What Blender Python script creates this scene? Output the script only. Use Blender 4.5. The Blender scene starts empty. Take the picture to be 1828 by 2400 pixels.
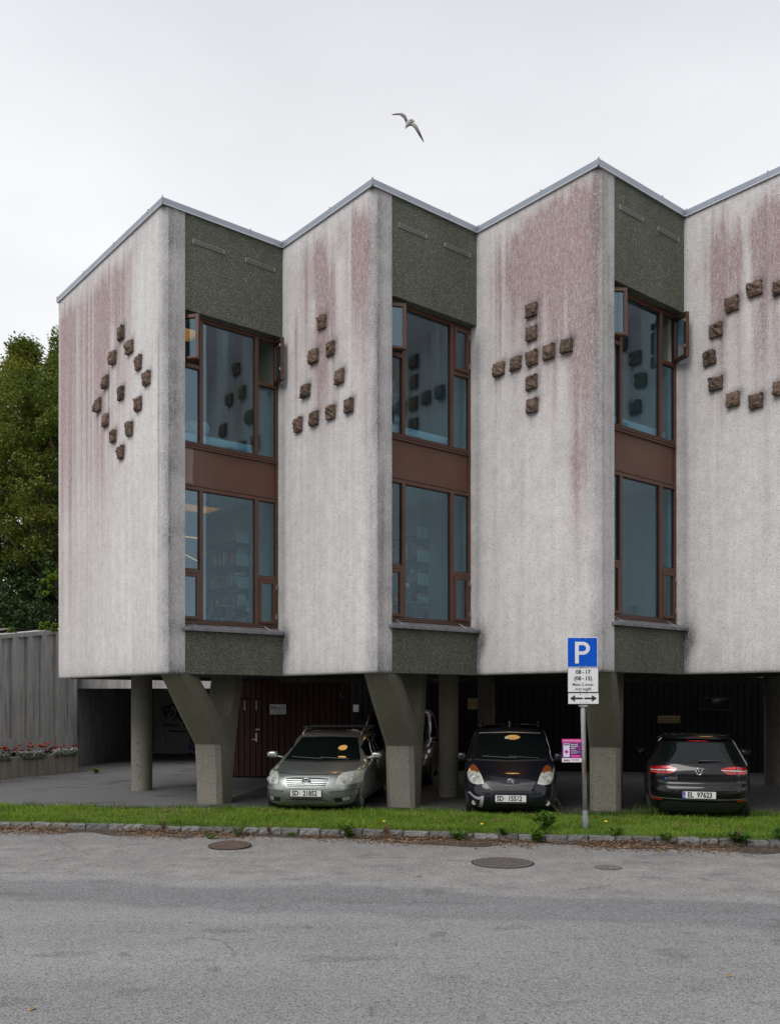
import bpy, math, random
import numpy as np
from mathutils import Vector, Matrix

SC = bpy.context.scene
COL = SC.collection
R = math.radians
PI = math.pi

# ------------------------------------------------------------------ camera
HC = 2.03
cam_data = bpy.data.cameras.new('camera')
cam_data.sensor_fit = 'HORIZONTAL'
cam_data.sensor_width = 36.0
cam_data.lens = 36.0 * 2138.0 / 1828.0
cam_data.shift_y = 0.2405
cam_data.clip_start = 0.1
cam_data.clip_end = 3000.0
cam = bpy.data.objects.new('camera', cam_data)
cam.location = (0, 0, HC)
cam.rotation_euler = (R(90), 0, 0)
COL.objects.link(cam)
SC.camera = cam

# ------------------------------------------------------------------ world: overcast sky
SUN_EL, SUN_AZ = 48.0, 215.0      # degrees; azimuth clockwise from +Y (behind the camera, to the left)
world = bpy.data.worlds.new('World')
SC.world = world
world.use_nodes = True
wn = world.node_tree
wn.nodes.clear()


def WN(kind, **kw):
    n = wn.nodes.new(kind)
    for k_, v_ in kw.items():
        setattr(n, k_, v_)
    return n


w_out = WN('ShaderNodeOutputWorld')
w_bg = WN('ShaderNodeBackground')
w_sky = WN('ShaderNodeTexSky', sky_type='NISHITA', sun_disc=False)
w_sky.sun_elevation = R(SUN_EL)
w_sky.sun_rotation = R(SUN_AZ)
w_tc = WN('ShaderNodeTexCoord')
w_sep = WN('ShaderNodeSeparateXYZ')
w_ramp = WN('ShaderNodeValToRGB')
w_map = WN('ShaderNodeMapping')
w_map.inputs['Scale'].default_value = (1.3, 1.3, 3.2)
w_noise = WN('ShaderNodeTexNoise')
w_noise.inputs['Scale'].default_value = 1.25
w_noise.inputs['Detail'].default_value = 5.0
w_noise.inputs['Roughness'].default_value = 0.5
w_nr = WN('ShaderNodeMapRange')
w_nr.inputs['From Min'].default_value = 0.3
w_nr.inputs['From Max'].default_value = 0.7
w_nr.inputs['To Min'].default_value = 0.85
w_nr.inputs['To Max'].default_value = 1.05
w_mul = WN('ShaderNodeVectorMath', operation='MULTIPLY')
w_sc = WN('ShaderNodeVectorMath', operation='SCALE')
w_sc.inputs['Scale'].default_value = 0.10
w_mix = WN('ShaderNodeMix', data_type='RGBA')
w_mix.inputs[0].default_value = 0.94
# overcast: brighter towards the horizon ahead, even grey higher up and all round
e = w_ramp.color_ramp.elements
e[0].position = 0.0
e[0].color = (0.80, 0.80, 0.81, 1)
e[1].position = 0.75
e[1].color = (0.565, 0.58, 0.61, 1)
m_ = w_ramp.color_ramp.elements.new(0.42)
m_.color = (0.765, 0.77, 0.79, 1)
L = wn.links.new
L(w_tc.outputs['Generated'], w_sep.inputs[0])
L(w_sep.outputs['Z'], w_ramp.inputs[0])
L(w_tc.outputs['Generated'], w_map.inputs[0])
L(w_map.outputs[0], w_noise.inputs['Vector'])
L(w_noise.outputs['Fac'], w_nr.inputs['Value'])
L(w_ramp.outputs[0], w_mul.inputs[0])
L(w_nr.outputs[0], w_mul.inputs[1])
L(w_sky.outputs[0], w_sc.inputs[0])
L(w_sc.outputs[0], w_mix.inputs[6])
L(w_mul.outputs[0], w_mix.inputs[7])
L(w_mix.outputs[2], w_bg.inputs[0])
w_bg.inputs[1].default_value = 1.0
L(w_bg.outputs[0], w_out.inputs[0])

sun_data = bpy.data.lights.new('sun', 'SUN')
sun_data.energy = 1.5
sun_data.angle = R(35)
sun_data.color = (1.0, 0.98, 0.955)
sun = bpy.data.objects.new('sun', sun_data)
sd = Vector((math.sin(R(SUN_AZ)) * math.cos(R(SUN_EL)), math.cos(R(SUN_AZ)) * math.cos(R(SUN_EL)), math.sin(R(SUN_EL))))
sun.rotation_euler = sd.to_track_quat('Z', 'Y').to_euler()
sun.location = (-20, -30, 40)
COL.objects.link(sun)

vs = SC.view_settings
vs.view_transform = 'Standard'
vs.look = 'None'
vs.exposure = 0.4
vs.gamma = 1.0
vs.use_curve_mapping = False
SC.cycles.use_denoising = True
SC.cycles.max_bounces = 8
SC.cycles.diffuse_bounces = 4
SC.cycles.glossy_bounces = 4
SC.cycles.transmission_bounces = 6
SC.cycles.transparent_max_bounces = 16
SC.cycles.caustics_reflective = False
SC.cycles.caustics_refractive = False

# ------------------------------------------------------------------ helpers


def put(name, me, mat=None, parent=None):
    o = bpy.data.objects.new(name, me)
    COL.objects.link(o)
    if mat is not None:
        for m in (mat if isinstance(mat, (list, tuple)) else [mat]):
            me.materials.append(m)
    if parent is not None:
        o.parent = parent
        if parent.get('_w'):
            o.matrix_parent_inverse = Matrix.Translation(-Vector(parent.location))
    return o


def np_mesh(name, V, F, smooth=False):
    V = np.asarray(V, dtype=np.float32)
    F = np.asarray(F, dtype=np.int32)
    me = bpy.data.meshes.new(name)
    k = F.shape[1]
    me.vertices.add(len(V))
    me.vertices.foreach_set('co', V.ravel())
    me.loops.add(F.size)
    me.loops.foreach_set('vertex_index', F.ravel())
    me.polygons.add(len(F))
    me.polygons.foreach_set('loop_start', np.arange(0, F.size, k, dtype=np.int32))
    me.polygons.foreach_set('loop_total', np.full(len(F), k, dtype=np.int32))
    if smooth:
        me.polygons.foreach_set('use_smooth', np.ones(len(F), dtype=bool))
    me.update(calc_edges=True)
    me.validate()
    return me


def tag(o, label=None, cat=None, group=None, kind=None):
    if label:
        o['label'] = label
    if cat:
        o['category'] = cat
    if group:
        o['group'] = group
    if kind:
        o['kind'] = kind
    return o


def empty(name, loc=(0, 0, 0), rz=0.0, world=True):
    """Empty at a thing's base. world=True: its parts are written in world coordinates."""
    o = bpy.data.objects.new(name, None)
    o.empty_display_size = 0.2
    o.location = loc
    o.rotation_euler = (0, 0, rz)
    COL.objects.link(o)
    if world:
        o['_w'] = 1
    return o


class MB:
    """collects faces for one mesh"""

    def __init__(s):
        s.v = []
        s.f = []

    def add(s, vs, fs):
        b = len(s.v)
        s.v += [tuple(p) for p in vs]
        s.f += [tuple(i + b for i in q) for q in fs]
        return s

    def hexa(s, p):   # 8 points: bottom 4 (ccw from above), top 4
        return s.add(p, [(3, 2, 1, 0), (4, 5, 6, 7), (0, 1, 5, 4), (1, 2, 6, 5), (2, 3, 7, 6), (3, 0, 4, 7)])

    def box(s, x0, x1, y0, y1, z0, z1):
        return s.hexa([(x0, y0, z0), (x1, y0, z0), (x1, y1, z0), (x0, y1, z0), (x0, y0, z1), (x1, y0, z1), (x1, y1, z1), (x0, y1, z1)])

    def fbox(s, fr, s0, s1, t0, t1, z0, z1):
        """box in a plan frame fr = (origin, along, back)"""
        o, u, n = fr

        def P(a, b, z):
            return (o[0] + a * u[0] + b * n[0], o[1] + a * u[1] + b * n[1], z)
        return s.hexa([P(s0, t0, z0), P(s1, t0, z0), P(s1, t1, z0), P(s0, t1, z0), P(s0, t0, z1), P(s1, t0, z1), P(s1, t1, z1), P(s0, t1, z1)])

    def prism(s, poly, z0, z1):
        n = len(poly)
        b = len(s.v)
        s.v += [(p[0], p[1], z0) for p in poly] + [(p[0], p[1], z1) for p in poly]
        s.f.append(tuple(b + i for i in reversed(range(n))))
        s.f.append(tuple(b + n + i for i in range(n)))
        for i in range(n):
            j = (i + 1) % n
            s.f.append((b + i, b + j, b + n + j, b + n + i))
        return s

    def tube(s, pts, rad, seg=8, cap=True):
        pts = [Vector(p) for p in pts]
        n = len(pts)
        if not isinstance(rad, (list, tuple)):
            rad = [rad] * n
        b = len(s.v)
        prev = None
        for i, p in enumerate(pts):
            d = (pts[min(i + 1, n - 1)] - pts[max(i - 1, 0)])
            if d.length < 1e-9:
                d = Vector((0, 0, 1))
            d.normalize()
            if prev is None:
                a = Vector((0, 0, 1)) if abs(d.z) < 0.9 else Vector((1, 0, 0))
                x = d.cross(a).normalized()
            else:
                x = (prev - d * prev.dot(d))
                x = x.normalized() if x.length > 1e-6 else d.cross(Vector((0, 0, 1))).normalized()
            prev = x
            y = d.cross(x)
            for k in range(seg):
                a = 2 * PI * k / seg
                q = p + (x * math.cos(a) + y * math.sin(a)) * rad[i]
                s.v.append(tuple(q))
        for i in range(n - 1):
            for k in range(seg):
                k2 = (k + 1) % seg
                s.f.append((b + i * seg + k, b + i * seg + k2, b + (i + 1) * seg + k2, b + (i + 1) * seg + k))
        if cap:
            s.f.append(tuple(b + k for k in reversed(range(seg))))
            s.f.append(tuple(b + (n - 1) * seg + k for k in range(seg)))
        return s

    def grid(s, P, closed_u=False):
        """P: array (rows, cols, 3)"""
        P = np.asarray(P)
        r, c = P.shape[:2]
        b = len(s.v)
        s.v += [tuple(map(float, p)) for p in P.reshape(-1, 3)]
        for i in range(r - 1):
            for j in range(c if closed_u else c - 1):
                j2 = (j + 1) % c
                s.f.append((b + i * c + j, b + i * c + j2, b + (i + 1) * c + j2, b + (i + 1) * c + j))
        return s

    def mesh(s, name, smooth=False):
        me = bpy.data.meshes.new(name)
        me.from_pydata(s.v, [], s.f)
        if smooth:
            me.polygons.foreach_set('use_smooth', np.ones(len(me.polygons), dtype=bool))
        me.update()
        return me

    def build(s, name, mat, parent=None, smooth=False, bevel=0.0):
        o = put(name, s.mesh(name, smooth), mat, parent)
        if bevel:
            m = o.modifiers.new('bevel', 'BEVEL')
            m.width = bevel
            m.segments = 2
            m.limit_method = 'ANGLE'
            m.angle_limit = R(40)
        return o


def fix_normals(o):
    import bmesh
    bm = bmesh.new()
    bm.from_mesh(o.data)
    bmesh.ops.recalc_face_normals(bm, faces=bm.faces)
    bm.to_mesh(o.data)
    bm.free()
    return o


def text_obj(name, body, size, mat, parent, M, extrude=0.001, align='CENTER', bold=0.0, xs=1.0):
    cu = bpy.data.curves.new(name, 'FONT')
    cu.body = body
    cu.size = size
    cu.align_x = align
    cu.align_y = 'CENTER'
    cu.extrude = extrude
    cu.offset = bold
    cu.resolution_u = 3
    cu.materials.append(mat)
    tmp = bpy.data.objects.new(name, cu)
    COL.objects.link(tmp)
    me = bpy.data.meshes.new_from_object(tmp)
    bpy.data.objects.remove(tmp)
    bpy.data.curves.remove(cu)
    me.name = name
    o = bpy.data.objects.new(name, me)
    COL.objects.link(o)
    if parent is not None:
        o.parent = parent
    o.matrix_basis = M @ Matrix.Diagonal((xs, 1, 1, 1))
    return o


def frame_matrix(origin, right, up):
    r_ = Vector(right).normalized()
    u_ = Vector(up).normalized()
    n_ = r_.cross(u_)
    M = Matrix((
        (r_.x, u_.x, n_.x, origin[0]),
        (r_.y, u_.y, n_.y, origin[1]),
        (r_.z, u_.z, n_.z, origin[2]),
        (0, 0, 0, 1)))
    return M


# ------------------------------------------------------------------ materials
class NT:
    def __init__(s, name):
        s.m = bpy.data.materials.new(name)
        s.m.use_nodes = True
        s.t = s.m.node_tree
        s.t.nodes.clear()
        s.out = s.n('ShaderNodeOutputMaterial')

    def n(s, kind, ins=None, **kw):
        nd = s.t.nodes.new(kind)
        for k_, v_ in kw.items():
            setattr(nd, k_, v_)
        for k_, v_ in (ins or {}).items():
            if hasattr(v_, 'links') or isinstance(v_, bpy.types.NodeSocket):
                s.t.links.new(v_, nd.inputs[k_])
            else:
                nd.inputs[k_].default_value = v_
        return nd

    def coord(s, scale=(1, 1, 1), rot=(0, 0, 0), which='Object'):
        tc = s.n('ShaderNodeTexCoord')
        mp = s.n('ShaderNodeMapping', {0: tc.outputs[which]})
        mp.inputs['Scale'].default_value = scale
        mp.inputs['Rotation'].default_value = rot
        return mp.outputs[0]

    def noise(s, scale, detail=3.0, vec=None, rough=0.55, dist=0.0):
        d = {'Scale': scale, 'Detail': detail, 'Roughness': rough, 'Distortion': dist}
        if vec is not None:
            d['Vector'] = vec
        return s.n('ShaderNodeTexNoise', d).outputs['Fac']

    def voro(s, scale, vec=None, feature='F1', out='Distance'):
        d = {'Scale': scale}
        if vec is not None:
            d['Vector'] = vec
        return s.n('ShaderNodeTexVoronoi', d, feature=feature).outputs[out]

    def rng(s, v, a, b, c=0.0, d=1.0, smooth=False):
        nd = s.n('ShaderNodeMapRange', {'Value': v, 'From Min': a, 'From Max': b, 'To Min': c, 'To Max': d})
        if smooth:
            nd.interpolation_type = 'SMOOTHSTEP'
        return nd.outputs[0]

    def mix(s, f, a, b, blend='MIX'):
        nd = s.n('ShaderNodeMix', data_type='RGBA', blend_type=blend)
        for idx, v in ((0, f), (6, a), (7, b)):
            if isinstance(v, bpy.types.NodeSocket):
                s.t.links.new(v, nd.inputs[idx])
            elif idx == 0:
                nd.inputs[0].default_value = v
            else:
                nd.inputs[idx].default_value = (v[0], v[1], v[2], 1) if not isinstance(v, (int, float)) else (v, v, v, 1)
        return nd.outputs[2]

    def math(s, op, a, b=0.0):
        nd = s.n('ShaderNodeMath', operation=op)
        for i, v in enumerate((a, b)):
            if isinstance(v, bpy.types.NodeSocket):
                s.t.links.new(v, nd.inputs[i])
            else:
                nd.inputs[i].default_value = v
        return nd.outputs[0]

    def attr(s, name):
        return s.n('ShaderNodeAttribute', attribute_name=name)

    def bump(s, h, strength=0.3, dist=0.01):
        return s.n('ShaderNodeBump', {'Height': h, 'Strength': strength, 'Distance': dist}).outputs[0]

    def pbsdf(s, **kw):
        ins = {}
        names = {'base': 'Base Color', 'rough': 'Roughness', 'metal': 'Metallic', 'normal': 'Normal', 'coat': 'Coat Weight', 'coatr': 'Coat Roughness',
                 'spec': 'Specular IOR Level', 'emis': 'Emission Color', 'estr': 'Emission Strength', 'ior': 'IOR', 'alpha': 'Alpha', 'sss': 'Subsurface Weight'}
        for k_, v_ in kw.items():
            if k_ in ('base', 'emis') and isinstance(v_, (tuple, list)):
                v_ = (v_[0], v_[1], v_[2], 1)
            ins[names[k_]] = v_
        p = s.n('ShaderNodeBsdfPrincipled', ins)
        s.t.links.new(p.outputs[0], s.out.inputs[0])
        return p


def simple(name, base, rough=0.6, metal=0.0, var=0.12, scale=8.0, bump=0.0, bscale=60.0, coat=0.0, spec=0.5, stretch=(1, 1, 1)):
    t = NT(name)
    v = t.coord(stretch)
    n = t.noise(scale, 4, v)
    f = t.rng(n, 0.3, 0.7, 1 - var, 1 + var)
    c = t.mix(1.0, base, f, 'MULTIPLY')
    kw = dict(base=c, rough=rough, metal=metal, coat=coat, spec=spec)
    if bump:
        kw['normal'] = t.bump(t.noise(bscale, 3, v), bump, 0.01)
    t.pbsdf(**kw)
    return t.m


def emitter(name, col, strength):
    t = NT(name)
    t.pbsdf(base=(0.8, 0.8, 0.8), emis=col, estr=strength, rough=0.5)
    return t.m


M = {}


def mat_concrete_light():
    t = NT('light_exposed_aggregate')
    v = t.coord()
    st = t.attr('stain')
    sep = t.n('ShaderNodeSeparateColor', {0: st.outputs['Color']})
    big = t.noise(0.7, 3, v)
    med = t.noise(5, 4, v)
    fine = t.noise(120, 3, v, rough=0.7)
    grit = t.voro(75, v, out='Color')
    gs = t.n('ShaderNodeSeparateColor', {0: grit})
    base = t.mix(t.rng(big, 0.35, 0.65), (0.655, 0.632, 0.622), (0.715, 0.692, 0.682))
    base = t.mix(1.0, base, t.rng(med, 0.3, 0.7, 0.91, 1.06), 'MULTIPLY')
    drip = t.noise(2.2, 5, t.coord((3.2, 3.2, 0.16)), rough=0.6)
    base = t.mix(1.0, base, t.rng(drip, 0.3, 0.7, 0.91, 1.07), 'MULTIPLY')
    blot = t.noise(1.6, 5, v, rough=0.62)
    base = t.mix(t.rng(blot, 0.54, 0.75, 0, 0.16), base, (0.36, 0.355, 0.36))
    # stains: pink algae, grey-black grime, pale run-off
    pn = t.noise(40, 3, t.coord((1, 1, 0.25)), rough=0.7)
    pink = t.math('MULTIPLY', sep.outputs[0], t.rng(pn, 0.3, 0.7, 0.55, 1.25))
    base = t.mix(pink, base, (0.335, 0.225, 0.222))
    dark = t.math('MULTIPLY', sep.outputs[1], t.rng(pn, 0.3, 0.7, 0.7, 1.2))
    base = t.mix(dark, base, (0.085, 0.085, 0.095))
    base = t.mix(sep.outputs[2], base, (0.72, 0.71, 0.69))
    # grit: scattered dark and pale chips
    base = t.mix(t.rng(gs.outputs[0], 0.80, 0.92, 0, 0.45), base, (0.20, 0.19, 0.19))
    base = t.mix(t.rng(gs.outputs[1], 0.82, 0.95, 0, 0.35), base, (0.80, 0.78, 0.76))
    base = t.mix(1.0, base, t.rng(fine, 0.3, 0.7, 0.87, 1.12), 'MULTIPLY')
    nrm = t.bump(t.math('ADD', fine, t.voro(75, v)), 0.55, 0.008)
    t.pbsdf(base=base, rough=0.93, normal=nrm, spec=0.15)
    return t.m


def mat_pebble(name, c0, c1, c2):
    t = NT(name)
    v = t.coord()
    g = t.n('ShaderNodeSeparateColor', {0: t.voro(105, v, out='Color')})
    d = t.voro(105, v)
    base = t.mix(g.outputs[0], c0, c1)
    base = t.mix(t.rng(g.outputs[1], 0.78, 0.95, 0, 0.9), base, c2)
    base = t.mix(1.0, base, t.rng(d, 0.2, 0.75, 1.2, 0.5), 'MULTIPLY')
    base = t.mix(1.0, base, t.rng(t.noise(1.4, 3, t.coord((1, 1, .4))), 0.3, 0.7, 0.82, 1.15), 'MULTIPLY')
    t.pbsdf(base=base, rough=0.75, normal=t.bump(t.math('SUBTRACT', 1.0, d), 0.7, 0.012), spec=0.4)
    return t.m


def mat_column(name='rough_column_concrete', algae=True):
    t = NT(name)
    v = t.coord()
    base = t.mix(t.noise(2.2, 4, v), (0.165, 0.152, 0.125), (0.235, 0.220, 0.182))
    sp = t.noise(26, 2, v, rough=0.6)
    base = t.mix(t.rng(sp, 0.60, 0.66, 0, 0.8), base, (0.05, 0.05, 0.045))
    base = t.mix(t.rng(t.noise(60, 2, v), 0.35, 0.7, 0, 0.35), base, (0.37, 0.345, 0.295))
    # greenish algae on the upper, leaning part of the arms (a growth band, edged at the casting joint)
    z = t.n('ShaderNodeSeparateXYZ', {0: v}).outputs['Z']
    alg = t.math('MULTIPLY', t.rng(z, 1.10, 1.22), t.rng(t.noise(4, 4, v), 0.3, 0.6, 0.45, 0.95))
    base = t.mix(t.math('MULTIPLY', alg, 0.52 if algae else 0.10), base, (0.125, 0.126, 0.082))
    fine = t.noise(90, 3, v)
    base = t.mix(1.0, base, t.rng(fine, 0.3, 0.7, 0.85, 1.15), 'MULTIPLY')
    t.pbsdf(base=base, rough=0.92, normal=t.bump(t.math('ADD', fine, t.math('MULTIPLY', sp, -1.0)), 0.5, 0.01), spec=0.2)
    return t.m


def mat_old_concrete(name, c0, c1, streak=0.5):
    t = NT(name)
    v = t.coord()
    vs_ = t.coord((3, 3, 0.35))
    base = t.mix(t.noise(1.2, 5, v), c0, c1)
    s1 = t.rng(t.noise(3.0, 5, vs_, rough=0.65), 0.42, 0.68, 0, streak)
    base = t.mix(s1, base, (0.045, 0.045, 0.045))
    base = t.mix(t.rng(t.noise(2.2, 4, v), 0.6, 0.72, 0, 0.35), base, (0.42, 0.41, 0.38))
    fine = t.noise(55, 4, v)
    base = t.mix(1.0, base, t.rng(fine, 0.3, 0.7, 0.85, 1.12), 'MULTIPLY')
    t.pbsdf(base=base, rough=0.9, normal=t.bump(fine, 0.4, 0.01), spec=0.2)
    return t.m


def mat_asphalt(name, dark=1.0, bands=True):
    t = NT(name)
    v = t.coord()
    rot = t.coord((1, 1, 1), (0, 0, R(8.5)))
    y = t.n('ShaderNodeSeparateXYZ', {0: rot}).outputs['Y']
    wob = t.noise(0.55, 4, v)
    yy = t.math('ADD', y, t.math('MULTIPLY', t.math('SUBTRACT', wob, 0.5), 1.3))
    chip = t.n('ShaderNodeSeparateColor', {0: t.voro(95, v, out='Color')})
    chipd = t.voro(95, v)
    big = t.noise(0.35, 4, v)
    med = t.noise(2.6, 5, v, rough=0.6)
    base = t.mix(t.rng(big, 0.35, 0.65), (0.245, 0.246, 0.250), (0.280, 0.280, 0.278))
    coarse = 0.5
    if bands:
        # worn older asphalt towards the kerb, a darker smooth strip, then a newer even lane
        old = t.rng(yy, 9.9, 10.5, 0, 1, True)
        base = t.mix(old, base, t.mix(t.rng(med, 0.32, 0.68), (0.225, 0.219, 0.215), (0.310, 0.300, 0.290)))
        strip = t.math('MULTIPLY', t.rng(yy, 8.75, 8.95, 0, 1, True), t.rng(yy, 9.9, 10.15, 1, 0, True))
        base = t.mix(t.math('MULTIPLY', strip, 0.9), base, (0.185, 0.184, 0.195))
        lane = t.noise(1.0, 4, t.coord((0.10, 1.1, 1), (0, 0, R(8.5))), rough=0.6)
        base = t.mix(1.0, base, t.rng(lane, 0.32, 0.68, 0.86, 1.12), 'MULTIPLY')
        spot = t.rng(t.noise(3.4, 2, v, rough=0.3), 0.70, 0.76, 0, 0.5, True)
        base = t.mix(spot, base, (0.09, 0.088, 0.088))
        gut = t.rng(yy, 12.1, 13.0, 0, 0.45, True)
        base = t.mix(gut, base, (0.20, 0.195, 0.19))
        # damp-looking darker stains and traces of rubber with shapes of their own
        ck = t.n('ShaderNodeTexVoronoi', {'Vector': t.n('ShaderNodeMix', {0: 0.25, 4: rot, 5: t.n('ShaderNodeTexNoise', {'Vector': v, 'Scale': 1.2, 'Detail': 5.0}).outputs['Color']}, data_type='VECTOR').outputs[1], 'Scale': 0.42}, feature='DISTANCE_TO_EDGE').outputs['Distance']
        cmask = t.math('MULTIPLY', t.rng(ck, 0.0015, 0.006, 1, 0), t.rng(t.noise(0.5, 2, v), 0.5, 0.58))
        base = t.mix(t.math('MULTIPLY', cmask, 0.4), base, (0.05, 0.05, 0.05))
        stn = t.rng(t.noise(1.1, 3, t.coord((1, 2.2, 1), (0, 0, R(12))), rough=0.45), 0.60, 0.70, 0, 0.38, True)
        base = t.mix(stn, base, (0.095, 0.095, 0.097))
    base = t.mix(1.0, base, t.rng(med, 0.3, 0.7, 0.94, 1.05), 'MULTIPLY')
    chip2 = t.n('ShaderNodeSeparateColor', {0: t.voro(48, v, out='Color')})
    base = t.mix(1.0, base, t.rng(chip2.outputs[0], 0, 1, 0.87, 1.13), 'MULTIPLY')
    base = t.mix(t.rng(chip.outputs[0], 0.62, 0.95, 0, 0.55), base, (0.42, 0.405, 0.39))
    base = t.mix(t.rng(chip.outputs[1], 0.70, 0.97, 0, 0.75), base, (0.045, 0.045, 0.048))
    base = t.mix(t.rng(chip.outputs[2], 0.90, 0.97, 0, 0.4), base, (0.34, 0.25, 0.20))
    if not bands:
        moss = t.rng(t.noise(0.8, 4, t.coord((1, 2, 1))), 0.55, 0.68, 0, 0.6, True)
        base = t.mix(moss, base, (0.085, 0.062, 0.042))
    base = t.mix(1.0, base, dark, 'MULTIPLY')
    h = t.math('ADD', t.math('SUBTRACT', 1.0, chipd), t.noise(260, 2, v))
    t.pbsdf(base=base, rough=0.88, normal=t.bump(h, 0.65, 0.006), spec=0.3)
    return t.m


def mat_leaf(name, c0, c1, tr=0.25, attr=None):
    t = NT(name)
    v = t.coord()
    n = t.noise(0.9, 3, v)
    n2 = t.noise(14, 2, v)
    c = t.mix(t.rng(n, 0.35, 0.65), c0, c1)
    c = t.mix(1.0, c, t.rng(n2, 0.3, 0.7, 0.65, 1.35), 'MULTIPLY')
    d = t.n('ShaderNodeBsdfPrincipled', {'Base Color': c, 'Roughness': 0.55, 'Specular IOR Level': 0.3})
    tl = t.n('ShaderNodeBsdfTranslucent', {'Color': c})
    mx = t.n('ShaderNodeMixShader', {0: tr, 1: d.outputs[0], 2: tl.outputs[0]})
    t.t.links.new(mx.outputs[0], t.out.inputs[0])
    return t.m


def mat_glass(name, tint, refl=(0.72, 0.90, 1.0), f0=0.10, rough=0.0):
    t = NT(name)
    tr = t.n('ShaderNodeBsdfTransparent', {'Color': (*tint, 1)})
    v = t.coord()
    nb = t.bump(t.noise(1.6, 2, v), 0.02, 0.02)
    gl = t.n('ShaderNodeBsdfGlossy', {'Color': (*refl, 1), 'Roughness': rough, 'Normal': nb})
    # Schlick reflectance from |N.I| (same for both faces of the pane)
    ge = t.n('ShaderNodeNewGeometry')
    dt = t.n('ShaderNodeVectorMath', {0: ge.outputs['Incoming'], 1: ge.outputs['Normal']}, operation='DOT_PRODUCT').outputs['Value']
    om = t.math('SUBTRACT', 1.0, t.math('ABSOLUTE', dt))
    fr = t.math('ADD', f0, t.math('MULTIPLY', 1.0 - f0, t.math('POWER', om, 5.0)))
    mx = t.n('ShaderNodeMixShader', {0: fr, 1: tr.outputs[0], 2: gl.outputs[0]})
    t.t.links.new(mx.outputs[0], t.out.inputs[0])
    return t.m


def mat_paint(name, col, metal=0.0, rough=0.35, coat=1.0, spec=0.5):
    t = NT(name)
    v = t.coord()
    c = t.mix(1.0, col, t.rng(t.noise(3, 3, v), 0.3, 0.7, 0.93, 1.06), 'MULTIPLY')
    dirt = t.rng(t.noise(9, 4, v), 0.5, 0.8, 0, 0.12 if metal > .3 else 0.03)
    c = t.mix(dirt, c, (0.16, 0.14, 0.12))
    t.pbsdf(base=c, metal=metal, rough=rough, coat=coat, coatr=0.04, spec=spec)
    return t.m


M['wall'] = mat_concrete_light()
M['pebble'] = mat_pebble('dark_green_pebbledash', (0.068, 0.079, 0.054), (0.118, 0.129, 0.090), (0.34, 0.35, 0.30))
M['column'] = mat_column()
M['roundcol'] = mat_column('round_column_concrete', False)
M['retain'] = mat_old_concrete('weathered_board_concrete', (0.42, 0.41, 0.395), (0.58, 0.57, 0.55), 0.42)
M['planter'] = mat_old_concrete('planter_concrete', (0.25, 0.215, 0.18), (0.36, 0.315, 0.265), 0.45)
M['tunnel'] = mat_old_concrete('dark_underpass_concrete', (0.22, 0.22, 0.225), (0.34, 0.34, 0.345), 0.5)
M['tunnel2'] = mat_old_concrete('painted_underpass_wall', (0.40, 0.40, 0.405), (0.52, 0.52, 0.52), 0.35)
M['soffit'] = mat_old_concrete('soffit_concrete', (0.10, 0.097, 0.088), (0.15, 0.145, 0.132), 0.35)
M['asphalt'] = mat_asphalt('street_asphalt')
M['drive'] = mat_asphalt('driveway_asphalt', dark=0.55, bands=False)
M['drive_shaded'] = mat_asphalt('shade_dark_asphalt', dark=0.24, bands=False)  # driveway asphalt again, darkened to paint in the shade under the building
M['fascia'] = simple('grey_sheet_metal', (0.30, 0.325, 0.375), 0.42, 0.55, 0.06, 3)
M['drip'] = simple('pale_drip_edge', (0.62, 0.64, 0.68), 0.4, 0.3, 0.05, 3)
M['frame'] = simple('brown_window_paint', (0.085, 0.036, 0.022), 0.38, 0.0, 0.12, 5)
M['frame_in'] = simple('dark_inner_frame', (0.03, 0.014, 0.010), 0.5)
M['spandrel'] = simple('brown_sheet_panel', (0.095, 0.040, 0.023), 0.30, 0.0, 0.10, 2.2)
M['glass'] = mat_glass('window_glass', (0.68, 0.83, 0.90))
M['gasket'] = simple('black_gasket', (0.012, 0.014, 0.018), 0.5)
M['sill'] = simple('grey_sill_sheet', (0.17, 0.165, 0.18), 0.5, 0.3, 0.3, 9)
M['steel'] = simple('bright_steel', (0.55, 0.56, 0.58), 0.3, 0.9, 0.1, 20)
M['vent'] = simple('vent_metal', (0.36, 0.33, 0.30), 0.45, 0.2, 0.1, 20)
M['black'] = simple('matt_black', (0.012, 0.012, 0.013), 0.6)


def mat_stone(name, c0, c1, scale, var):
    t = NT(name)
    v = t.coord()
    rnd = t.n('ShaderNodeObjectInfo').outputs['Random']
    c = t.mix(rnd, c0, c1)
    n = t.noise(scale, 4, v)
    c = t.mix(1.0, c, t.rng(n, 0.3, 0.7, 1 - var, 1 + var), 'MULTIPLY')
    c = t.mix(t.rng(t.noise(9, 4, v), 0.55, 0.7, 0, 0.5), c, (0.035, 0.033, 0.030))
    t.pbsdf(base=c, rough=0.88, spec=0.2, normal=t.bump(t.noise(45, 4, v), 0.9, 0.01))
    return t.m


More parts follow.
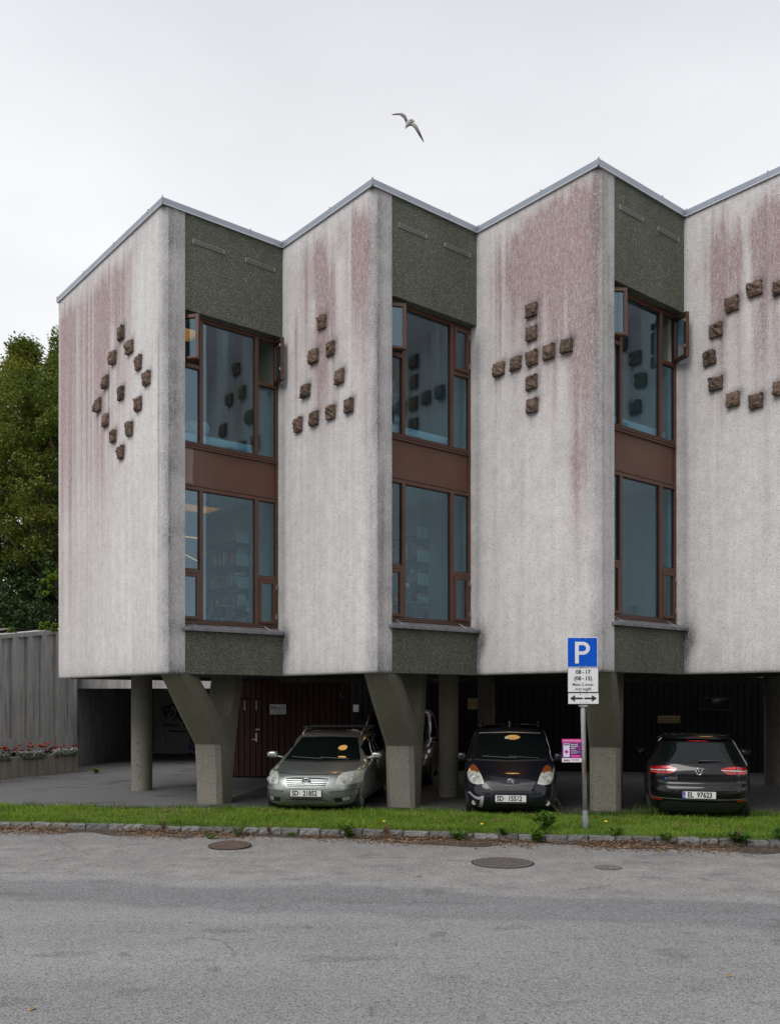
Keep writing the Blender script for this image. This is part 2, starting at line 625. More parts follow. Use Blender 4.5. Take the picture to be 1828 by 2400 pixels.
M['porphyry'] = mat_stone('brown_porphyry', (0.105, 0.076, 0.060), (0.165, 0.112, 0.086), 26, 0.4)
M['granite'] = mat_stone('grey_granite', (0.13, 0.125, 0.12), (0.225, 0.22, 0.215), 30, 0.4)
M['room'] = simple('pale_green_wall_paint', (0.27, 0.305, 0.265), 0.8, 0, 0.05, 2)
M['ceil'] = simple('white_ceiling', (0.55, 0.57, 0.55), 0.8, 0, 0.05, 2)
M['carpet'] = simple('grey_carpet', (0.10, 0.10, 0.11), 0.9, 0, 0.1, 30)
M['roofing'] = simple('grey_roofing_felt', (0.12, 0.12, 0.13), 0.9)
M['board'] = simple('red_brown_board', (0.058, 0.018, 0.013), 0.7, 0, 0.3, 6, 0.2, 30, stretch=(1, 1, 0.1))
M['board_dark'] = simple('near_black_board', (0.003, 0.0025, 0.0025), 0.85, 0, 0.3, 6, stretch=(1, 1, 0.1))
M['wood'] = simple('table_wood', (0.24, 0.12, 0.06), 0.5, 0, 0.2, 8, stretch=(1, 6, 6))
M['white'] = simple('white_paint', (0.78, 0.78, 0.77), 0.45, 0, 0.05, 6)
M['signwhite'] = simple('sign_white', (0.72, 0.72, 0.73), 0.35, 0, 0.04, 8)
M['signblue'] = simple('sign_blue', (0.003, 0.085, 0.52), 0.55, 0, 0.10, 3, spec=0.15)
M['ink'] = simple('black_ink', (0.014, 0.014, 0.016), 0.5)
M['galv'] = simple('galvanised_steel', (0.36, 0.38, 0.40), 0.45, 0.6, 0.25, 14)


def mat_rusty_pole():
    t = NT('rust_streaked_pole')
    v = t.coord((9, 9, 1.1))
    z = t.n('ShaderNodeSeparateXYZ', {0: t.coord()}).outputs['Z']
    n = t.noise(1.6, 4, v)
    r = t.math('MULTIPLY', t.rng(n, 0.42, 0.56), t.rng(z, 1.85, 1.0, 0.35, 1.0))
    c = t.mix(r, (0.38, 0.40, 0.42), (0.23, 0.115, 0.055))
    c = t.mix(1.0, c, t.rng(t.noise(30, 3, t.coord()), 0.3, 0.7, 0.8, 1.15), 'MULTIPLY')
    t.pbsdf(base=c, rough=0.55, metal=0.25)
    return t.m


M['pole'] = mat_rusty_pole()
M['plate'] = simple('number_plate_white', (0.68, 0.68, 0.66), 0.35, 0, 0.04, 8)
M['silver'] = mat_paint('silver_green_metallic', (0.36, 0.385, 0.365), 0.75, 0.33)
M['navy'] = mat_paint('dark_navy_paint', (0.006, 0.0065, 0.011), 0.0, 0.4, 0.8, 0.15)
M['blackcar'] = mat_paint('gloss_black_paint', (0.004, 0.004, 0.005), 0.0, 0.4, 0.8, 0.1)
M['beige'] = mat_paint('beige_van_paint', (0.10, 0.075, 0.05), 0.3, 0.4, 0.5)
M['carglass'] = simple('dark_car_glass', (0.004, 0.006, 0.006), 0.03, 0, 0.05, 2, spec=0.45)
M['trim'] = simple('black_plastic_trim', (0.018, 0.018, 0.020), 0.5)
M['tyre'] = simple('tyre_rubber', (0.018, 0.018, 0.018), 0.8)
M['rim'] = simple('alloy_rim', (0.42, 0.42, 0.42), 0.35, 0.9, 0.1, 10)
M['chrome'] = simple('chrome', (0.58, 0.58, 0.59), 0.16, 1.0, 0.03, 10)
M['lens'] = simple('headlight_lens', (0.47, 0.49, 0.43), 0.10, 0.1, 0.2, 12, coat=1.0)
M['reflector'] = simple('lamp_reflector', (0.78, 0.79, 0.78), 0.08, 0.9, 0.1, 10)
M['amber'] = simple('amber_lens', (0.26, 0.065, 0.018), 0.15, 0, 0.15, 12, coat=1.0)
M['redlens'] = simple('red_lens', (0.30, 0.005, 0.009), 0.12, 0, 0.2, 16, coat=1.0)
M['scuff'] = simple('scraped_primer', (0.30, 0.31, 0.34), 0.6, 0, 0.3, 30)
M['flag'] = simple('plate_blue', (0.02, 0.12, 0.48), 0.4)
M['redink'] = simple('red_ink', (0.5, 0.03, 0.04), 0.5)
# ------------------------------------------------------------------ setting: plan geometry of the saw-tooth building
TH = R(-5.52)


def rot2(g):
    return np.array([math.cos(TH + R(g)), math.sin(TH + R(g))])


ROW = rot2(0)            # along the facade
LI = rot2(-45)           # along the light walls, towards the street
DA = rot2(45)            # along the dark window bays, away from the street
ROWN = np.array([-ROW[1], ROW[0]])
LA, LB, LA1 = 2.794, 2.497, 5.17
V2p = np.array([-0.294, 15.5])
C1p = V2p - LA * LI
V1p = C1p - LB * DA
L0p = V1p - LA1 * LI
C2p = V2p + LB * DA
V3p = C2p + LA * LI
C3p = V3p + LB * DA
V4p = C3p + LA * LI
C4p = V4p + LB * DA
V5p = C4p + LA * LI
CHAIN = [L0p, V1p, C1p, V2p, C2p, V3p, C3p, V4p, C4p, V5p]
ZB, ZW, ZT = 2.483, 10.785, 10.89      # soffit, wall top, coping top
STRIP = 0.425
TH_W = 0.165

building = empty('library_building', (float(V2p[0]), float(V2p[1]) + 1.0, 0))
tag(building, 'pale concrete saw-tooth library raised on Y-shaped columns', 'building')


def smooth1(rng_, n, k):
    a = rng_.random(n + 2 * k)
    ker = np.hanning(2 * k + 1)
    ker /= ker.sum()
    s = np.convolve(a, ker, 'same')[k:n + k]
    s = (s - s.mean()) / (s.std() + 1e-9)
    return s


def stains(U, Z, a, seed, style, stones):
    """pink / dark / pale stain amounts on wall coordinates (U along wall, Z height)"""
    rg = np.random.default_rng(seed)
    nu, nz = U.shape
    u = U[:, 0]
    z = Z[0]
    pink = np.zeros_like(U)
    dark = np.zeros_like(U)
    pale = np.zeros_like(U)
    dz = ZW - Z

    def streak(arr, u0, w, zt, zb, amp, feather=0.25):
        g = np.exp(-((u - u0) / w) ** 2)[:, None]
        prof = np.clip((zt - z) / feather, 0, 1) * np.clip((z - zb) / max(0.05, (zt - zb) * 0.75), 0, 1)
        arr += amp * g * prof[None, :]

    # broad washes
    for (u0, w, zt, zb, amp) in style.get('wash', []):
        streak(pink, u0, w * 1.15, zt, zb, amp, 0.5)
    # narrow runs starting below the coping
    for i in range(int(style.get('n', 30) * 1.5)):
        u0 = rg.uniform(*style.get('urange', (0, a)))
        zt = ZW - abs(rg.normal(0.15, 0.45)) - style.get('drop', 0.0)
        ln = rg.gamma(2.0, style.get('len', 0.9))
        streak(pink, u0, rg.uniform(0.012, 0.05), zt, zt - ln - 0.3, rg.uniform(0.10, 0.36) * style.get('amp', 1.0), 0.12)
    nse = smooth1(rg, nu, 3)[:, None] * 0.5 + smooth1(rg, nu, 10)[:, None] * 0.5
    lowf = np.interp(z, np.linspace(z[0], z[-1], 9), rg.uniform(0.75, 1.25, 9))[None, :]
    pink *= np.clip(1 + 0.42 * nse, 0.2, 1.9) * lowf
    # white wash-through runs
    for (u0, w, zt, zb, amp) in style.get('pale', []):
        streak(pale, u0, w, zt, zb, amp, 0.3)
        g = np.exp(-((u - u0) / w) ** 2)[:, None]
        pr = np.clip((zt - z) / .3, 0, 1) * np.clip((z - zb) / max(.05, (zt - zb) * .6), 0, 1)
        pink *= 1 - np.clip(amp * 1.2 * g * pr[None, :], 0, 0.9)
    # soot on the rounded corner and the return strip
    cu = a - 0.04
    wob = np.interp(z, np.linspace(z[0], z[-1], 40), rg.uniform(-0.03, 0.03, 40))[None, :]
    vz = np.interp(z, np.linspace(z[0], z[-1], 25), rg.uniform(0.5, 1.0, 25))[None, :]
    dark += style.get('corner', 0.44) * np.exp(-((U - cu - wob) / 0.15) ** 2) * vz
    dark += np.where(U > a + 0.05, style.get('strip', 0.40), 0.0) * np.interp(z, np.linspace(z[0], z[-1], 30), rg.uniform(0.6, 1.2, 30))[None, :]
    for i in range(8):
        streak(dark, rg.uniform(a - 0.2, a + STRIP), rg.uniform(0.02, 0.05), rg.uniform(6, 10.5), rg.uniform(2.4, 6), rg.uniform(0.08, 0.22))
    # pinkish seeps on the strip
    for (u0, w, zt, zb, amp) in style.get('seep', []):
        streak(pink, u0, w, zt, zb, amp, 0.8)
    # grey vertical veils
    veil = smooth1(rg, nu, 5)[:, None] * 0.5 + smooth1(rg, nu, 22)[:, None]
    vz2 = np.interp(z, np.linspace(z[0], z[-1], 8), rg.uniform(0.4, 1.1, 8))[None, :]
    dark += np.clip(0.04 * veil, 0, 0.3) * vz2 + 0.03 * np.clip(smooth1(rg, nu, 2)[:, None], 0, 2) * vz2
    # grime under the coping
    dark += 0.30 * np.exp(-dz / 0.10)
    # splash grime where the sill of the neighbouring bay meets the wall
    if style.get('sill', True):
        dark += 0.80 * np.exp(-((U - 0.10) / 0.16) ** 2) * np.exp(-((Z - 3.20) / 0.24) ** 2)
        dark += 0.66 * np.exp(-(np.clip(U - 0.02, 0, 9) / 0.15) ** 2) * np.clip((3.25 - Z) / 0.2, 0, 1) * np.clip((Z - 2.48) / 0.5, 0.25, 1)
        dark += 0.22 * np.exp(-((U - 0.02) / 0.07) ** 2) * np.clip((9.0 - Z) / 0.3, 0, 1)
        dark += 0.22 * np.exp(-((U - 0.02) / 0.30) ** 2) * np.exp(-((Z - 8.4) / 0.35) ** 2)
    # lower edge
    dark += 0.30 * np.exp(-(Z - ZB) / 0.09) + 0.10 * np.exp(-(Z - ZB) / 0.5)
    # soot along the inner corner
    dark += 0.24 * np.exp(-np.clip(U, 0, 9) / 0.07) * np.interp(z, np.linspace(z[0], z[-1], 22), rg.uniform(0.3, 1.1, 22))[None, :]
    # dirt haloes and run-offs of the stones
    for (su, szz) in stones:
        r2 = ((np.abs(U - su) / 0.165) ** 4 + (np.abs(Z - szz) / 0.165) ** 4)
        dark += 0.80 * np.exp(-r2 ** 0.8) * 0.9
        dark += 0.35 * np.exp(-(((U - su - 0.10) / 0.10) ** 2 + ((Z - szz - 0.10) / 0.11) ** 2))
        streak(dark, su + rg.uniform(-.05, .05), 0.06, szz - 0.1, szz - rg.uniform(0.4, 0.7), 0.16, 0.05)
        if rg.random() < 0.75:
            streak(pale, su + rg.uniform(-.04, .04), 0.045, szz - 0.12, szz - rg.uniform(0.6, 1.3), 0.42, 0.06)
    dark += 0.03 * rg.random(U.shape)
    return np.clip(pink, 0, 0.92), np.clip(dark, 0, 0.92), np.clip(pale, 0, 0.8)


def light_wall(C, V, a, seed, style, stones, name='wall', u_start=-0.35):
    r = 0.15
    du, dzz = 0.03, 0.05
    us = list(np.arange(u_start, a - r, du)) + [a - r]
    outer = [(uu, C + uu * LI) for uu in us]
    cen = V - r * LI + r * DA
    for kf in range(1, 9):
        ph = kf / 8 * PI / 2
        outer.append((a - r + r * ph, cen + r * (math.sin(ph) * LI - math.cos(ph) * DA)))
    ub = a - r + r * PI / 2
    for sdist in np.arange(r + du, STRIP, du):
        outer.append((ub + sdist - r, V + sdist * DA))
    outer.append((ub + STRIP - r, V + STRIP * DA))
    U1 = np.array([o[0] for o in outer])
    P1 = np.array([o[1] for o in outer])
    zs = np.linspace(ZB, ZW, int((ZW - ZB) / dzz) + 1)
    U, Z = np.meshgrid(U1, zs, indexing='ij')
    pk, dk, pl = stains(U, Z, a, seed, style, stones)
    nu, nz = U.shape
    verts = np.zeros((nu, nz, 3), dtype=np.float32)
    verts[:, :, 0] = P1[:, 0:1]
    verts[:, :, 1] = P1[:, 1:2]
    verts[:, :, 2] = Z
    idx = np.arange(nu * nz).reshape(nu, nz)
    F = np.stack([idx[:-1, :-1], idx[1:, :-1], idx[1:, 1:], idx[:-1, 1:]], -1).reshape(-1, 4)
    # inner shell
    inner = [V + STRIP * DA - TH_W * LI, V - TH_W * LI + TH_W * DA, C + u_start * LI + TH_W * DA]
    nb = nu * nz
    extra = []
    for p in inner:
        extra += [(p[0], p[1], ZB), (p[0], p[1], ZW)]
    Vv = np.concatenate([verts.reshape(-1, 3), np.array(extra, dtype=np.float32)])
    e0, e1 = idx[-1, 0], idx[-1, -1]
    s0, s1 = idx[0, 0], idx[0, -1]
    F = F.tolist()
    F += [[e0, nb, nb + 1, e1], [nb, nb + 2, nb + 3, nb + 1], [nb + 2, nb + 4, nb + 5, nb + 3], [nb + 4, s0, s1, nb + 5]]
    me = bpy.data.meshes.new(name)
    bot = [int(i) for i in idx[:, 0]][::-1] + [nb + 4, nb + 2, nb]
    top = [int(i) for i in idx[:, -1]] + [nb + 1, nb + 3, nb + 5]
    me.from_pydata(Vv.tolist(), [], F + [bot, top])
    sm = np.zeros(len(me.polygons), dtype=bool)
    sm[:(nu - 1) * (nz - 1)] = True
    me.polygons.foreach_set('use_smooth', sm)
    ca = me.color_attributes.new('stain', 'FLOAT_COLOR', 'POINT')
    colr = np.zeros((len(Vv), 4), dtype=np.float32)
    colr[:nb, 0] = pk.ravel()
    colr[:nb, 1] = dk.ravel()
    colr[:nb, 2] = pl.ravel()
    colr[:, 3] = 1
    ca.data.foreach_set('color', colr.ravel())
    me.update()
    wall = put(name, me, M['wall'], building)
    # rough stones set into the wall
    rg = random.Random(seed)
    for (su, sz) in stones:
        me = STONES[rg.randrange(len(STONES))]
        o = bpy.data.objects.new('stone', me)
        COL.objects.link(o)
        o.parent = wall
        p = C + su * LI
        ang = math.atan2(LI[1], LI[0])
        o.location = (p[0], p[1], sz)
        o.rotation_euler = (0, rg.choice([0, PI / 2, PI, -PI / 2]) + R(rg.uniform(-3, 3)), ang)
        q = rg.uniform(0.94, 1.06)
        o.scale = (q * rg.choice([-1, 1]) if False else q, rg.uniform(0.9, 1.15), rg.uniform(0.95, 1.08))
    return wall


def make_stone(seed, w=0.232, dpt=0.105):
    """rock-faced block: x along wall, -y out of the wall, z up"""
    rg = np.random.default_rng(seed)
    n = 6
    g = np.linspace(-1, 1, n)
    P = np.zeros((n, n, 3))
    gx, gz = rg.normal(0, .014, 2)
    f1, f2 = rg.uniform(-.6, .6, 2)
    for i in range(n):
        for j in range(n):
            edge = max(abs(g[i]), abs(g[j]))
            out = dpt * (0.86 if edge < .95 else 0.62) + gx * g[j] + gz * g[i] + rg.normal(0, 0.011)
            if g[j] + f1 * g[i] > f2:
                out -= 0.018
            P[i, j] = (g[j] * w / 2 + rg.normal(0, 0.005), -max(out, .05), g[i] * w / 2 + rg.normal(0, 0.005))
    m = MB()
    m.grid(P)
    ring = [(0, j) for j in range(n)] + [(i, n - 1) for i in range(1, n)] + [(n - 1, j) for j in range(n - 2, -1, -1)] + [(i, 0) for i in range(n - 2, 0, -1)]
    Q = []
    for (i, j) in ring:
        x, y, z = P[i, j]
        Q.append((x * 1.03, 0.01, z * 1.03))
    Rg = np.array([[P[i, j] for (i, j) in ring], Q])
    m.grid(Rg[::-1], closed_u=True)
    me = m.mesh('stone')
    me.materials.append(M['porphyry'])
    return me


STONES = [make_stone(100 + i) for i in range(12)]

ST1 = [(3.40, 9.03), (3.81, 8.64), (3.03, 8.67), (4.19, 8.24), (2.66, 8.30), (4.55, 7.85), (3.40, 7.88), (2.28, 7.93), (4.18, 7.48), (2.65, 7.54), (3.80, 7.11), (3.03, 7.14), (3.40, 6.75)]
ST2 = [(1.33, 8.90), (1.08, 8.36), (1.60, 8.34), (1.88, 7.77), (0.81, 7.79), (0.56, 7.21), (1.08, 7.21), (1.61, 7.19), (2.15, 7.18)]
ST3 = [(1.37, 8.87), (1.37, 8.46), (1.38, 8.02), (1.37, 7.60), (1.38, 7.19), (1.76, 8.02), (2.15, 8.01), (0.99, 8.04), (0.59, 8.05)]
ST4 = [(1.36, 8.99), (1.80, 8.86), (0.94, 8.87), (0.63, 8.52), (0.51, 8.06), (0.63, 7.58), (0.96, 7.22), (1.38, 7.08), (1.80, 7.20), (2.12, 8.52), (2.12, 7.56), (2.24, 8.06)]

SY1 = dict(n=60, urange=(0.1, 3.9), len=1.6, amp=0.8, sill=False, strip=0.46,
           wash=[(0.5, 0.7, 10.7, 0.5, 0.34), (0.12, 0.14, 10.7, 1.5, 0.30), (1.6, 0.9, 10.7, 2.0, 0.52), (2.5, 0.7, 10.7, 4.5, 0.44), (3.4, 0.7, 10.7, 7.0, 0.22), (1.3, 1.6, 10.7, 3.0, 0.14)],
           pale=[(4.25, 0.35, 10.4, 3.5, 0.35), (2.95, 0.10, 9.5, 7.5, 0.25)], seep=[(4.95, 0.1, 3.0, 2.4, 0.4)])
SY2 = dict(n=34, urange=(0.7, 2.75), len=1.0, amp=1.0,
           wash=[(1.15, 0.34, 10.7, 6.8, 0.62), (1.45, 0.45, 9.8, 6.2, 0.58), (2.25, 0.34, 10.75, 7.6, 0.58), (2.55, 0.18, 10.6, 5.8, 0.50), (0.45, 0.05, 9.5, 6.4, 0.50), (1.5, 0.9, 10.6, 6.5, 0.18)],
           pale=[(1.85, 0.14, 10.1, 8.3, 0.45), (1.02, 0.12, 9.6, 8.7, 0.4)], seep=[(2.93, 0.05, 5.6, 2.4, 0.50), (3.10, 0.05, 4.6, 2.4, 0.30), (2.72, 0.03, 6.5, 2.6, 0.3)])
SY3 = dict(n=48, urange=(0.3, 2.8), len=1.1, amp=1.1,
           wash=[(1.75, 0.50, 10.85, 6.6, 0.62), (2.35, 0.45, 10.9, 5.6, 0.72), (1.2, 0.40, 10.4, 6.9, 0.36), (2.45, 0.26, 9.0, 5.0, 0.50), (2.35, 0.16, 6.6, 3.6, 0.55), (0.7, 0.4, 10.2, 7.2, 0.24), (2.62, 0.10, 10.5, 4.5, 0.35), (1.9, 1.1, 10.85, 6.8, 0.26)],
           pale=[(2.02, 0.10, 7.9, 6.3, 0.4)], seep=[(2.85, 0.04, 7.6, 3.0, 0.30)], strip=0.24)
SY4 = dict(n=46, urange=(0.35, 2.8), len=1.0, amp=1.25,
           wash=[(1.0, 0.14, 10.4, 7.6, 0.62), (1.42, 0.22, 10.5, 7.2, 0.58), (0.65, 0.09, 9.7, 7.9, 0.46), (1.8, 0.35, 10.7, 6.6, 0.60), (1.0, 0.65, 10.2, 6.2, 0.40), (2.4, 0.5, 10.6, 6.4, 0.5), (1.5, 1.1, 10.7, 6.6, 0.22)],
           pale=[(1.22, 0.06, 9.9, 7.0, 0.45)])
SY5 = dict(n=30, urange=(0.35, 2.8), wash=[(1.6, 0.5, 10.6, 7.2, 0.4)])
light_wall(L0p, V1p, LA1, 11, SY1, ST1, u_start=0.0)
light_wall(C1p, V2p, LA, 12, SY2, ST2)
light_wall(C2p, V3p, LA, 13, SY3, ST3)
light_wall(C3p, V4p, LA, 14, SY4, ST4)
light_wall(C4p, V5p, LA, 15, SY5, [])

# gable end behind the left-hand edge and closing walls at the far end and back
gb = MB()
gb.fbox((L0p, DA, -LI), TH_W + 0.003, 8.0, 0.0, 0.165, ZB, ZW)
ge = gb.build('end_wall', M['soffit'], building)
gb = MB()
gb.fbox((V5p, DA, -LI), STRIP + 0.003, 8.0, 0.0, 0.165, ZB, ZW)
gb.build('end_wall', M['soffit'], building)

# ---- coping
cop_out, cop_in, o_ = 0.035, -0.30, 0.0
pts_out = [p + cop_out * (LI - DA) for p in CHAIN]
pts_in = [p + cop_in * (LI - DA) for p in CHAIN]
pts_out[0] = L0p + cop_out * (-LI - DA)
pts_in[0] = L0p - cop_out * LI + 0.30 * DA
for i in range(len(CHAIN) - 1):
    a0, a1, b1, b0 = pts_out[i], pts_out[i + 1], pts_in[i + 1], pts_in[i]
    m = MB()
    z0, z1, z2 = ZW - 0.012, ZT - 0.02, ZT + 0.012
    m.hexa([(a0[0], a0[1], z0), (a1[0], a1[1], z0), (b1[0], b1[1], z0), (b0[0], b0[1], z0), (a0[0], a0[1], z1), (a1[0], a1[1], z1), (b1[0], b1[1], z2), (b0[0], b0[1], z2)])
    cp = m.build('coping', M['fascia'], building)
    # pale drip edge below the front face
    d = (a1 - a0) / np.linalg.norm(a1 - a0)
    nrm = np.array([d[1], -d[0]])
    m = MB()
    q0, q1 = a0 + nrm * 0.012 + d * 0.0, a1 + nrm * 0.012
    m.hexa([(a0[0], a0[1], z0 - 0.014), (a1[0], a1[1], z0 - 0.014), (a1[0] - nrm[0] * .03, a1[1] - nrm[1] * .03, z0 - 0.014), (a0[0] - nrm[0] * .03, a0[1] - nrm[1] * .03, z0 - 0.014),
            (a0[0], a0[1], z0 - .001), (a1[0], a1[1], z0 - .001), (a1[0] - nrm[0] * .03, a1[1] - nrm[1] * .03, z0 - .001), (a0[0] - nrm[0] * .03, a0[1] - nrm[1] * .03, z0 - .001)])
    m.build('drip_edge', M['drip'], cp)
    ln = float(np.linalg.norm(a1 - a0))
    seams = [0.012]
    k = 1
    while k * 1.55 < ln - 0.5:
        seams.append(k * 1.55 + (0.25 if i % 2 else 0.0))
        k += 1
    for sdist in seams:
        m = MB()
        q = a0 + d * sdist
        m.fbox((q, d, -nrm), -0.006, 0.006, -0.003, 0.03, ZW + 0.005, ZT + 0.006)
        m.build('seam', M['fascia'], cp)

# ---- slabs, roof and rooms
inset = 0.21


def ring_poly(back, q=inset, qe=0.17):
    front = [p + q * (DA - LI) for p in CHAIN]
    front[0] = L0p + qe * DA + 0.17 * LI * 0
    return [tuple(p) for p in front] + [tuple(V5p + 7.9 * DA + 0.3 * ROWN), tuple(L0p + 7.9 * DA)]


FLOOR1, CEIL1, FLOOR2, CEIL2 = 3.10, 5.96, 6.14, 9.35
ZC = ZB + 0.08          # ceiling of the undercroft, a little above the lower edge of the walls
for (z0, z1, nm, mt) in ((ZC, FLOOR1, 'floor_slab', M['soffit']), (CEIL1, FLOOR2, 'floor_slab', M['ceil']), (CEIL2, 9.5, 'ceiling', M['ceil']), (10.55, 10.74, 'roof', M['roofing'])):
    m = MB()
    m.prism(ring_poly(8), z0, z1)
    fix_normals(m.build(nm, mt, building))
# thin carpets
# back wall of the rooms
m = MB()
bw = L0p + 5.2 * ROWN
m.fbox((V1p + 6.3 * ROWN, ROW, ROWN), -2.0, 24.0, 0.0, 0.15, FLOOR1 + .003, CEIL1 - .003)
m.fbox((V1p + 6.3 * ROWN, ROW, ROWN), -2.0, 24.0, 0.0, 0.15, FLOOR2 + .003, CEIL2 - .003)
m.build('room_wall', M['room'], building)
for Cc in (C1p, C2p, C3p, C4p):
    m = MB()
    fr = (Cc - 0.352 * LI, DA, -LI)
    m.fbox(fr, 0.002, 0.12, 0, 3.2, FLOOR1 + .004, CEIL1 - .004)
    m.fbox(fr, 0.002, 0.12, 0, 3.2, FLOOR2 + .004, CEIL2 - .004)
    m.build('partition', M['room'], building)


# ---- window bays
def sash(bay, parent, s0, s1, z0, z1, hinge, angle):
    """small opening light. hinge 'l'/'r'; angle in degrees, opening outwards (towards -t)"""
    o, u, n = bay
    tz = 0.185
    w = s1 - s0
    if hinge == 'l':
        org = o + s0 * u + tz * n
        c, s_ = math.cos(R(angle)), math.sin(R(angle))
        uu = u * c - n * s_
        nn = u * s_ + n * c
        fr = (org, uu, nn)
    else:
        org = o + s1 * u + tz * n
        c, s_ = math.cos(R(angle)), math.sin(R(angle))
        uu = u * c + n * s_
        nn = -u * s_ + n * c
        fr = (org - uu * w, uu, nn)
    b = 0.062
    m = MB()
    m.fbox(fr, 0.004, b, -0.035, 0.035, z0, z1)
    m.fbox(fr, w - b, w - 0.004, -0.035, 0.035, z0, z1)
    m.fbox(fr, b, w - b, -0.034, 0.034, z1 - b, z1 - .001)
    m.fbox(fr, b, w - b, -0.034, 0.034, z0 + .001, z0 + b)
    m.fbox(fr, b * .4, w - b * .4, -0.052, -0.034, z0 + 0.012, z0 + 0.05)
    sh = m.build('sash', M['frame'], parent, bevel=0.004)
    m = MB()
    m.fbox(fr, b - .006, w - b + .006, -0.008, 0.004, z0 + b - .006, z1 - b + .006)
    m.build('pane', M['glass'], parent)
    # inner dark lining of the sash
    m = MB()
    for (q0, q1, y0, y1) in ((0.006, b - .004, z0 + .004, z1 - .004), (w - b + .004, w - .006, z0 + .004, z1 - .004)):
        m.fbox(fr, q0, q1, 0.0355, 0.042, y0, y1)
    for (y0, y1) in ((z0 + .004, z0 + b - .004), (z1 - b + .004, z1 - .004)):
        m.fbox(fr, b - .004, w - b + .004, 0.0355, 0.042, y0, y1)
    m.build('sash_lining', M['frame_in'], parent)
    return fr


def window_unit(bay, z0, z1, zr0, zr1, upper, la, ra):
    o, u, n = bay
    sL, sR = 0.36, 2.492
    t0, t1 = 0.168, 0.24
    m = MB()
    m.fbox(bay, sL, sL + 0.05, t0, t1, z0, z1)
    m.fbox(bay, sR - 0.055, sR, t0, t1, z0, z1)
    m.fbox(bay, sL + 0.05, sR - 0.055, t0 + .001, t1, z1 - 0.065, z1)
    m.fbox(bay, sL + 0.05, sR - 0.055, t0 + .001, t1, z0, z0 + 0.075)
    m.fbox(bay, sL + 0.04, sR - 0.05, t0 - 0.028, t0 + .002, z0 + 0.004, z0 + 0.03)
    m.fbox(bay, sL + 0.04, sR - 0.05, t0 - 0.014, t0 + .002, z0 + 0.045, z0 + 0.066)
    M1, M2 = (0.80, 0.872), (1.972, 2.052)
    for (a_, b_) in (M1, M2):
        m.fbox(bay, a_, b_, t0 - .006, t1, z0 + 0.0765, z1 - 0.066)
    m.fbox(bay, sL + 0.051, M1[0] - .001, t0 - .002, t1 - .002, zr0, zr1)
    m.fbox(bay, M2[1] + .001, sR - 0.056, t0 - .002, t1 - .002, zr0, zr1)
    w = m.build('window', M['frame'], building, bevel=0.004)
    # dark gaskets and panes
    ops = [(M1[1], M2[0], z0 + 0.076, z1 - 0.066)]
    if upper:
        ops += [(sL + .05, M1[0], z0 + .076, zr0), (M2[1], sR - .055, z0 + .076, zr0)]
        zs0, zs1 = zr1 + .004, z1 - 0.068
    else:
        ops += [(sL + .05, M1[0], zr1, z1 - .066), (M2[1], sR - .055, zr1, z1 - .066)]
        zs0, zs1 = z0 + 0.078, zr0 - .004
    for (a_, b_, y0, y1) in ops:
        g = MB()
        q = 0.016
        g.fbox(bay, a_ + .001, a_ + q, 0.195, 0.222, y0, y1)
        g.fbox(bay, b_ - q, b_ - .001, 0.195, 0.222, y0, y1)
        g.fbox(bay, a_ + q, b_ - q, 0.196, 0.221, y0 + .001, y0 + q)
        g.fbox(bay, a_ + q, b_ - q, 0.196, 0.221, y1 - q, y1 - .001)
        g.build('gasket', M['gasket'], w)
        p = MB()
        p.fbox(bay, a_ + q - .004, b_ - q + .004, 0.205, 0.215, y0 + q - .004, y1 - q + .004)
        p.build('pane', M['glass'], w)
    sash(bay, w, sL + .052, M1[0] - .002, zs0, zs1, 'l', la)
    fr = sash(bay, w, M2[1] + .002, sR - .057, zs0, zs1, 'r', ra)
    # hinges on the right jamb and stays
    for zz in (zs0 + 0.10, zs1 - 0.17):
        h = MB()
        h.fbox(bay, sR - 0.060, sR - 0.045, t0 - 0.030, t0 - .006, zz, zz + 0.10)
        h.build('hinge', M['steel'], w)
    if ra > 20:
        for zz in (zs0 + 0.18, zs1 - 0.18):
            h = MB()
            h.fbox(fr, 0.012, 0.045, 0.043, 0.06, zz, zz + 0.05)
            h.fbox(fr, 0.02, 0.10, 0.052, 0.062, zz + .015, zz + 0.03)
            h.build('handle', M['steel'], w)
    if not upper:
        for ss in (0.62, 2.16):
            p = o + ss * u
            h = MB()
            a3 = Vector((p[0] - n[0] * -0.14, p[1] - n[1] * -0.14, z0 + 0.03))
            b3 = Vector((p[0] + u[0] * .06 - n[0] * 0.0, p[1] + u[1] * .06 - n[1] * 0.0, z0 - 0.06))
            h.tube([a3, b3], 0.004, 6)
            h.build('stay', M['galv'], w)
    return w


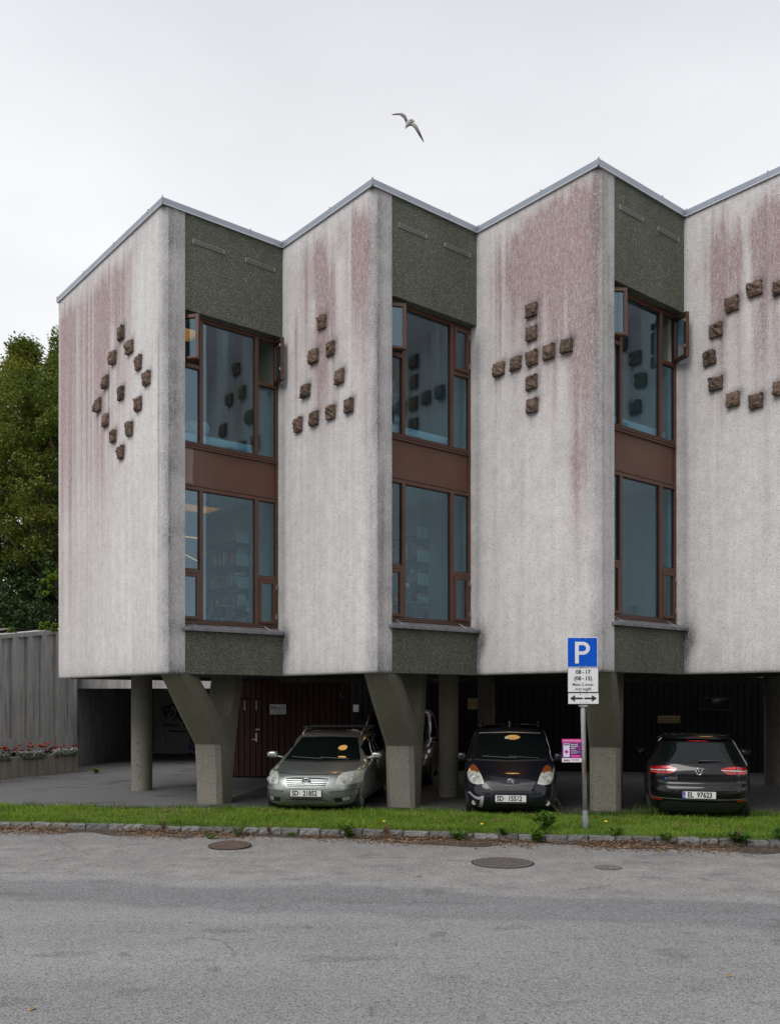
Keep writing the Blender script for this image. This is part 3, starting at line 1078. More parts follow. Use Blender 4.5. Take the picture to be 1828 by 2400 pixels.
def dark_bay(Vc, la, ra_up, seed):
    bay = (Vc, DA, -LI)
    S0, S1 = STRIP + 0.004, 2.492
    # upper panel and vents
    m = MB()
    m.fbox(bay, S0, S1, 0.010, 0.163, 9.035, ZW - 0.014)
    up = m.build('panel', M['pebble'], building, bevel=0.006)
    for (a_, b_) in ((0.575, 1.220), (1.665, 2.310)):
        v = MB()
        z0, z1 = 10.262, 10.335
        v.fbox(bay, a_, a_ + 0.014, -0.008, 0.009, z0, z1)
        v.fbox(bay, b_ - 0.014, b_, -0.008, 0.009, z0, z1)
        for q in range(4):
            zz = z0 + q * 0.0222
            v.fbox(bay, a_ + .014, b_ - .014, -0.006, 0.008, zz, zz + 0.0060)
        vo = v.build('vent', M['vent'], up)
        v = MB()
        v.fbox(bay, a_ + .012, b_ - .012, 0.0, 0.0095, z0 + .004, z1 - .004)
        v.build('vent_shadow', M['black'], up)
    # lower panel
    m = MB()
    m.fbox(bay, S0, S1, 0.010, 0.163, ZB + 0.002, 3.295)
    lo = m.build('panel', M['pebble'], building, bevel=0.006)
    # sill: sloped sheet with a front lip
    o, u, n = bay

    def P(a, b, z):
        q = o + a * u + b * n
        return (q[0], q[1], z)
    m = MB()
    a0, a1 = STRIP + 0.003, 2.490
    m.hexa([P(a0, -0.075, 3.265), P(a1, -0.075, 3.265), P(a1, 0.162, 3.297), P(a0, 0.162, 3.297), P(a0, -0.075, 3.318), P(a1, -0.075, 3.318), P(a1, 0.162, 3.405), P(a0, 0.162, 3.405)])
    m.fbox(bay, a0 - .07, a0, -0.075, -0.004, 3.266, 3.319)
    m.build('sill', M['sill'], building, bevel=0.004)
    # spandrel
    m = MB()
    m.fbox(bay, 0.36, 2.435, 0.196, 0.235, 5.925, 6.645)
    m.build('spandrel', M['spandrel'], building)
    m = MB()
    m.fbox(bay, 2.437, 2.492, 0.170, 0.235, 5.925, 6.645)
    m.fbox(bay, 0.40, 2.436, 0.150, 0.195, 6.612, 6.644)
    m.fbox(bay, 0.40, 2.436, 0.160, 0.195, 5.926, 5.955)
    m.build('spandrel_trim', M['frame'], building, bevel=0.003)
    window_unit(bay, 6.648, 9.03, 8.075, 8.145, True, la, ra_up)
    window_unit(bay, 3.405, 5.922, 4.335, 4.405, False, 0, 0)


dark_bay(V1p, 52, 80, 1)
dark_bay(V2p, 28, 0, 2)
dark_bay(V3p, 34, 72, 3)
dark_bay(V4p, 0, 0, 4)

# paler pinkish patch with a set outline on the first spandrel
bay1 = (V1p, DA, -LI)
m = MB()
o, u, n = bay1
pp = [(0.42, 5.965), (0.70, 5.965), (0.675, 6.02), (0.672, 6.25), (0.69, 6.45), (0.69, 6.61), (0.42, 6.61)]
pts = [(o + a * u + 0.193 * n, z) for a, z in pp]
pts2 = [(o + a * u + 0.1962 * n, z) for a, z in pp]
k = len(pp)
m.v = [(p[0], p[1], z) for p, z in pts] + [(p[0], p[1], z) for p, z in pts2]
m.f = [tuple(range(k))] + [(i, i + k, (i + 1) % k + k, (i + 1) % k) for i in range(k)]
M['spandrel_pale'] = simple('pale_pinkish_tone', (0.23, 0.15, 0.125), 0.35, 0, 0.08, 4)
m.build('pale_patch', M['spandrel_pale'], building)

# ---- Y columns
BK = np.array([0.31, 0.951])           # from the street side towards the back
SIDE = np.array([0.951, -0.31])        # sideways


def y_column(Vc):
    base = Vc + np.array([0.56, 1.82])
    # outline in (s forwards, z), split in trunk, front arm, back arm
    hw, ch = 0.275, 0.08

    def ring(sf, sb, z):
        """chamfered rectangle between s=sf (front) and s=sb (back)"""
        pts = [(sf, -hw + ch), (sf, hw - ch), (sf - ch, hw), (sb + ch, hw), (sb, hw - ch), (sb, -hw + ch), (sb + ch, -hw), (sf - ch, -hw)]
        return [tuple(base + s * -BK + w * SIDE) + (z,) for s, w in pts]
    z_top = ZB + 0.0815
    secs_t = [(0.27, -0.27, -0.05), (0.29, -0.30, 0.4), (0.33, -0.37, 0.9), (0.36, -0.42, 1.16), (0.73, -0.51, 1.55), (0.89, -0.55, 1.72)]
    m = MB()
    rings = [ring(*t) for t in secs_t]
    m.grid(np.array(rings), closed_u=True)
    m.f.append(tuple(range(7, -1, -1)))
    m.f.append(tuple((len(rings) - 1) * 8 + i for i in range(8)))
    # arms
    for arm in ([(0.89, 0.20, 1.719), (1.24, 0.64, 2.1), (1.57, 1.06, ZB - .003), (1.57, 1.09, z_top)], [(-0.06, -0.549, 1.719), (-0.19, -0.64, 2.1), (-0.32, -0.73, z_top)]):
        rr = [ring(*t) for t in arm]
        b = MB()
        b.grid(np.array(rr), closed_u=True)
        b.f.append(tuple(range(7, -1, -1)))
        b.f.append(tuple((len(rr) - 1) * 8 + i for i in range(8)))
        m.add(b.v, b.f)
    c = m.build('column', M['column'], building)
    fix_normals(c)
    # board-joint lines on the leaning face
    j = MB()
    for w in (0.03,):
        q = [base + s * -BK + w * SIDE for s in (0.372, 1.202)]
        q2 = [base + s * -BK + (w + 0.012) * SIDE for s in (0.372, 1.202)]
    return c


for Vc in (V1p, V2p, V3p, V4p):
    y_column(Vc)


def round_column(x, y, r):
    m = MB()
    m.tube([(x, y, -0.03), (x, y, 1.2), (x, y, ZB + .081)], r, 28)
    o = m.build('round_column', M['roundcol'], building, smooth=True)
    mm = o.modifiers.new('edge', 'EDGE_SPLIT')
    mm.split_angle = R(50)


round_column(-5.55, 20.4, 0.23)
round_column(1.22, 19.0, 0.205)
round_column(2.34, 22.2, 0.21)
round_column(9.03, 21.4, 0.24)
# shallow ceiling beam at the back
m = MB()
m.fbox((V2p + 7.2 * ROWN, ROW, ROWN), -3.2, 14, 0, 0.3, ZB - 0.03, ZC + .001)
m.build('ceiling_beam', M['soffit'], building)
# ------------------------------------------------------------------ ground, street, lawn
ROADZ = -0.10


def sheet(name, poly, z, mat, label=None, kind='structure', sub=0):
    m = MB()
    m.v = [(p[0], p[1], z if len(p) < 3 else p[2]) for p in poly]
    m.f = [tuple(range(len(poly)))]
    o = m.build(name, mat)
    tag(o, kind=kind, label=label)
    return o


M['earth'] = simple('bare_earth', (0.12, 0.085, 0.06), 0.95, 0, 0.3, 3, 0.5, 30)
M['turf'] = simple('turf_base', (0.075, 0.13, 0.018), 0.95, 0, 0.3, 6, 0.5, 50)
M['distant'] = simple('distant_ground', (0.13, 0.135, 0.12), 0.95, 0, 0.3, 0.02)
g = sheet('ground', [(-900, -900), (900, -900), (900, 900), (-900, 900)], -0.16, M['distant'])


def kerb_y(x):     # street-side top edge of the kerb
    return 14.0 - 0.166 * (x + 0.15)


def lawn_y(x):     # far edge of the lawn
    return 16.22 - 0.120 * x


# street with a slightly uneven sheet
xs = np.linspace(-40, 40, 81)
rows = []
for k, q in enumerate(np.concatenate([np.linspace(-45, 0, 10)[:-1], np.linspace(0, 1, 25)])):
    row = []
    for x in xs:
        yk = kerb_y(x) + 0.05
        y = q * yk if q >= 0 else q
        row.append((x, y, ROADZ))
    rows.append(row)
m = MB()
m.grid(np.array(rows))
road = m.build('road', M['asphalt'])
tag(road, kind='structure')

# driveway, and a parking floor sheet with the undercroft shade in its colour
sheet('shaded_parking_floor', [(-3.55, 17.05), (-3.3, lawn_y(-3.3) + .02), (30, lawn_y(30) + .02), (30, 40), (-1.6, 40), (-2.6, 22.9)], 0.004, M['drive_shaded'])
sheet('driveway', [(-60, lawn_y(-60)), (40, lawn_y(40)), (40, 60), (-60, 60)], 0.0, M['drive'])

# lawn body (earth bank with a turf top)
xs = np.linspace(-16, 14, 121)
rgl = np.random.default_rng(5)
P = []
for t in np.linspace(0, 1, 9):
    row = []
    for x in xs:
        y = kerb_y(x) + 0.13 + t * (lawn_y(x) + 0.06 - kerb_y(x) - 0.13)
        z = 0.012 + 0.03 * math.sin(t * PI) + rgl.normal(0, 0.006)
        if t == 0:
            z = -0.03
        if t == 1:
            z = 0.004
        row.append((x, y, z))
    P.append(row)
m = MB()
m.grid(np.array(P))
lawn = m.build('lawn', M['turf'], smooth=True)
tag(lawn, kind='structure')

# ---- grass blades


def blades(name, X, Y, Z, Hh, W, lean, rg, mat, parent=None):
    n = len(X)
    a = rg.uniform(0, 2 * PI, n)
    la = rg.uniform(0, 2 * PI, n)
    dx, dy = np.cos(a) * W / 2, np.sin(a) * W / 2
    lx, ly = np.cos(la) * lean * Hh, np.sin(la) * lean * Hh
    V = np.zeros((n, 5, 3), dtype=np.float32)
    V[:, 0] = np.stack([X - dx, Y - dy, Z], 1)
    V[:, 1] = np.stack([X + dx, Y + dy, Z], 1)
    V[:, 2] = np.stack([X + dx * .7 + lx * .35, Y + dy * .7 + ly * .35, Z + Hh * .6], 1)
    V[:, 3] = np.stack([X - dx * .7 + lx * .35, Y - dy * .7 + ly * .35, Z + Hh * .6], 1)
    V[:, 4] = np.stack([X + lx, Y + ly, Z + Hh * (1 - .35 * lean ** 2)], 1)
    b = np.arange(n)[:, None] * 5
    F = np.concatenate([b + np.array([[0, 1, 2]]), b + np.array([[0, 2, 3]]), b + np.array([[3, 2, 4]])], 0)
    me = np_mesh(name, V.reshape(-1, 3), F)
    return put(name, me, mat, parent)


def mat_grass():
    t = NT('mown_grass')
    v = t.coord()
    n = t.noise(1.1, 4, v)
    n2 = t.noise(9, 3, v)
    c = t.mix(t.rng(n, 0.35, 0.65), (0.120, 0.215, 0.018), (0.200, 0.315, 0.034))
    c = t.mix(t.rng(n2, 0.52, 0.72, 0, 0.6), c, (0.27, 0.29, 0.06))
    c = t.mix(t.rng(t.noise(0.55, 5, v), 0.52, 0.70, 0, 0.45), c, (0.105, 0.185, 0.02))
    c = t.mix(t.rng(t.noise(3.2, 5, v), 0.60, 0.72, 0, 0.5), c, (0.30, 0.24, 0.085))
    c = t.mix(1.0, c, t.rng(t.noise(70, 2, v), 0.3, 0.7, 0.7, 1.3), 'MULTIPLY')
    d = t.n('ShaderNodeBsdfPrincipled', {'Base Color': c, 'Roughness': 0.55, 'Specular IOR Level': 0.3})
    tl = t.n('ShaderNodeBsdfTranslucent', {'Color': c})
    mx = t.n('ShaderNodeMixShader', {0: 0.3, 1: d.outputs[0], 2: tl.outputs[0]})
    t.t.links.new(mx.outputs[0], t.out.inputs[0])
    return t.m


M['grass'] = mat_grass()
M['tallgrass'] = mat_leaf('tall_grass', (0.055, 0.125, 0.012), (0.12, 0.19, 0.03), 0.3)
M['drygrass'] = simple('dry_clippings', (0.20, 0.145, 0.065), 0.9, 0, 0.35, 20)
N = 95000
X = rgl.uniform(-9.0, 8.5, N)
t = rgl.uniform(0, 1, N) ** 0.9
Y0 = kerb_y(X) + 0.10
Y1 = lawn_y(X) + 0.04
Y = Y0 + t * (Y1 - Y0)
Z = 0.010 + 0.03 * np.sin(t * PI)
Hh = (rgl.gamma(6, 0.0085, N) + 0.012) * (0.75 + 0.45 * (np.sin(X * 3.1 + np.sin(Y * 5)) * np.sin(Y * 4.3 + X * 1.3) > .25) + .25 * np.sin(X * .8 + 2))
go = blades('grass', X, Y, Z, Hh, rgl.uniform(0.006, 0.012, N), rgl.uniform(0.1, 0.8, N), rgl, M['grass'])
tag(go, 'short bright green mown grass of the strip along the kerb', 'grass', kind='stuff')
# longer unmown fringe at the parking edge and around posts
Xs, Ys, Hs = [], [], []
for i in range(260):
    x = rgl.uniform(-9, 8.5)
    dens = 10 + int(26 * max(0, math.sin(x * 1.7 + 1.0) * math.sin(x * .63 + .4)))
    y = lawn_y(x) + rgl.normal(-0.02, 0.05)
    h = 0.07 + 0.09 * abs(math.sin(x * 1.3 + .5)) * rgl.random()
    if x > 4.3:
        h *= 1.4
        dens *= 2
    for q in range(dens):
        Xs.append(x + rgl.normal(0, 0.09))
        Ys.append(y + rgl.normal(0, 0.05))
        Hs.append(h * rgl.uniform(0.5, 1.35))
for (cx, cy, cn, chh, sp) in [(V1p[0] + .35, lawn_y(-3.6) - .02, 160, .16, .25), (V2p[0] + .5, lawn_y(.2) - .02, 120, .13, .25), (V3p[0] + .5, lawn_y(3.8) - .03, 140, .14, .25), (4.55, lawn_y(4.5) - .08, 260, .26, .18), (3.03, 14.13, 180, .12, .22), (4.0, lawn_y(4) - .1, 120, .16, .2), (-3.0, lawn_y(-3), 60, .15, .08), (-5.5, lawn_y(-5.5), 120, .14, .3), (6.2, lawn_y(6.2) - .05, 160, .2, .3)]:
    for q in range(cn):
        Xs.append(cx + rgl.normal(0, sp))
        Ys.append(cy + rgl.normal(0, 0.05))
        Hs.append(chh * rgl.uniform(0.4, 1.2))
n = len(Xs)
go = blades('tall_grass', np.array(Xs), np.array(Ys), np.full(n, 0.0), np.array(Hs), rgl.uniform(0.006, 0.012, n), rgl.uniform(0.15, 0.6, n), rgl, M['tallgrass'])
tag(go, 'long uncut grass blades fringing the lawn at the parked cars', 'grass', kind='stuff')
n = 9000
Xo = rgl.uniform(-9, 8.5, n)
kp = np.sin(Xo * 2.3) * np.sin(Xo * .9 + 1) + .4 * np.sin(Xo * 7)
Xo = Xo[rgl.random(n) < np.clip(.35 + .5 * kp, .05, 1)]
n = len(Xo)
go = blades('overhanging_grass', Xo, kerb_y(Xo) + rgl.normal(.125, .03, n), np.full(n, .035), rgl.uniform(.04, .10, n), rgl.uniform(.005, .010, n), rgl.uniform(.5, 1.5, n), rgl, M['grass'])
tag(go, 'grass leaning over the back of the granite kerb', 'grass', kind='stuff')
# brown clippings lying on the lawn
Xs, Ys, Zs = [], [], []
for i in range(46):
    cx = rgl.uniform(-8, 8)
    tt = rgl.uniform(0.25, 0.85)
    cy = kerb_y(cx) + .13 + tt * (lawn_y(cx) - kerb_y(cx) - .13)
    for q in range(int(rgl.integers(15, 70))):
        Xs.append(cx + rgl.normal(0, .10))
        Ys.append(cy + rgl.normal(0, .03))
        Zs.append(.055 + rgl.uniform(0, .035))
n = len(Xs)
go = blades('dry_clippings', np.array(Xs), np.array(Ys), np.array(Zs), rgl.uniform(.01, .035, n), rgl.uniform(.008, .02, n), rgl.uniform(.8, 1.6, n), rgl, M['drygrass'])
tag(go, 'dry brown grass clippings scattered over the lawn', 'clippings', kind='stuff')

# ---- kerb of rough granite setts
kerb = empty('kerb', (0, float(kerb_y(0)), ROADZ))
tag(kerb, kind='structure')


def kerb_block(seed):
    rg = np.random.default_rng(seed)
    nx, ny, nz = 6, 4, 4
    m = MB()
    L_, D_, H_ = 1.0, 0.15, 0.17
    # rounded, pitted block: grid on a box surface
    import itertools
    xs_, ys_, zs_ = np.linspace(0, L_, nx), np.linspace(0, D_, ny), np.linspace(0, H_, nz)
    idx = {}
    for i, j, k in itertools.product(range(nx), range(ny), range(nz)):
        if i in (0, nx - 1) or j in (0, ny - 1) or k in (0, nz - 1):
            p = np.array([xs_[i], ys_[j], zs_[k]])
            ex = (i in (0, nx - 1)) + (j in (0, ny - 1)) + (k == nz - 1)
            c = np.array([.5, D_ / 2, H_ / 2])
            if ex >= 2:
                p = p + (c - p) * np.array([0.02, 0.13, 0.10])
            p = p + rg.normal(0, 1, 3) * np.array([0.008, 0.007, 0.006])
            idx[(i, j, k)] = len(m.v)
            m.v.append(tuple(p))

    def q(a, b, c, d):
        m.f.append((idx[a], idx[b], idx[c], idx[d]))
    for i in range(nx - 1):
        for k in range(nz - 1):
            q((i, 0, k), (i + 1, 0, k), (i + 1, 0, k + 1), (i, 0, k + 1))
            q((i + 1, ny - 1, k), (i, ny - 1, k), (i, ny - 1, k + 1), (i + 1, ny - 1, k + 1))
        for j in range(ny - 1):
            q((i, j, nz - 1), (i + 1, j, nz - 1), (i + 1, j + 1, nz - 1), (i, j + 1, nz - 1))
    for j in range(ny - 1):
        for k in range(nz - 1):
            q((0, j + 1, k), (0, j, k), (0, j, k + 1), (0, j + 1, k + 1))
            q((nx - 1, j, k), (nx - 1, j + 1, k), (nx - 1, j + 1, k + 1), (nx - 1, j, k + 1))
    me = m.mesh('kerb_stone')
    me.materials.append(M['granite'])
    return me


KB = [kerb_block(s) for s in range(8)]
rk = random.Random(3)
kx = -9.6
kang = math.atan(-0.166)
while kx < 9.0:
    ln = rk.uniform(0.24, 0.42)
    o = bpy.data.objects.new('kerb_stone', rk.choice(KB))
    COL.objects.link(o)
    o.parent = kerb
    yk = kerb_y(kx)
    o.location = (kx, yk - kerb.location.y + rk.uniform(-.012, .012), -0.062 + rk.uniform(-.012, .010))
    o.rotation_euler = (R(rk.uniform(-4, 4)), R(rk.uniform(-1.5, 1.5)), kang + R(rk.uniform(-2, 2)))
    o.scale = (ln - 0.014, 1, 1)
    kx += ln * math.cos(kang)

# ---- leaf litter in the gutter
rgn = np.random.default_rng(17)
NL = 20000
X = rgn.uniform(-9.2, 8.6, NL)
dens = np.clip(0.55 + 0.5 * np.sin(X * 1.9 + 1) + 0.35 * np.sin(X * 4.3), 0.06, 1.3)
dens = np.where((X < -0.6) & (X > -3.3), dens * .45, dens)
keep = rgn.random(NL) < dens
X = X[keep]
off = np.abs(rgn.normal(0, 0.27, len(X))) + 0.004
Y = kerb_y(X) - off
Zb = ROADZ + 0.006 + np.clip(0.06 - off * 0.25, 0, 1) * rgn.random(len(X))


def leaf_cards(name, X, Y, Z, size, mat, rg, tilt=0.5):
    n = len(X)
    a = rg.uniform(0, 2 * PI, n)
    l = size * rg.uniform(0.6, 1.3, n)
    w = l * rg.uniform(0.3, 0.7, n)
    tx = rg.normal(0, tilt, n)
    ty = rg.normal(0, tilt, n)
    ca, sa = np.cos(a), np.sin(a)
    V = np.zeros((n, 4, 3), dtype=np.float32)
    for i, (p, q) in enumerate([(-.5, 0), (0, -.5), (.5, 0), (0, .5)]):
        lx, ly = p * l, q * w
        x = lx * ca - ly * sa
        y = lx * sa + ly * ca
        V[:, i] = np.stack([X + x, Y + y, Z + np.abs(lx * tx + ly * ty) * 0.7], 1)
    F = np.arange(n * 4).reshape(n, 4)
    return put(name, np_mesh(name, V.reshape(-1, 3), F), mat)


def mat_litter():
    t = NT('dead_leaves')
    v = t.coord()
    g_ = t.n('ShaderNodeSeparateColor', {0: t.voro(28, v, out='Color')})
    c = t.mix(g_.outputs[0], (0.060, 0.036, 0.024), (0.27, 0.155, 0.085))
    c = t.mix(t.rng(g_.outputs[1], .8, .95), c, (0.34, 0.24, 0.13))
    t.pbsdf(base=c, rough=0.8)
    return t.m


M['litter'] = mat_litter()
lo = leaf_cards('leaf_litter', X, Y, Zb, 0.058, M['litter'], rgn)
tag(lo, 'dead brown leaves gathered in the gutter below the kerb', 'leaves', kind='stuff')
# dark humus ribbon under the leaves
xs = np.linspace(-9.4, 8.8, 140)
w1 = 0.34 + 0.16 * smooth1(rgn, 140, 5)
w1 = np.clip(w1, 0.05, 0.75)
w1 = np.where((xs < -0.7) & (xs > -3.1), w1 * .4, w1)
m = MB()
m.grid(np.array([[(x, kerb_y(x) - w, ROADZ + 0.004) for x, w in zip(xs, w1)], [(x, kerb_y(x) - w * .4, ROADZ + 0.016) for x, w in zip(xs, w1)], [(x, kerb_y(x) + 0.03, ROADZ + 0.02) for x, w in zip(xs, w1)]]))
hm = m.build('gutter_dirt', simple('gutter_humus', (0.055, 0.040, 0.030), 0.95, 0, 0.4, 18, 0.7, 60))
tag(hm, 'dark strip of dirt in the gutter under the leaves', 'dirt', kind='stuff')


# ---- weeds
def weed(name, x, y, z, h, nst, nl, label, mat, seed, spread=0.5, ll=0.05, cat='weed', group=None):
    rg = np.random.default_rng(seed)
    root = empty(name, (x, y, z))
    tag(root, label, cat, group)
    st = MB()
    LX = []
    for i in range(nst):
        a = rg.uniform(0, 2 * PI)
        le = rg.uniform(0.2, 1) * spread * h
        hh = h * rg.uniform(0.55, 1)
        p0 = np.array([x + rg.normal(0, .015), y + rg.normal(0, .015), z - 0.01])
        p1 = p0 + np.array([math.cos(a) * le * .4, math.sin(a) * le * .4, hh * .6])
        p2 = p0 + np.array([math.cos(a) * le, math.sin(a) * le, hh])
        st.tube([p0, p1, p2], [0.004, 0.003, 0.0015], 5)
        for k in range(nl):
            q = rg.uniform(0.15, 1)
            pc = (1 - q) ** 2 * p0 + 2 * q * (1 - q) * p1 + q * q * p2
            LX.append((pc, rg.uniform(0, 2 * PI), rg.uniform(-.2, .9), ll * rg.uniform(.6, 1.3)))
    st.build('stem', mat, root)
    lm = MB()
    for (pc, a, el, l) in LX:
        d = np.array([math.cos(a) * math.cos(el), math.sin(a) * math.cos(el), math.sin(el)])
        s = np.array([-math.sin(a), math.cos(a), 0]) * l * 0.28
        up = np.array([0, 0, l * .12])
        lm.add([pc, pc + d * l * .5 + s + up, pc + d * l, pc + d * l * .5 - s + up], [(0, 1, 2, 3)])
    lm.build('leaves', mat, root)
    return root


M['weed'] = mat_leaf('weed_green', (0.06, 0.13, 0.015), (0.14, 0.21, 0.03), 0.25)
M['weed_dark'] = mat_leaf('broad_leaf_green', (0.035, 0.10, 0.012), (0.09, 0.18, 0.02), 0.25)
M['dead'] = simple('dead_stalk', (0.16, 0.085, 0.045), 0.85, 0, 0.3, 20)
ky = kerb_y
weed('weed', -2.32, ky(-2.32) - .28, ROADZ, .30, 14, 16, 'feathery yellow-green weed growing beside the sunken drain cover', M['weed'], 1, .7, .035)
weed('weed', -2.75, ky(-2.7) - .52, ROADZ, .10, 8, 8, 'low green weed at the near edge of the sunken drain cover', M['weed'], 2, 1.3, .04)
weed('grass_tuft', -.62, ky(-.6) - .06, ROADZ, .24, 40, 1, 'tuft of long drooping grass over the kerb below the silver car', M['tallgrass'], 3, 1.0, .12)
weed('weed', -1.55, ky(-1.5) - .08, ROADZ, .07, 7, 6, 'small bright green seedling in the leaves below the silver car', M['weed'], 4, 1.2, .05)
weed('dandelion_plant', 1.05, ky(1.05) - .06, ROADZ, .14, 10, 7, 'bright green dandelion leaves in the gutter beside a dry patch', M['weed'], 5, 1.1, .09)
weed('weed', 1.72, ky(1.7) + .03, -.02, .16, 12, 12, 'spreading green weed on the kerb below the navy car', M['weed_dark'], 6, 1.3, .05)
weed('dock_plant', 2.35, ky(2.35) + .22, .03, .30, 9, 8, 'large leafy dock plant on the lawn near the sign pole', M['weed_dark'], 7, .7, .13)
weed('dock_plant', 2.20, ky(2.2) - .08, ROADZ, .20, 10, 9, 'leafy dock plant in the gutter in front of the sign', M['weed_dark'], 8, 1.0, .10)
weed('weed', 3.35, ky(3.35) + .12, .0, .14, 14, 10, 'ragged weeds on the kerb at the foot of the sign pole', M['weed'], 9, 1.4, .06)
weed('weed', 4.02, ky(4.0) - .03, -.02, .12, 11, 12, 'pale green creeping weed over the kerb beyond the sign pole', M['weed'], 10, 1.3, .05)
weed('plantain', 5.02, ky(5.0) - .02, -.04, .17, 22, 9, 'clump of plantain leaves on the kerb below the black car', M['weed_dark'], 11, 1.1, .07)
weed('dock_plant', 5.62, ky(5.6) + .04, -.01, .17, 8, 7, 'broad-leaved plant on the kerb right of the plantain clump', M['weed_dark'], 12, .9, .10)
weed('dead_stalk', 5.0, ky(5.0) - .03, -.04, .27, 11, 3, 'upright dead brown seed stalks in the plantain clump', M['dead'], 13, .3, .02)
weed('dead_stalk', 6.05, ky(6.05) - .02, -.04, .16, 9, 5, 'withered brown stalks on the kerb at the frame edge', M['dead'], 14, .8, .03)
weed('dead_stalk', -3.62, ky(-3.62) - .03, -.06, .20, 5, 14, 'withered brown weed hanging against the kerb left of the drain', M['dead'], 15, .3, .04)
weed('dead_stalk', -1.90, ky(-1.9) - .03, -.06, .15, 5, 12, 'withered brown weed against the kerb below the first silver headlight', M['dead'], 16, .4, .04)
weed('dead_stalk', -.05, ky(-.05) - .03, -.06, .20, 6, 14, 'rust-brown withered weed against the kerb before the middle column', M['dead'], 17, .4, .04)
weed('leafy_plant', 5.45, lawn_y(5.45) - .10, .0, .26, 10, 10, 'leafy green plant standing in front of the black car', M['weed_dark'], 18, .8, .09)
weed('dry_grass_stalk', 2.78, 14.35, .03, .62, 2, 2, 'single tall bent dry grass stalk left of the sign pole', M['drygrass'], 19, .55, .05)
weed('weed', -8.05 + .0, 25.0, 0, .2, 10, 9, 'small weed at the corner of the flower planter', M['weed'], 20, 1.0, .07)
M['yellow'] = simple('dandelion_yellow', (0.75, 0.50, 0.01), 0.6)
for (x, yo, h, lab) in ((3.24, .28, .19, 'yellow dandelion flower right beside the sign pole'), (1.42, .42, .09, 'small yellow flower in the lawn below the navy car'), (-.10, .55, .08, 'tiny yellow flower in the lawn below the middle column')):
    y = ky(x) + yo
    root = empty('dandelion', (x, y, .02))
    tag(root, lab, 'flower', 'yellow dandelions in the lawn')
    m = MB()
    m.tube([(x, y, 0), (x + .005, y, h)], .003, 5)
    m.build('stem', M['weed'], root)
    m = MB()
    m.tube([(x + .005, y, h - .004), (x + .005, y - .002, h + .006), (x + .005, y - .004, h + .014)], [.012, .027, .012], 10)
    m.build('bloom', M['yellow'], root)

# ---- drain and manhole covers
M['iron'] = simple('rusty_iron', (0.125, 0.088, 0.074), 0.7, 0.2, 0.3, 20, 0.4, 40)
M['iron3'] = simple('grey_worn_iron', (0.19, 0.18, 0.17), 0.75, 0.1, 0.3, 30)
M['iron2'] = simple('worn_dark_iron', (0.12, 0.105, 0.093), 0.7, 0.1, 0.3, 30, 0.4, 40)


def cover(x, y, r, mat, label, pattern, tilt=0.0, name='manhole_cover', z=ROADZ):
    root = empty(name, (x, y, z), world=False)
    root.rotation_euler = (R(tilt), 0, 0)
    tag(root, label, 'manhole cover')
    m = MB()
    n = 40
    rim = []
    for (rr, zz) in ((r * 1.04, 0.003), (r * 1.04, .010), (r * .95, .010), (r * .95, .005)):
        rim.append([(rr * math.cos(2 * PI * i / n), rr * math.sin(2 * PI * i / n), zz) for i in range(n)])
    m.grid(np.array(rim), closed_u=True)
    m.build('rim', mat, root)
    m = MB()
    gq = [[(rr * math.cos(2 * PI * i / n), rr * math.sin(2 * PI * i / n), .0045) for i in range(n)] for rr in (r * 1.10, r * 1.035)]
    m.grid(np.array(gq), closed_u=True)
    m.build('joint', M['black'], root)
    m = MB()
    m.v = [(r * .95 * math.cos(2 * PI * i / n), r * .95 * math.sin(2 * PI * i / n), .0055) for i in range(n)]
    m.f = [tuple(range(n))]
    d = m.build('lid', mat, root)
    m = MB()
    if pattern == 'bars':
        for q in np.arange(-.8, .81, .26):
            hw = math.sqrt(max(0, .88 ** 2 - q * q)) * r
            m.box(-hw, hw, q * r - .022, q * r + .022, .005, .013)
    else:
        k = 6
        for i in range(-k, k + 1):
            for j in range(-k, k + 1):
                cx, cy = i * r / k, j * r / k * .98
                if math.hypot(cx, cy) < r * .86 and (i + j) % 2 == 0:
                    m.box(cx - r * .075, cx + r * .075, cy - r * .05, cy + r * .05, .005, .0135)
    m.build('ribs', mat, root)
    return root


cover(-2.31, 13.16, .28, M['iron'], 'round rusty drain cover sunk in the gutter beneath the silver car', 'bars', 3.5, 'drain_cover', ROADZ + .022)
cover(1.465, 11.86, .37, M['iron2'], 'large round iron manhole cover in the street', 'grid')
cover(2.76, 11.53, .155, M['iron3'], 'small dark round valve cover right of the manhole', 'grid', name='valve_cover')

# scattered bits on the street
M['leafdry'] = simple('dry_ochre_leaf', (0.30, 0.20, 0.07), 0.8, 0, 0.3, 30)
rgx = random.Random(9)
for (x, y, lab) in ((-2.45, 6.25, 'dry ochre leaf on the street in the bottom corner'), (2.60, 7.0, 'curled orange leaf lying on the asphalt'), (.35, 10.95, 'ochre leaf on the street left of the manhole'), (4.6, 12.4, 'dry brown leaf on the street near the kerb'), (-1.32, 9.3, 'thin dry twig on the street'), (.05, 7.9, 'tiny dry leaf stalk on the asphalt')):
    m = MB()
    a = rgx.uniform(0, 3)
    l, w = (0.075, 0.035) if 'twig' not in lab and 'stalk' not in lab else (0.12, 0.008)
    ca, sa = math.cos(a), math.sin(a)
    if 'twig' in lab:
        ca, sa = 1, .1
    for p, q, z in ((-.5, 0, .004), (-.2, -.5, .012), (.25, -.4, .014), (.5, 0, .006), (.25, .4, .016), (-.2, .5, .010)):
        m.v.append((p * l * ca - q * w * sa, p * l * sa + q * w * ca, z))
    m.f = [(0, 1, 2, 3, 4, 5)]
    o = m.build('dry_leaf' if 'leaf' in lab and 'stalk' not in lab else 'dry_twig', M['leafdry'])
    o.location = (x, y, ROADZ + .001)
    tag(o, lab, 'leaf' if 'leaf' in lab and 'stalk' not in lab else 'twig')

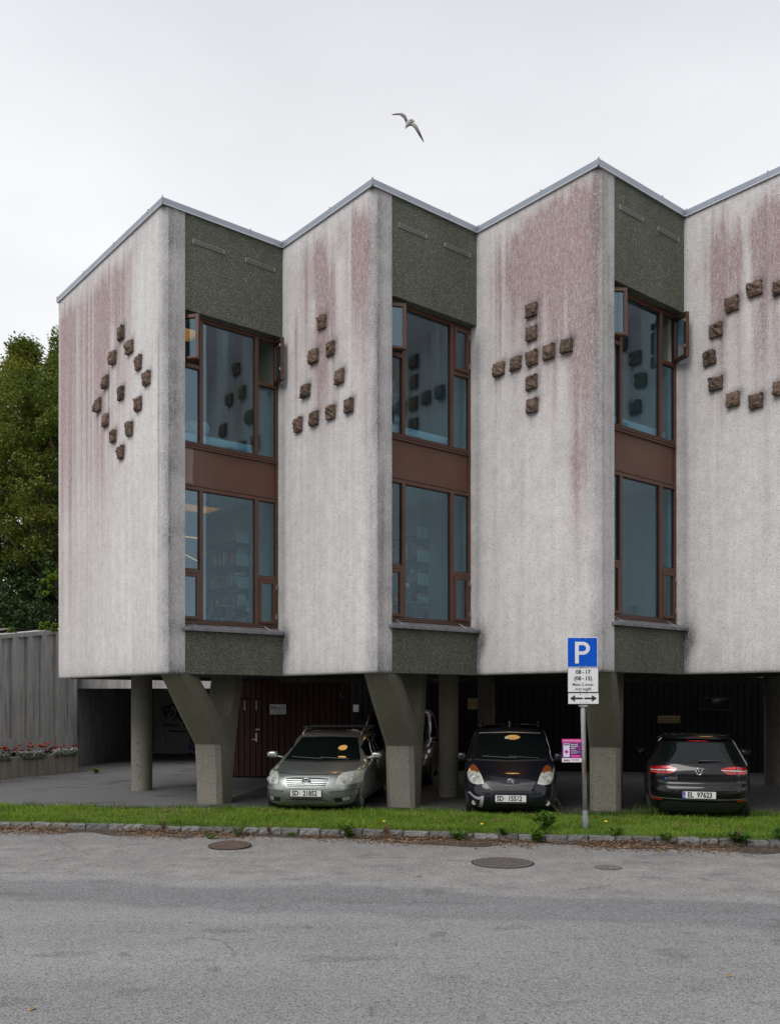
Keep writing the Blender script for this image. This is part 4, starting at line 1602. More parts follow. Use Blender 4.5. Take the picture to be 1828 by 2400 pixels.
# ------------------------------------------------------------------ left side: retaining wall, underpass, planter
WA, WB = np.array([-10.26, 24.0]), np.array([-9.42, 27.4])
WD = (WB - WA) / np.linalg.norm(WB - WA)
WN_ = np.array([-WD[1], WD[0]])         # back (left) side
if WN_[0] > 0:
    WN_ = -WN_
WLEN = float(np.linalg.norm(WB - WA))
rw = empty('retaining_wall', (float(WA[0]), float(WA[1]), 0))
tag(rw, 'weathered grey concrete retaining wall with tall recessed panels', 'wall')
frw = (WA, WD, WN_)


def wtop(s):
    return 3.74 + 0.125 * s


m = MB()
s0, s1 = -6.0, WLEN


def WP(s, t, z):
    q = WA + s * WD + t * WN_
    return (q[0], q[1], z)


m.hexa([WP(s0, .05, -.05), WP(s1, .05, -.05), WP(s1, .55, -.05), WP(s0, .55, -.05), WP(s0, .05, wtop(s0)), WP(s1, .05, wtop(s1)), WP(s1, .55, wtop(s1)), WP(s0, .55, wtop(s0))])
fix_normals(m.build('wall_body', M['retain'], rw))


def px_to_s(px):
    tt = (px - 914) / 2138.0
    return (tt * WA[1] - WA[0]) / (WD[0] - tt * WD[1])


edges = [px_to_s(p) for p in (-62, -36, -28, -2, 2, 29, 39, 64, 74, 97, 108, 130, 140, 161)]
recess = [(edges[i], edges[i + 1]) for i in range(0, len(edges), 2)]
# proud ribs between the recesses, top and bottom bands
cur = s0
for (a_, b_) in recess + [(WLEN, WLEN)]:
    if a_ - cur > 0.01:
        m = MB()
        m.hexa([WP(cur, -.035, .955), WP(a_, -.035, .955), WP(a_, .052, .955), WP(cur, .052, .955), WP(cur, -.035, wtop(cur) - .12), WP(a_, -.035, wtop(a_) - .12), WP(a_, .052, wtop(a_) - .12), WP(cur, .052, wtop(cur) - .12)])
        fix_normals(m.build('rib', M['retain'], rw))
    cur = b_
for (z0f, z1f, nm) in ((lambda s: -.04, lambda s: .953, 'base_band'), (lambda s: wtop(s) - .118, lambda s: wtop(s) - .002, 'top_band')):
    m = MB()
    m.hexa([WP(s0, -.04, z0f(s0)), WP(s1, -.04, z0f(s1)), WP(s1, .053, z0f(s1)), WP(s0, .053, z0f(s0)), WP(s0, -.04, z1f(s0)), WP(s1, -.04, z1f(s1)), WP(s1, .053, z1f(s1)), WP(s0, .053, z1f(s0))])
    fix_normals(m.build(nm, M['retain'], rw))
# drain pipe in the corner
m = MB()
q = WB - .18 * WD - .06 * WN_
m.tube([(q[0], q[1], 0.0), (q[0], q[1], 4.0)], .045, 10)
m.build('downpipe', M['retain'], rw, smooth=True)

# underpass: lintel, side wall, back wall, ceiling
up = empty('underpass', (-8.9, 28.5, 0))
tag(up, 'dark concrete underpass with graffiti behind the round column', 'underpass')
m = MB()
m.box(-9.95, -2.9, 27.6, 28.1, 2.36, 4.2)
m.build('lintel', M['retain'], up)
m = MB()
m.hexa([(-9.62, 27.75, -.05), (-9.45, 27.75, -.05), (-8.80, 34.2, -.05), (-9.2, 34.2, -.05), (-9.62, 27.75, 2.5), (-9.45, 27.75, 2.5), (-8.80, 34.2, 2.5), (-9.2, 34.2, 2.5)])
fix_normals(m.build('side_wall', M['tunnel'], up))
m = MB()
m.box(-8.82, -3.4, 34.0, 34.3, -.05, 2.5)
m.build('back_wall', M['tunnel2'], up)
m = MB()
m.box(-9.5, -2.9, 28.102, 34.3, 2.5, 2.7)
m.build('ceiling', M['tunnel'], up)
m = MB()
m.box(-3.39, -2.9, 28.102, 34.3, -.05, 2.498)
m.build('side_wall', M['tunnel'], up)
# graffiti strokes on the back wall
M['spray'] = simple('black_spray_paint', (0.010, 0.010, 0.011), 0.6)


def gpt(px, py, D=33.985):
    return (px - 914) / 2138.0 * D, D, HC + (1639.6 - py) * D / 2138.0


def stroke(pts, w):
    m = MB()
    P3 = [gpt(370 + a / 6.304, 1560 + b / 6.304) for a, b in pts]
    # smooth the polyline
    Q = []
    for i in range(len(P3) - 1):
        p0, p1, p2, p3 = P3[max(i - 1, 0)], P3[i], P3[i + 1], P3[min(i + 2, len(P3) - 1)]
        for k in range(5):
            t_ = k / 5
            Q.append(tuple(0.5 * ((2 * p1[c]) + (-p0[c] + p2[c]) * t_ + (2 * p0[c] - 5 * p1[c] + 4 * p2[c] - p3[c]) * t_ ** 2 + (-p0[c] + 3 * p1[c] - 3 * p2[c] + p3[c]) * t_ ** 3) for c in range(3)))
    Q.append(P3[-1])
    L_, R_ = [], []
    for i, p in enumerate(Q):
        a, b = Q[max(i - 1, 0)], Q[min(i + 1, len(Q) - 1)]
        dx, dz = b[0] - a[0], b[2] - a[2]
        l = math.hypot(dx, dz) or 1
        ww = w * (0.55 + 0.45 * math.sin(PI * i / max(1, len(Q) - 1)))
        L_.append((p[0] - dz / l * ww, p[1], p[2] + dx / l * ww))
        R_.append((p[0] + dz / l * ww, p[1], p[2] - dx / l * ww))
    m.grid(np.array([L_, R_]))
    m.build('graffiti_stroke', M['spray'], up)


for pts, w in (([(150, 795), (105, 720), (95, 650), (125, 605), (165, 620), (165, 680)], .035), ([(165, 690), (180, 600), (230, 585), (285, 625), (295, 700), (260, 770), (220, 825)], .045), ([(115, 680), (130, 740), (145, 690), (115, 680)], .022), ([(190, 680), (205, 755), (232, 690), (190, 680)], .025),
               ([(128, 645), (136, 655)], .02), ([(150, 642), (155, 652)], .02), ([(200, 645), (206, 655)], .022), ([(245, 650), (252, 662)], .022), ([(300, 700), (310, 770), (340, 810), (380, 800)], .04), ([(300, 650), (330, 600), (380, 590)], .04),
               ([(55, 880), (180, 880), (320, 893)], .03), ([(150, 968), (280, 975), (440, 983)], .028), ([(375, 888), (440, 892)], .03), ([(60, 605), (72, 612)], .016), ([(50, 625), (62, 630)], .016), ([(68, 632), (80, 640)], .016)):
    stroke(pts, w)

# little trolley with a blue tray, half hidden by the column
tr = empty('trolley', (-7.05, 33.2, 0))
tag(tr, 'small steel trolley with a blue tray at the back of the underpass', 'trolley')
x0, x1, y0, y1 = -7.33, -6.70, 33.0, 33.5
for (a, b) in ((x0, y0), (x1, y0), (x0, y1), (x1, y1)):
    m = MB()
    m.tube([(a, b, .09), (a, b, 1.0)], .014, 8)
    m.build('post', M['steel'], tr)
    m = MB()
    m.tube([(a - .02, b, .045), (a + .02, b, .045)], .045, 12)
    m.build('caster', M['tyre'], tr)
m = MB()
m.box(x0 - .01, x1 + .01, y0 - .01, y1 + .01, .20, .36)
m.build('tray', simple('blue_plastic_tray', (0.012, 0.05, 0.28), 0.4), tr)
m = MB()
for zz in (.45, .62, .80, .98):
    m.tube([(x0, y0, zz), (x1, y0, zz)], .010, 6)
    m.tube([(x0, y1, zz), (x1, y1, zz)], .010, 6)
m.build('rail', M['steel'], tr)

# planter and its flowers
PA, PB = np.array([-9.87, 23.1]), np.array([-8.69, 25.45])
PD = (PB - PA) / np.linalg.norm(PB - PA)
PN = np.array([-PD[1], PD[0]])
PL = float(np.linalg.norm(PB - PA))
pl = empty('planter', (float(PA[0]), float(PA[1]), 0))
tag(pl, 'long concrete flower planter at the foot of the retaining wall', 'planter')
fp = (PA, PD, PN)
m = MB()
m.fbox(fp, -5, PL, 0, .12, -.03, .54)
m.fbox(fp, -5, PL - .121, .72, .80, -.03, .53)
m.fbox(fp, PL - .12, PL, .121, .80, -.03, .539)
m.build('box', M['planter'], pl, bevel=.012)
m = MB()
m.fbox(fp, -5, PL - .122, .122, .718, .30, .49)
m.build('soil', M['earth'], pl)


def PP(s, t):
    return PA + s * PD + t * PN


rgf = np.random.default_rng(8)
M['red'] = simple('red_petal', (0.55, 0.025, 0.008), 0.5, 0, 0.2, 30)
M['orange'] = simple('orange_petal', (0.75, 0.13, 0.008), 0.5, 0, 0.2, 30)
M['bronze'] = simple('bronze_leaf', (0.045, 0.018, 0.014), 0.5, 0, 0.3, 30)
spots = [(2, 1), (20, 0), (33, 0), (43, 1), (63, 0), (70, 0), (74, 0), (92, 1), (94, 0), (107, 1), (111, 1), (124, 0), (128, 0), (146, 1), (170, 0), (-14, 0), (-25, 1)]
words = ['at the left frame edge', 'second from the left', 'third from the left', 'fourth from the left', 'at the left of the large red clump', 'in the middle of the large red clump', 'at the right of the large red clump', 'tallest orange bloom of the bed', 'under the tall orange bloom', 'over dark leaves right of centre', 'low over the dark leaves', 'of the bright red pair', 'right of the bright red pair', 'alone among the white flowers', 'at the wall end of the planter', 'just outside the frame', 'farther along the planter']
for (px, c), wd in zip(spots, words):
    tt = (px - 914) / 2138.0
    o2 = PA + .36 * PN
    s = (tt * o2[1] - o2[0]) / (PD[0] - tt * PD[1])
    p = PP(s, .36 + rgf.normal(0, .05))
    h = .64 + rgf.uniform(0, .14)
    root = empty('begonia', (float(p[0]), float(p[1]), .49))
    tag(root, ('orange' if c else 'red') + ' begonia in the planter, ' + wd, 'flower', 'begonias in the planter')
    m = MB()
    for q in range(16):
        a, el = rgf.uniform(0, 2 * PI), rgf.uniform(-.2, 1.2)
        d = np.array([math.cos(a) * math.cos(el), math.sin(a) * math.cos(el), math.sin(el)])
        c0 = np.array([p[0], p[1], .52]) + d * .04
        sx = np.array([-math.sin(a), math.cos(a), 0]) * .05
        l = rgf.uniform(.09, .16)
        m.add([c0, c0 + d * l * .5 + sx, c0 + d * l, c0 + d * l * .5 - sx], [(0, 1, 2, 3)])
    m.build('leaves', M['bronze'], root)
    m = MB()
    for b in range(3):
        bc = np.array([p[0] + rgf.normal(0, .06), p[1] + rgf.normal(0, .06), h + rgf.normal(0, .03)])
        for q in range(8):
            a = 2 * PI * q / 8 + rgf.uniform(0, .4)
            el = rgf.uniform(.0, 1.1)
            d = np.array([math.cos(a) * math.cos(el), math.sin(a) * math.cos(el), math.sin(el)])
            sx = np.array([-math.sin(a), math.cos(a), 0.02]) * .035
            m.add([bc, bc + d * .035 + sx, bc + d * .065, bc + d * .035 - sx], [(0, 1, 2, 3)])
    m.build('bloom', M['orange'] if c else M['red'], root)
# white edging flowers
n = 3000
s = rgf.uniform(-3.5, PL - .05, n)
s = s[(np.sin(s * 5.5 + 2.2) > -.75)]
n = len(s)
t_ = np.abs(rgf.normal(.0, .11, n)) - .05
P2 = PA[None] + s[:, None] * PD[None] + t_[:, None] * PN[None]
zf = .53 + rgf.uniform(-.05, .13, n)
fl = leaf_cards('alyssum', P2[:, 0], P2[:, 1], zf, .050, simple('white_petal', (.80, .80, .78), .6), rgf, 1.2)
tag(fl, 'low white edging flowers spilling along the planter rim', 'flowers', kind='stuff')
fl = leaf_cards('alyssum_leaves', P2[:, 0] + .01, P2[:, 1] + .01, zf - .05, .06, M['weed_dark'], rgf, 1.2)
tag(fl, 'small green leaves of the white edging flowers', 'leaves', kind='stuff')

# ------------------------------------------------------------------ terrace and planting above the wall
rows = []
for t_ in np.linspace(0, 1, 10):
    row = []
    for s in np.linspace(-7, 9, 18):
        base = WA + s * WD + .55 * WN_ + t_ * 26 * WN_
        if s > WLEN:
            base = WA + s * WD + .55 * WN_ + t_ * 26 * WN_
        row.append((base[0], base[1], wtop(min(s, WLEN)) - .03 + .9 * t_ + .15 * math.sin(s * 1.3 + t_ * 9)))
    rows.append(row)
m = MB()
m.grid(np.array(rows))
te = m.build('terrain', simple('bare_soil_path', (0.17, 0.135, 0.105), .95, 0, .3, 3), smooth=True)
tag(te, kind='structure')
m = MB()
m.grid(np.array([[(x, y, 4.15 + .03 * (y - 28)) for x in np.linspace(-9.4, 6, 8)] for y in np.linspace(28.1, 60, 8)]))
te = m.build('terrain', M['earth'])
tag(te, kind='structure')


def crown_mesh(name, clusters, nper, size, rg, flat=.5):
    """clusters: (x,y,z,r)"""
    Cc = np.array(clusters)
    n = len(Cc) * nper
    ci = np.repeat(np.arange(len(Cc)), nper)
    d = rg.normal(0, 1, (n, 3))
    d /= np.linalg.norm(d, axis=1)[:, None]
    rr = rg.random(n) ** .45
    P = Cc[ci, :3] + d * (rr * Cc[ci, 3])[:, None] * np.array([1, 1, .75])
    # leaf frame
    nn = rg.normal(0, 1, (n, 3)) + np.array([0, 0, 1.0]) * flat * 2
    nn /= np.linalg.norm(nn, axis=1)[:, None]
    a = rg.normal(0, 1, (n, 3))
    u = np.cross(nn, a)
    u /= np.linalg.norm(u, axis=1)[:, None] + 1e-9
    v = np.cross(nn, u)
    l = size * rg.uniform(.6, 1.4, n)[:, None]
    w = l * .55
    V = np.stack([P - u * l * .5, P - v * w * .5 + nn * l * .05, P + u * l * .5, P + v * w * .5 + nn * l * .05], 1)
    F = np.arange(n * 4).reshape(n, 4)
    return np_mesh(name, V.reshape(-1, 3), F)


def tree(x, y, z0, H_, r, seed, label, mat, ncl=150, nper=130, lsize=.17, base=.2, group='trees on the terrace', name='broadleaf_tree'):
    rg = np.random.default_rng(seed)
    root = empty(name, (x, y, z0))
    tag(root, label, 'tree', group)
    m = MB()
    top = np.array([x + rg.normal(0, .3), y + rg.normal(0, .3), z0 + H_ * .9])
    trunk = [np.array([x, y, z0 - .3])]
    for k in range(1, 7):
        q = k / 6
        trunk.append(np.array([x, y, z0]) * (1 - q) + top * q + np.array([rg.normal(0, .12), rg.normal(0, .12), 0]))
    tr_ = [.24 * (1 - .85 * k / 6) * (H_ / 12) for k in range(7)]
    m.tube(trunk, tr_, 9)
    cl = []
    for i in range(ncl):
        q = base + (1 - base) * rg.random() ** .85
        hh = z0 + H_ * q
        prof = math.sin(min(1, (q - base) / (1 - base) * .92 + .14) * PI) ** .6
        if q > .8:
            prof *= 1 - (q - .8) * 2.4
        a = rg.uniform(0, 2 * PI)
        rad = r * prof * math.sqrt(rg.uniform(.05, 1)) * rg.uniform(.8, 1.12)
        c = np.array([x + math.cos(a) * rad, y + math.sin(a) * rad, hh + rg.normal(0, .2)])
        cl.append((c[0], c[1], c[2], rg.uniform(.28, .75) * (r / 3.0)))
        if i % 4 == 0:
            qq = max(.12, q - .22)
            st = np.array([x, y, z0]) * (1 - qq) + top * qq
            mid = (st + c) / 2 + np.array([0, 0, -.2])
            m.tube([st, mid, c], [.06 * H_ / 12, .035 * H_ / 12, .012], 5)
    m.build('trunk', M['bark'], root, smooth=True)
    me = crown_mesh('crown', cl, nper, lsize, rg)
    put('crown', me, mat, root)
    return root


M['bark'] = simple('grey_bark', (0.085, 0.07, 0.055), .9, 0, .3, 6, .6, 20, stretch=(1, 1, .2))
M['leafA'] = mat_leaf('hornbeam_leaf', (0.080, 0.128, 0.015), (0.205, 0.220, 0.032), .38)
M['leafB'] = mat_leaf('maple_leaf', (0.068, 0.112, 0.014), (0.175, 0.195, 0.030), .38)
M['hedge'] = mat_leaf('yew_hedge', (0.018, 0.045, 0.010), (0.040, 0.075, 0.014), .12)
M['lime'] = mat_leaf('lime_green_shrub', (0.11, 0.19, 0.015), (0.17, 0.24, 0.02), .25)
tree(-14.6, 36.5, 4.6, 11.4, 3.3, 31, 'tall hornbeam in the middle behind the retaining wall', M['leafA'], 380, 190, .125)
tree(-12.2, 34.5, 4.5, 10.9, 3.0, 32, 'tall tree whose crown touches the pale building edge', M['leafB'], 340, 190, .125)
tree(-17.4, 37.0, 4.6, 11.6, 3.2, 33, 'broad tree cut by the left edge of the picture', M['leafA'], 320, 180, .125)
tree(-15.2, 43.0, 4.8, 12.0, 3.6, 34, 'farther tree showing between the two front crowns', M['leafB'], 240, 150, .16)


def shrub(x, y, z0, rx, rz, seed, label, mat, ncl=60, nper=130, ls=.10, name='shrub', group='shrubs on the terrace'):
    rg = np.random.default_rng(seed)
    root = empty(name, (x, y, z0))
    tag(root, label, 'shrub', group)
    cl = []
    m = MB()
    for i in range(ncl):
        a, el = rg.uniform(0, 2 * PI), math.asin(rg.uniform(-.15, 1))
        q = rg.uniform(.55, 1.0)
        c = (x + rx * q * math.cos(a) * math.cos(el), y + rx * q * math.sin(a) * math.cos(el), z0 + rz * q * max(.05, math.sin(el)))
        cl.append((*c, rg.uniform(.16, .32) * (rx / 1.2)))
        if i % 5 == 0:
            m.tube([(x, y, z0 - .1), ((x + c[0]) / 2, (y + c[1]) / 2, z0 + (c[2] - z0) * .6), c], [.03, .02, .008], 5)
    m.build('branches', M['bark'], root)
    put('foliage', crown_mesh('foliage', cl, nper, ls, rg), mat, root)


shrub(-12.6, 29.9, 4.0, 1.5, 1.5, 41, 'dark low evergreen shrub directly behind the retaining wall', M['hedge'], 90, 150)
shrub(-11.7, 31.4, 4.2, 1.3, 2.7, 42, 'dark evergreen shrub beside the pale building edge', M['hedge'], 90, 150)
shrub(-14.0, 32.2, 4.2, 1.6, 2.2, 43, 'dark shrub under the tree trunks', M['hedge'], 90, 150)
shrub(-13.2, 35.0, 4.4, 1.9, 3.4, 48, 'tall dark shrub filling the gap between the trunks', M['hedge'], 110, 150, .13)
shrub(-16.2, 35.5, 4.4, 2.0, 3.2, 49, 'tall dark shrub behind the yellow-green one', M['hedge'], 100, 150, .13)
shrub(-13.6, 31.0, 4.4, .55, 1.75, 44, 'yellow-green shrub at the left frame edge', M['lime'], 30, 110, .09)
shrub(-11.15, 30.6, 5.5, .55, 1.15, 45, 'bright green top of a shrub near the building edge', M['lime'], 34, 110, .09)
shrub(-9.85, 26.3, wtop(2.4) - .02, .28, .26, 46, 'small bright green fern on top of the retaining wall', M['lime'], 16, 60, .09, 'fern', None)
shrub(-10.3, 24.9, wtop(1.2) - .03, .14, .12, 47, 'small yellow-green moss cushion on the wall top', M['lime'], 10, 50, .06, 'moss_cushion', None)
# trees down the street, seen only as reflections in the left panes
for i, (x, y, h, r, lb) in enumerate(((30, 13.5, 6.0, 2.6, 'street tree mirrored low in the first lower window'), (36, 8.0, 6.5, 3.2, 'second street tree mirrored in the first lower window'), (27, 20.0, 5.0, 2.4, 'farthest street tree mirrored in the first lower window'))):
    tree(x, y, -.1, h, r, 60 + i, lb, M['leafB'], 70, 110, .22, .12, 'trees down the street')

# the far side of the street, behind the camera: it is what the windows and car paint mirror
def copy_thing(src, loc, rz, sc, label):
    r_ = src.copy()
    COL.objects.link(r_)
    r_.location = loc
    r_.rotation_euler = (0, 0, rz)
    r_.scale = (sc, sc, sc)
    r_['label'] = label
    for ch in src.children:
        q_ = ch.copy()
        COL.objects.link(q_)
        q_.parent = r_
        q_.matrix_parent_inverse = ch.matrix_parent_inverse.copy()
    return r_


opp = tree(-26.0, -14.0, -.1, 9.5, 3.6, 71, 'leafy tree across the street, first of the row behind the viewer', M['leafB'], 90, 120, .30, .10, 'trees across the street')
ordn = ['second', 'third', 'fourth', 'fifth', 'sixth', 'seventh', 'eighth']
for i, (x, y, rz, sc) in enumerate(((-18.5, -15.5, 1.0, 1.05), (-11.5, -13.5, 2.2, .92), (9.5, -14.0, 3.0, 1.0), (16.0, -15.5, 4.1, 1.08), (22.5, -13.5, .6, .95), (29.5, -15.0, 5.0, 1.1), (37, -12.5, 1.7, 1.0))):
    copy_thing(opp, (x, y, -.1), rz, sc, 'leafy tree across the street, %s of the row behind the viewer' % ordn[i])
hs = empty('opposite_house', (-1.5, -18, 0))
tag(hs, 'gabled house across the street, mirrored in the black car', 'house')
m = MB()
m.box(-8.0, 6.0, -24, -16, -.1, 5.0)
m.build('wall', simple('ochre_house_paint', (.30, .24, .15), .8), hs)
m = MB()
m.v = [(-8.5, -24.5, 4.9), (6.5, -24.5, 4.9), (6.5, -15.5, 4.9), (-8.5, -15.5, 4.9), (-8.5, -20, 8.6), (6.5, -20, 8.6)]
m.f = [(0, 1, 5, 4), (2, 3, 4, 5), (0, 4, 3), (1, 2, 5), (3, 2, 1, 0)]
m.build('roof', simple('dark_roof_tile', (.06, .05, .05), .8), hs)
for i in range(5):
    for z in (1.0, 3.2):
        m = MB()
        m.box(-7.0 + i * 2.7, -5.8 + i * 2.7, -16.05, -15.98, z, z + 1.2)
        w_ = m.build('window', M['white'], hs)
        m = MB()
        m.box(-6.9 + i * 2.7, -5.9 + i * 2.7, -15.979, -15.97, z + .1, z + 1.1)
        m.build('pane', M['carglass'], w_)

# ------------------------------------------------------------------ inside the undercroft
SA = np.array([-4.15, 23.35])
sw = empty('storage_wall', (float(SA[0] + 1.6), float(SA[1]), 0))
tag(sw, 'red-brown board wall with a plank door behind the silver car', 'board wall')
fsw = (SA, ROW, ROWN)
m = MB()
m.fbox(fsw, 0.0, 3.12, .05, .09, 0.02, ZC - .003)
m.build('backing', M['board_dark'], sw)
rb = random.Random(4)
for i in range(21):
    a = i * .149
    z0 = .06 + rb.uniform(0, .02)
    if a < .80:
        pass
    m = MB()
    if .0 <= a < .78:
        m.fbox(fsw, a, a + .128, 0.0, .045, 2.06, ZC - .004)
        m.build('board', M['board'], sw)
        m = MB()
        m.fbox(fsw, a, a + .128, -.006, .045, z0, 2.03)
        m.build('door_board', M['board'], sw)
    else:
        m.fbox(fsw, a, a + .128, rb.uniform(-.003, .003), .045, z0, ZC - .004)
        m.build('board', M['board'], sw)
hd = MB()
hd.fbox(fsw, .735, .765, -.03, -.007, .95, 1.17)
hd.fbox(fsw, .64, .745, -.05, -.035, 1.0, 1.018)
hd.fbox(fsw, .735, .83, -.03, -.007, 1.25, 1.275)
hd.build('door_handle', M['steel'], sw)
for a in (.14, .43, .73):
    h = MB()
    h.fbox(fsw, a, a + .03, -.012, -.0062, 1.75, 2.0)
    h.build('strap', M['galv'], sw)
# free-hanging loop of cable
m = MB()
cx, cy = -1.21, 22.9
m.tube([(cx + .04, cy, 2.38), (cx + .01, cy, 2.25), (cx - .05, cy, 2.15), (cx - .02, cy, 2.10), (cx + .06, cy, 2.13), (cx + .02, cy, 2.19), (cx - .05, cy, 2.12), (cx + .0, cy, 2.07), (cx + .07, cy, 2.10)], .006, 5)
cb = m.build('cable', M['vent'])
tag(cb, 'loose pale loop of cable hanging from the ceiling above the silver car', 'cable')
# name board on the storage wall
q = SA + 1.10 * ROW - .012 * ROWN
sg = empty('wall_sign', (float(q[0]), float(q[1]), 1.65), world=False)
sg.rotation_euler = (0, 0, TH)
tag(sg, 'white Frilager sign on the red-brown board wall', 'sign')
m = MB()
m.box(0, .42, -.012, 0, 0, .255)
m.build('plate', M['signwhite'], sg)
Mx = frame_matrix((.035, -.0135, .175), (1, 0, 0), (0, 0, 1))
M['greyink'] = simple('grey_ink', (.30, .30, .30), .5)
text_obj('lettering', 'Fri', .125, M['ink'], sg, frame_matrix((.025, -.0135, .165), (1, 0, 0), (0, 0, 1)), align='LEFT', bold=.003)
text_obj('lettering', 'lager', .125, M['greyink'], sg, frame_matrix((.155, -.0135, .165), (1, 0, 0), (0, 0, 1)), align='LEFT')
m = MB()
m.box(.15, .27, -.0135, -.0122, .082, .092)
m.box(.08, .34, -.0135, -.0122, .045, .055)
m.build('small_print', M['greyink'], sg)
# dark board wall at the back
BA = np.array([-1.0, 26.2])
bwk = empty('back_wall', (4.0, 25.6, 0))
tag(bwk, 'near-black vertical board wall at the back of the parking bays', 'board wall')
fbk = (BA, ROW, ROWN)
m = MB()
m.fbox(fbk, -.6, 30.0, .05, .10, 0.0, ZC - .003)
m.build('backing', M['board_dark'], bwk)
for i in range(80):
    a = -.5 + i * .18
    m = MB()
    m.fbox(fbk, a, a + .155, 0.0, .045, .03, ZC - .004)
    m.build('board', M['board_dark'], bwk)


def wallboard(px0, px1, py0, py1, D, mat, label, name, cat):
    x0, x1 = (px0 - 914) / 2138 * D, (px1 - 914) / 2138 * D
    z1, z0 = HC + (1639.6 - py0) * D / 2138, HC + (1639.6 - py1) * D / 2138
    root = empty(name, (x0, D, z0), world=False)
    root.rotation_euler = (0, 0, TH)
    tag(root, label, cat)
    m = MB()
    m.box(0, x1 - x0, -.02, 0, 0, z1 - z0)
    m.build('plate', mat, root)
    return root, x1 - x0, z1 - z0


M['woodsign'] = simple('ochre_board', (.36, .24, .12), .7, 0, .15, 10)
r_, w_, h_ = wallboard(1541, 1592, 1678, 1695, 25.3, M['woodsign'], 'ochre sign reserving the space behind the black car', 'wall_sign', 'sign')
text_obj('lettering', 'Reservert for', .095, M['ink'], r_, frame_matrix((w_ / 2, -.0215, h_ * .70), (1, 0, 0), (0, 0, 1)))
text_obj('lettering', 'bibliotekets bil', .095, M['ink'], r_, frame_matrix((w_ / 2, -.0215, h_ * .27), (1, 0, 0), (0, 0, 1)))
wallboard(1096, 1121, 1637, 1663, 25.6, M['woodsign'], 'plain ochre board on the back wall between two round columns', 'notice_board', 'board')
wallboard(828, 841, 1652, 1669, 26.1, M['signwhite'], 'small pale switch box on the dark back wall', 'switch_box', 'box')
r_, w_, h_ = wallboard(1636, 1712, 1634, 1666, 25.2, M['black'], 'dim dark-framed window on the back wall above the black car', 'back_window', 'window')
m = MB()
m.box(.05, w_ - .05, -.028, -.021, .05, h_ - .05)
m.build('pane', M['carglass'], r_)

# lit round ceiling lamps of the undercroft
M['lamp'] = emitter('warm_lamp_glass', (1.0, 0.55, 0.16), 5.0)
for (x, y, lab) in ((-1.02, 18.35, 'round warm ceiling lamp above the silver car'), (2.40, 17.75, 'round warm ceiling lamp above the navy car'), (5.9, 16.9, 'round warm ceiling lamp above the black car'), (.42, 19.7, 'round warm ceiling lamp above the beige van')):
    root = empty('ceiling_lamp', (x, y, ZC))
    tag(root, lab, 'lamp', 'lit ceiling lamps under the building')
    m = MB()
    m.tube([(x, y, ZC + .003), (x, y, ZC - .004)], .17, 24)
    m.build('base', M['white'], root)
    m = MB()
    m.tube([(x, y, ZC - .0045), (x, y, ZC - .009)], [.15, .145], 24)
    m.build('diffuser', M['lamp'], root)
# ------------------------------------------------------------------ vehicles


def pchip(xk, yk, x):
    xk, yk = np.asarray(xk, float), np.asarray(yk, float)
    h = np.diff(xk)
    d = np.diff(yk) / h
    mm = np.zeros_like(yk)
    mm[0], mm[-1] = d[0], d[-1]
    for i in range(1, len(yk) - 1):
        if d[i - 1] * d[i] > 0:
            w1, w2 = 2 * h[i] + h[i - 1], h[i] + 2 * h[i - 1]
            mm[i] = (w1 + w2) / (w1 / d[i - 1] + w2 / d[i])
    i = np.clip(np.searchsorted(xk, x) - 1, 0, len(h) - 1)
    t = (x - xk[i]) / h[i]
    return ((2 * t ** 3 - 3 * t ** 2 + 1) * yk[i] + (t ** 3 - 2 * t ** 2 + t) * h[i] * mm[i] + (-2 * t ** 3 + 3 * t ** 2) * yk[i + 1] + (t ** 3 - t ** 2) * h[i] * mm[i + 1])


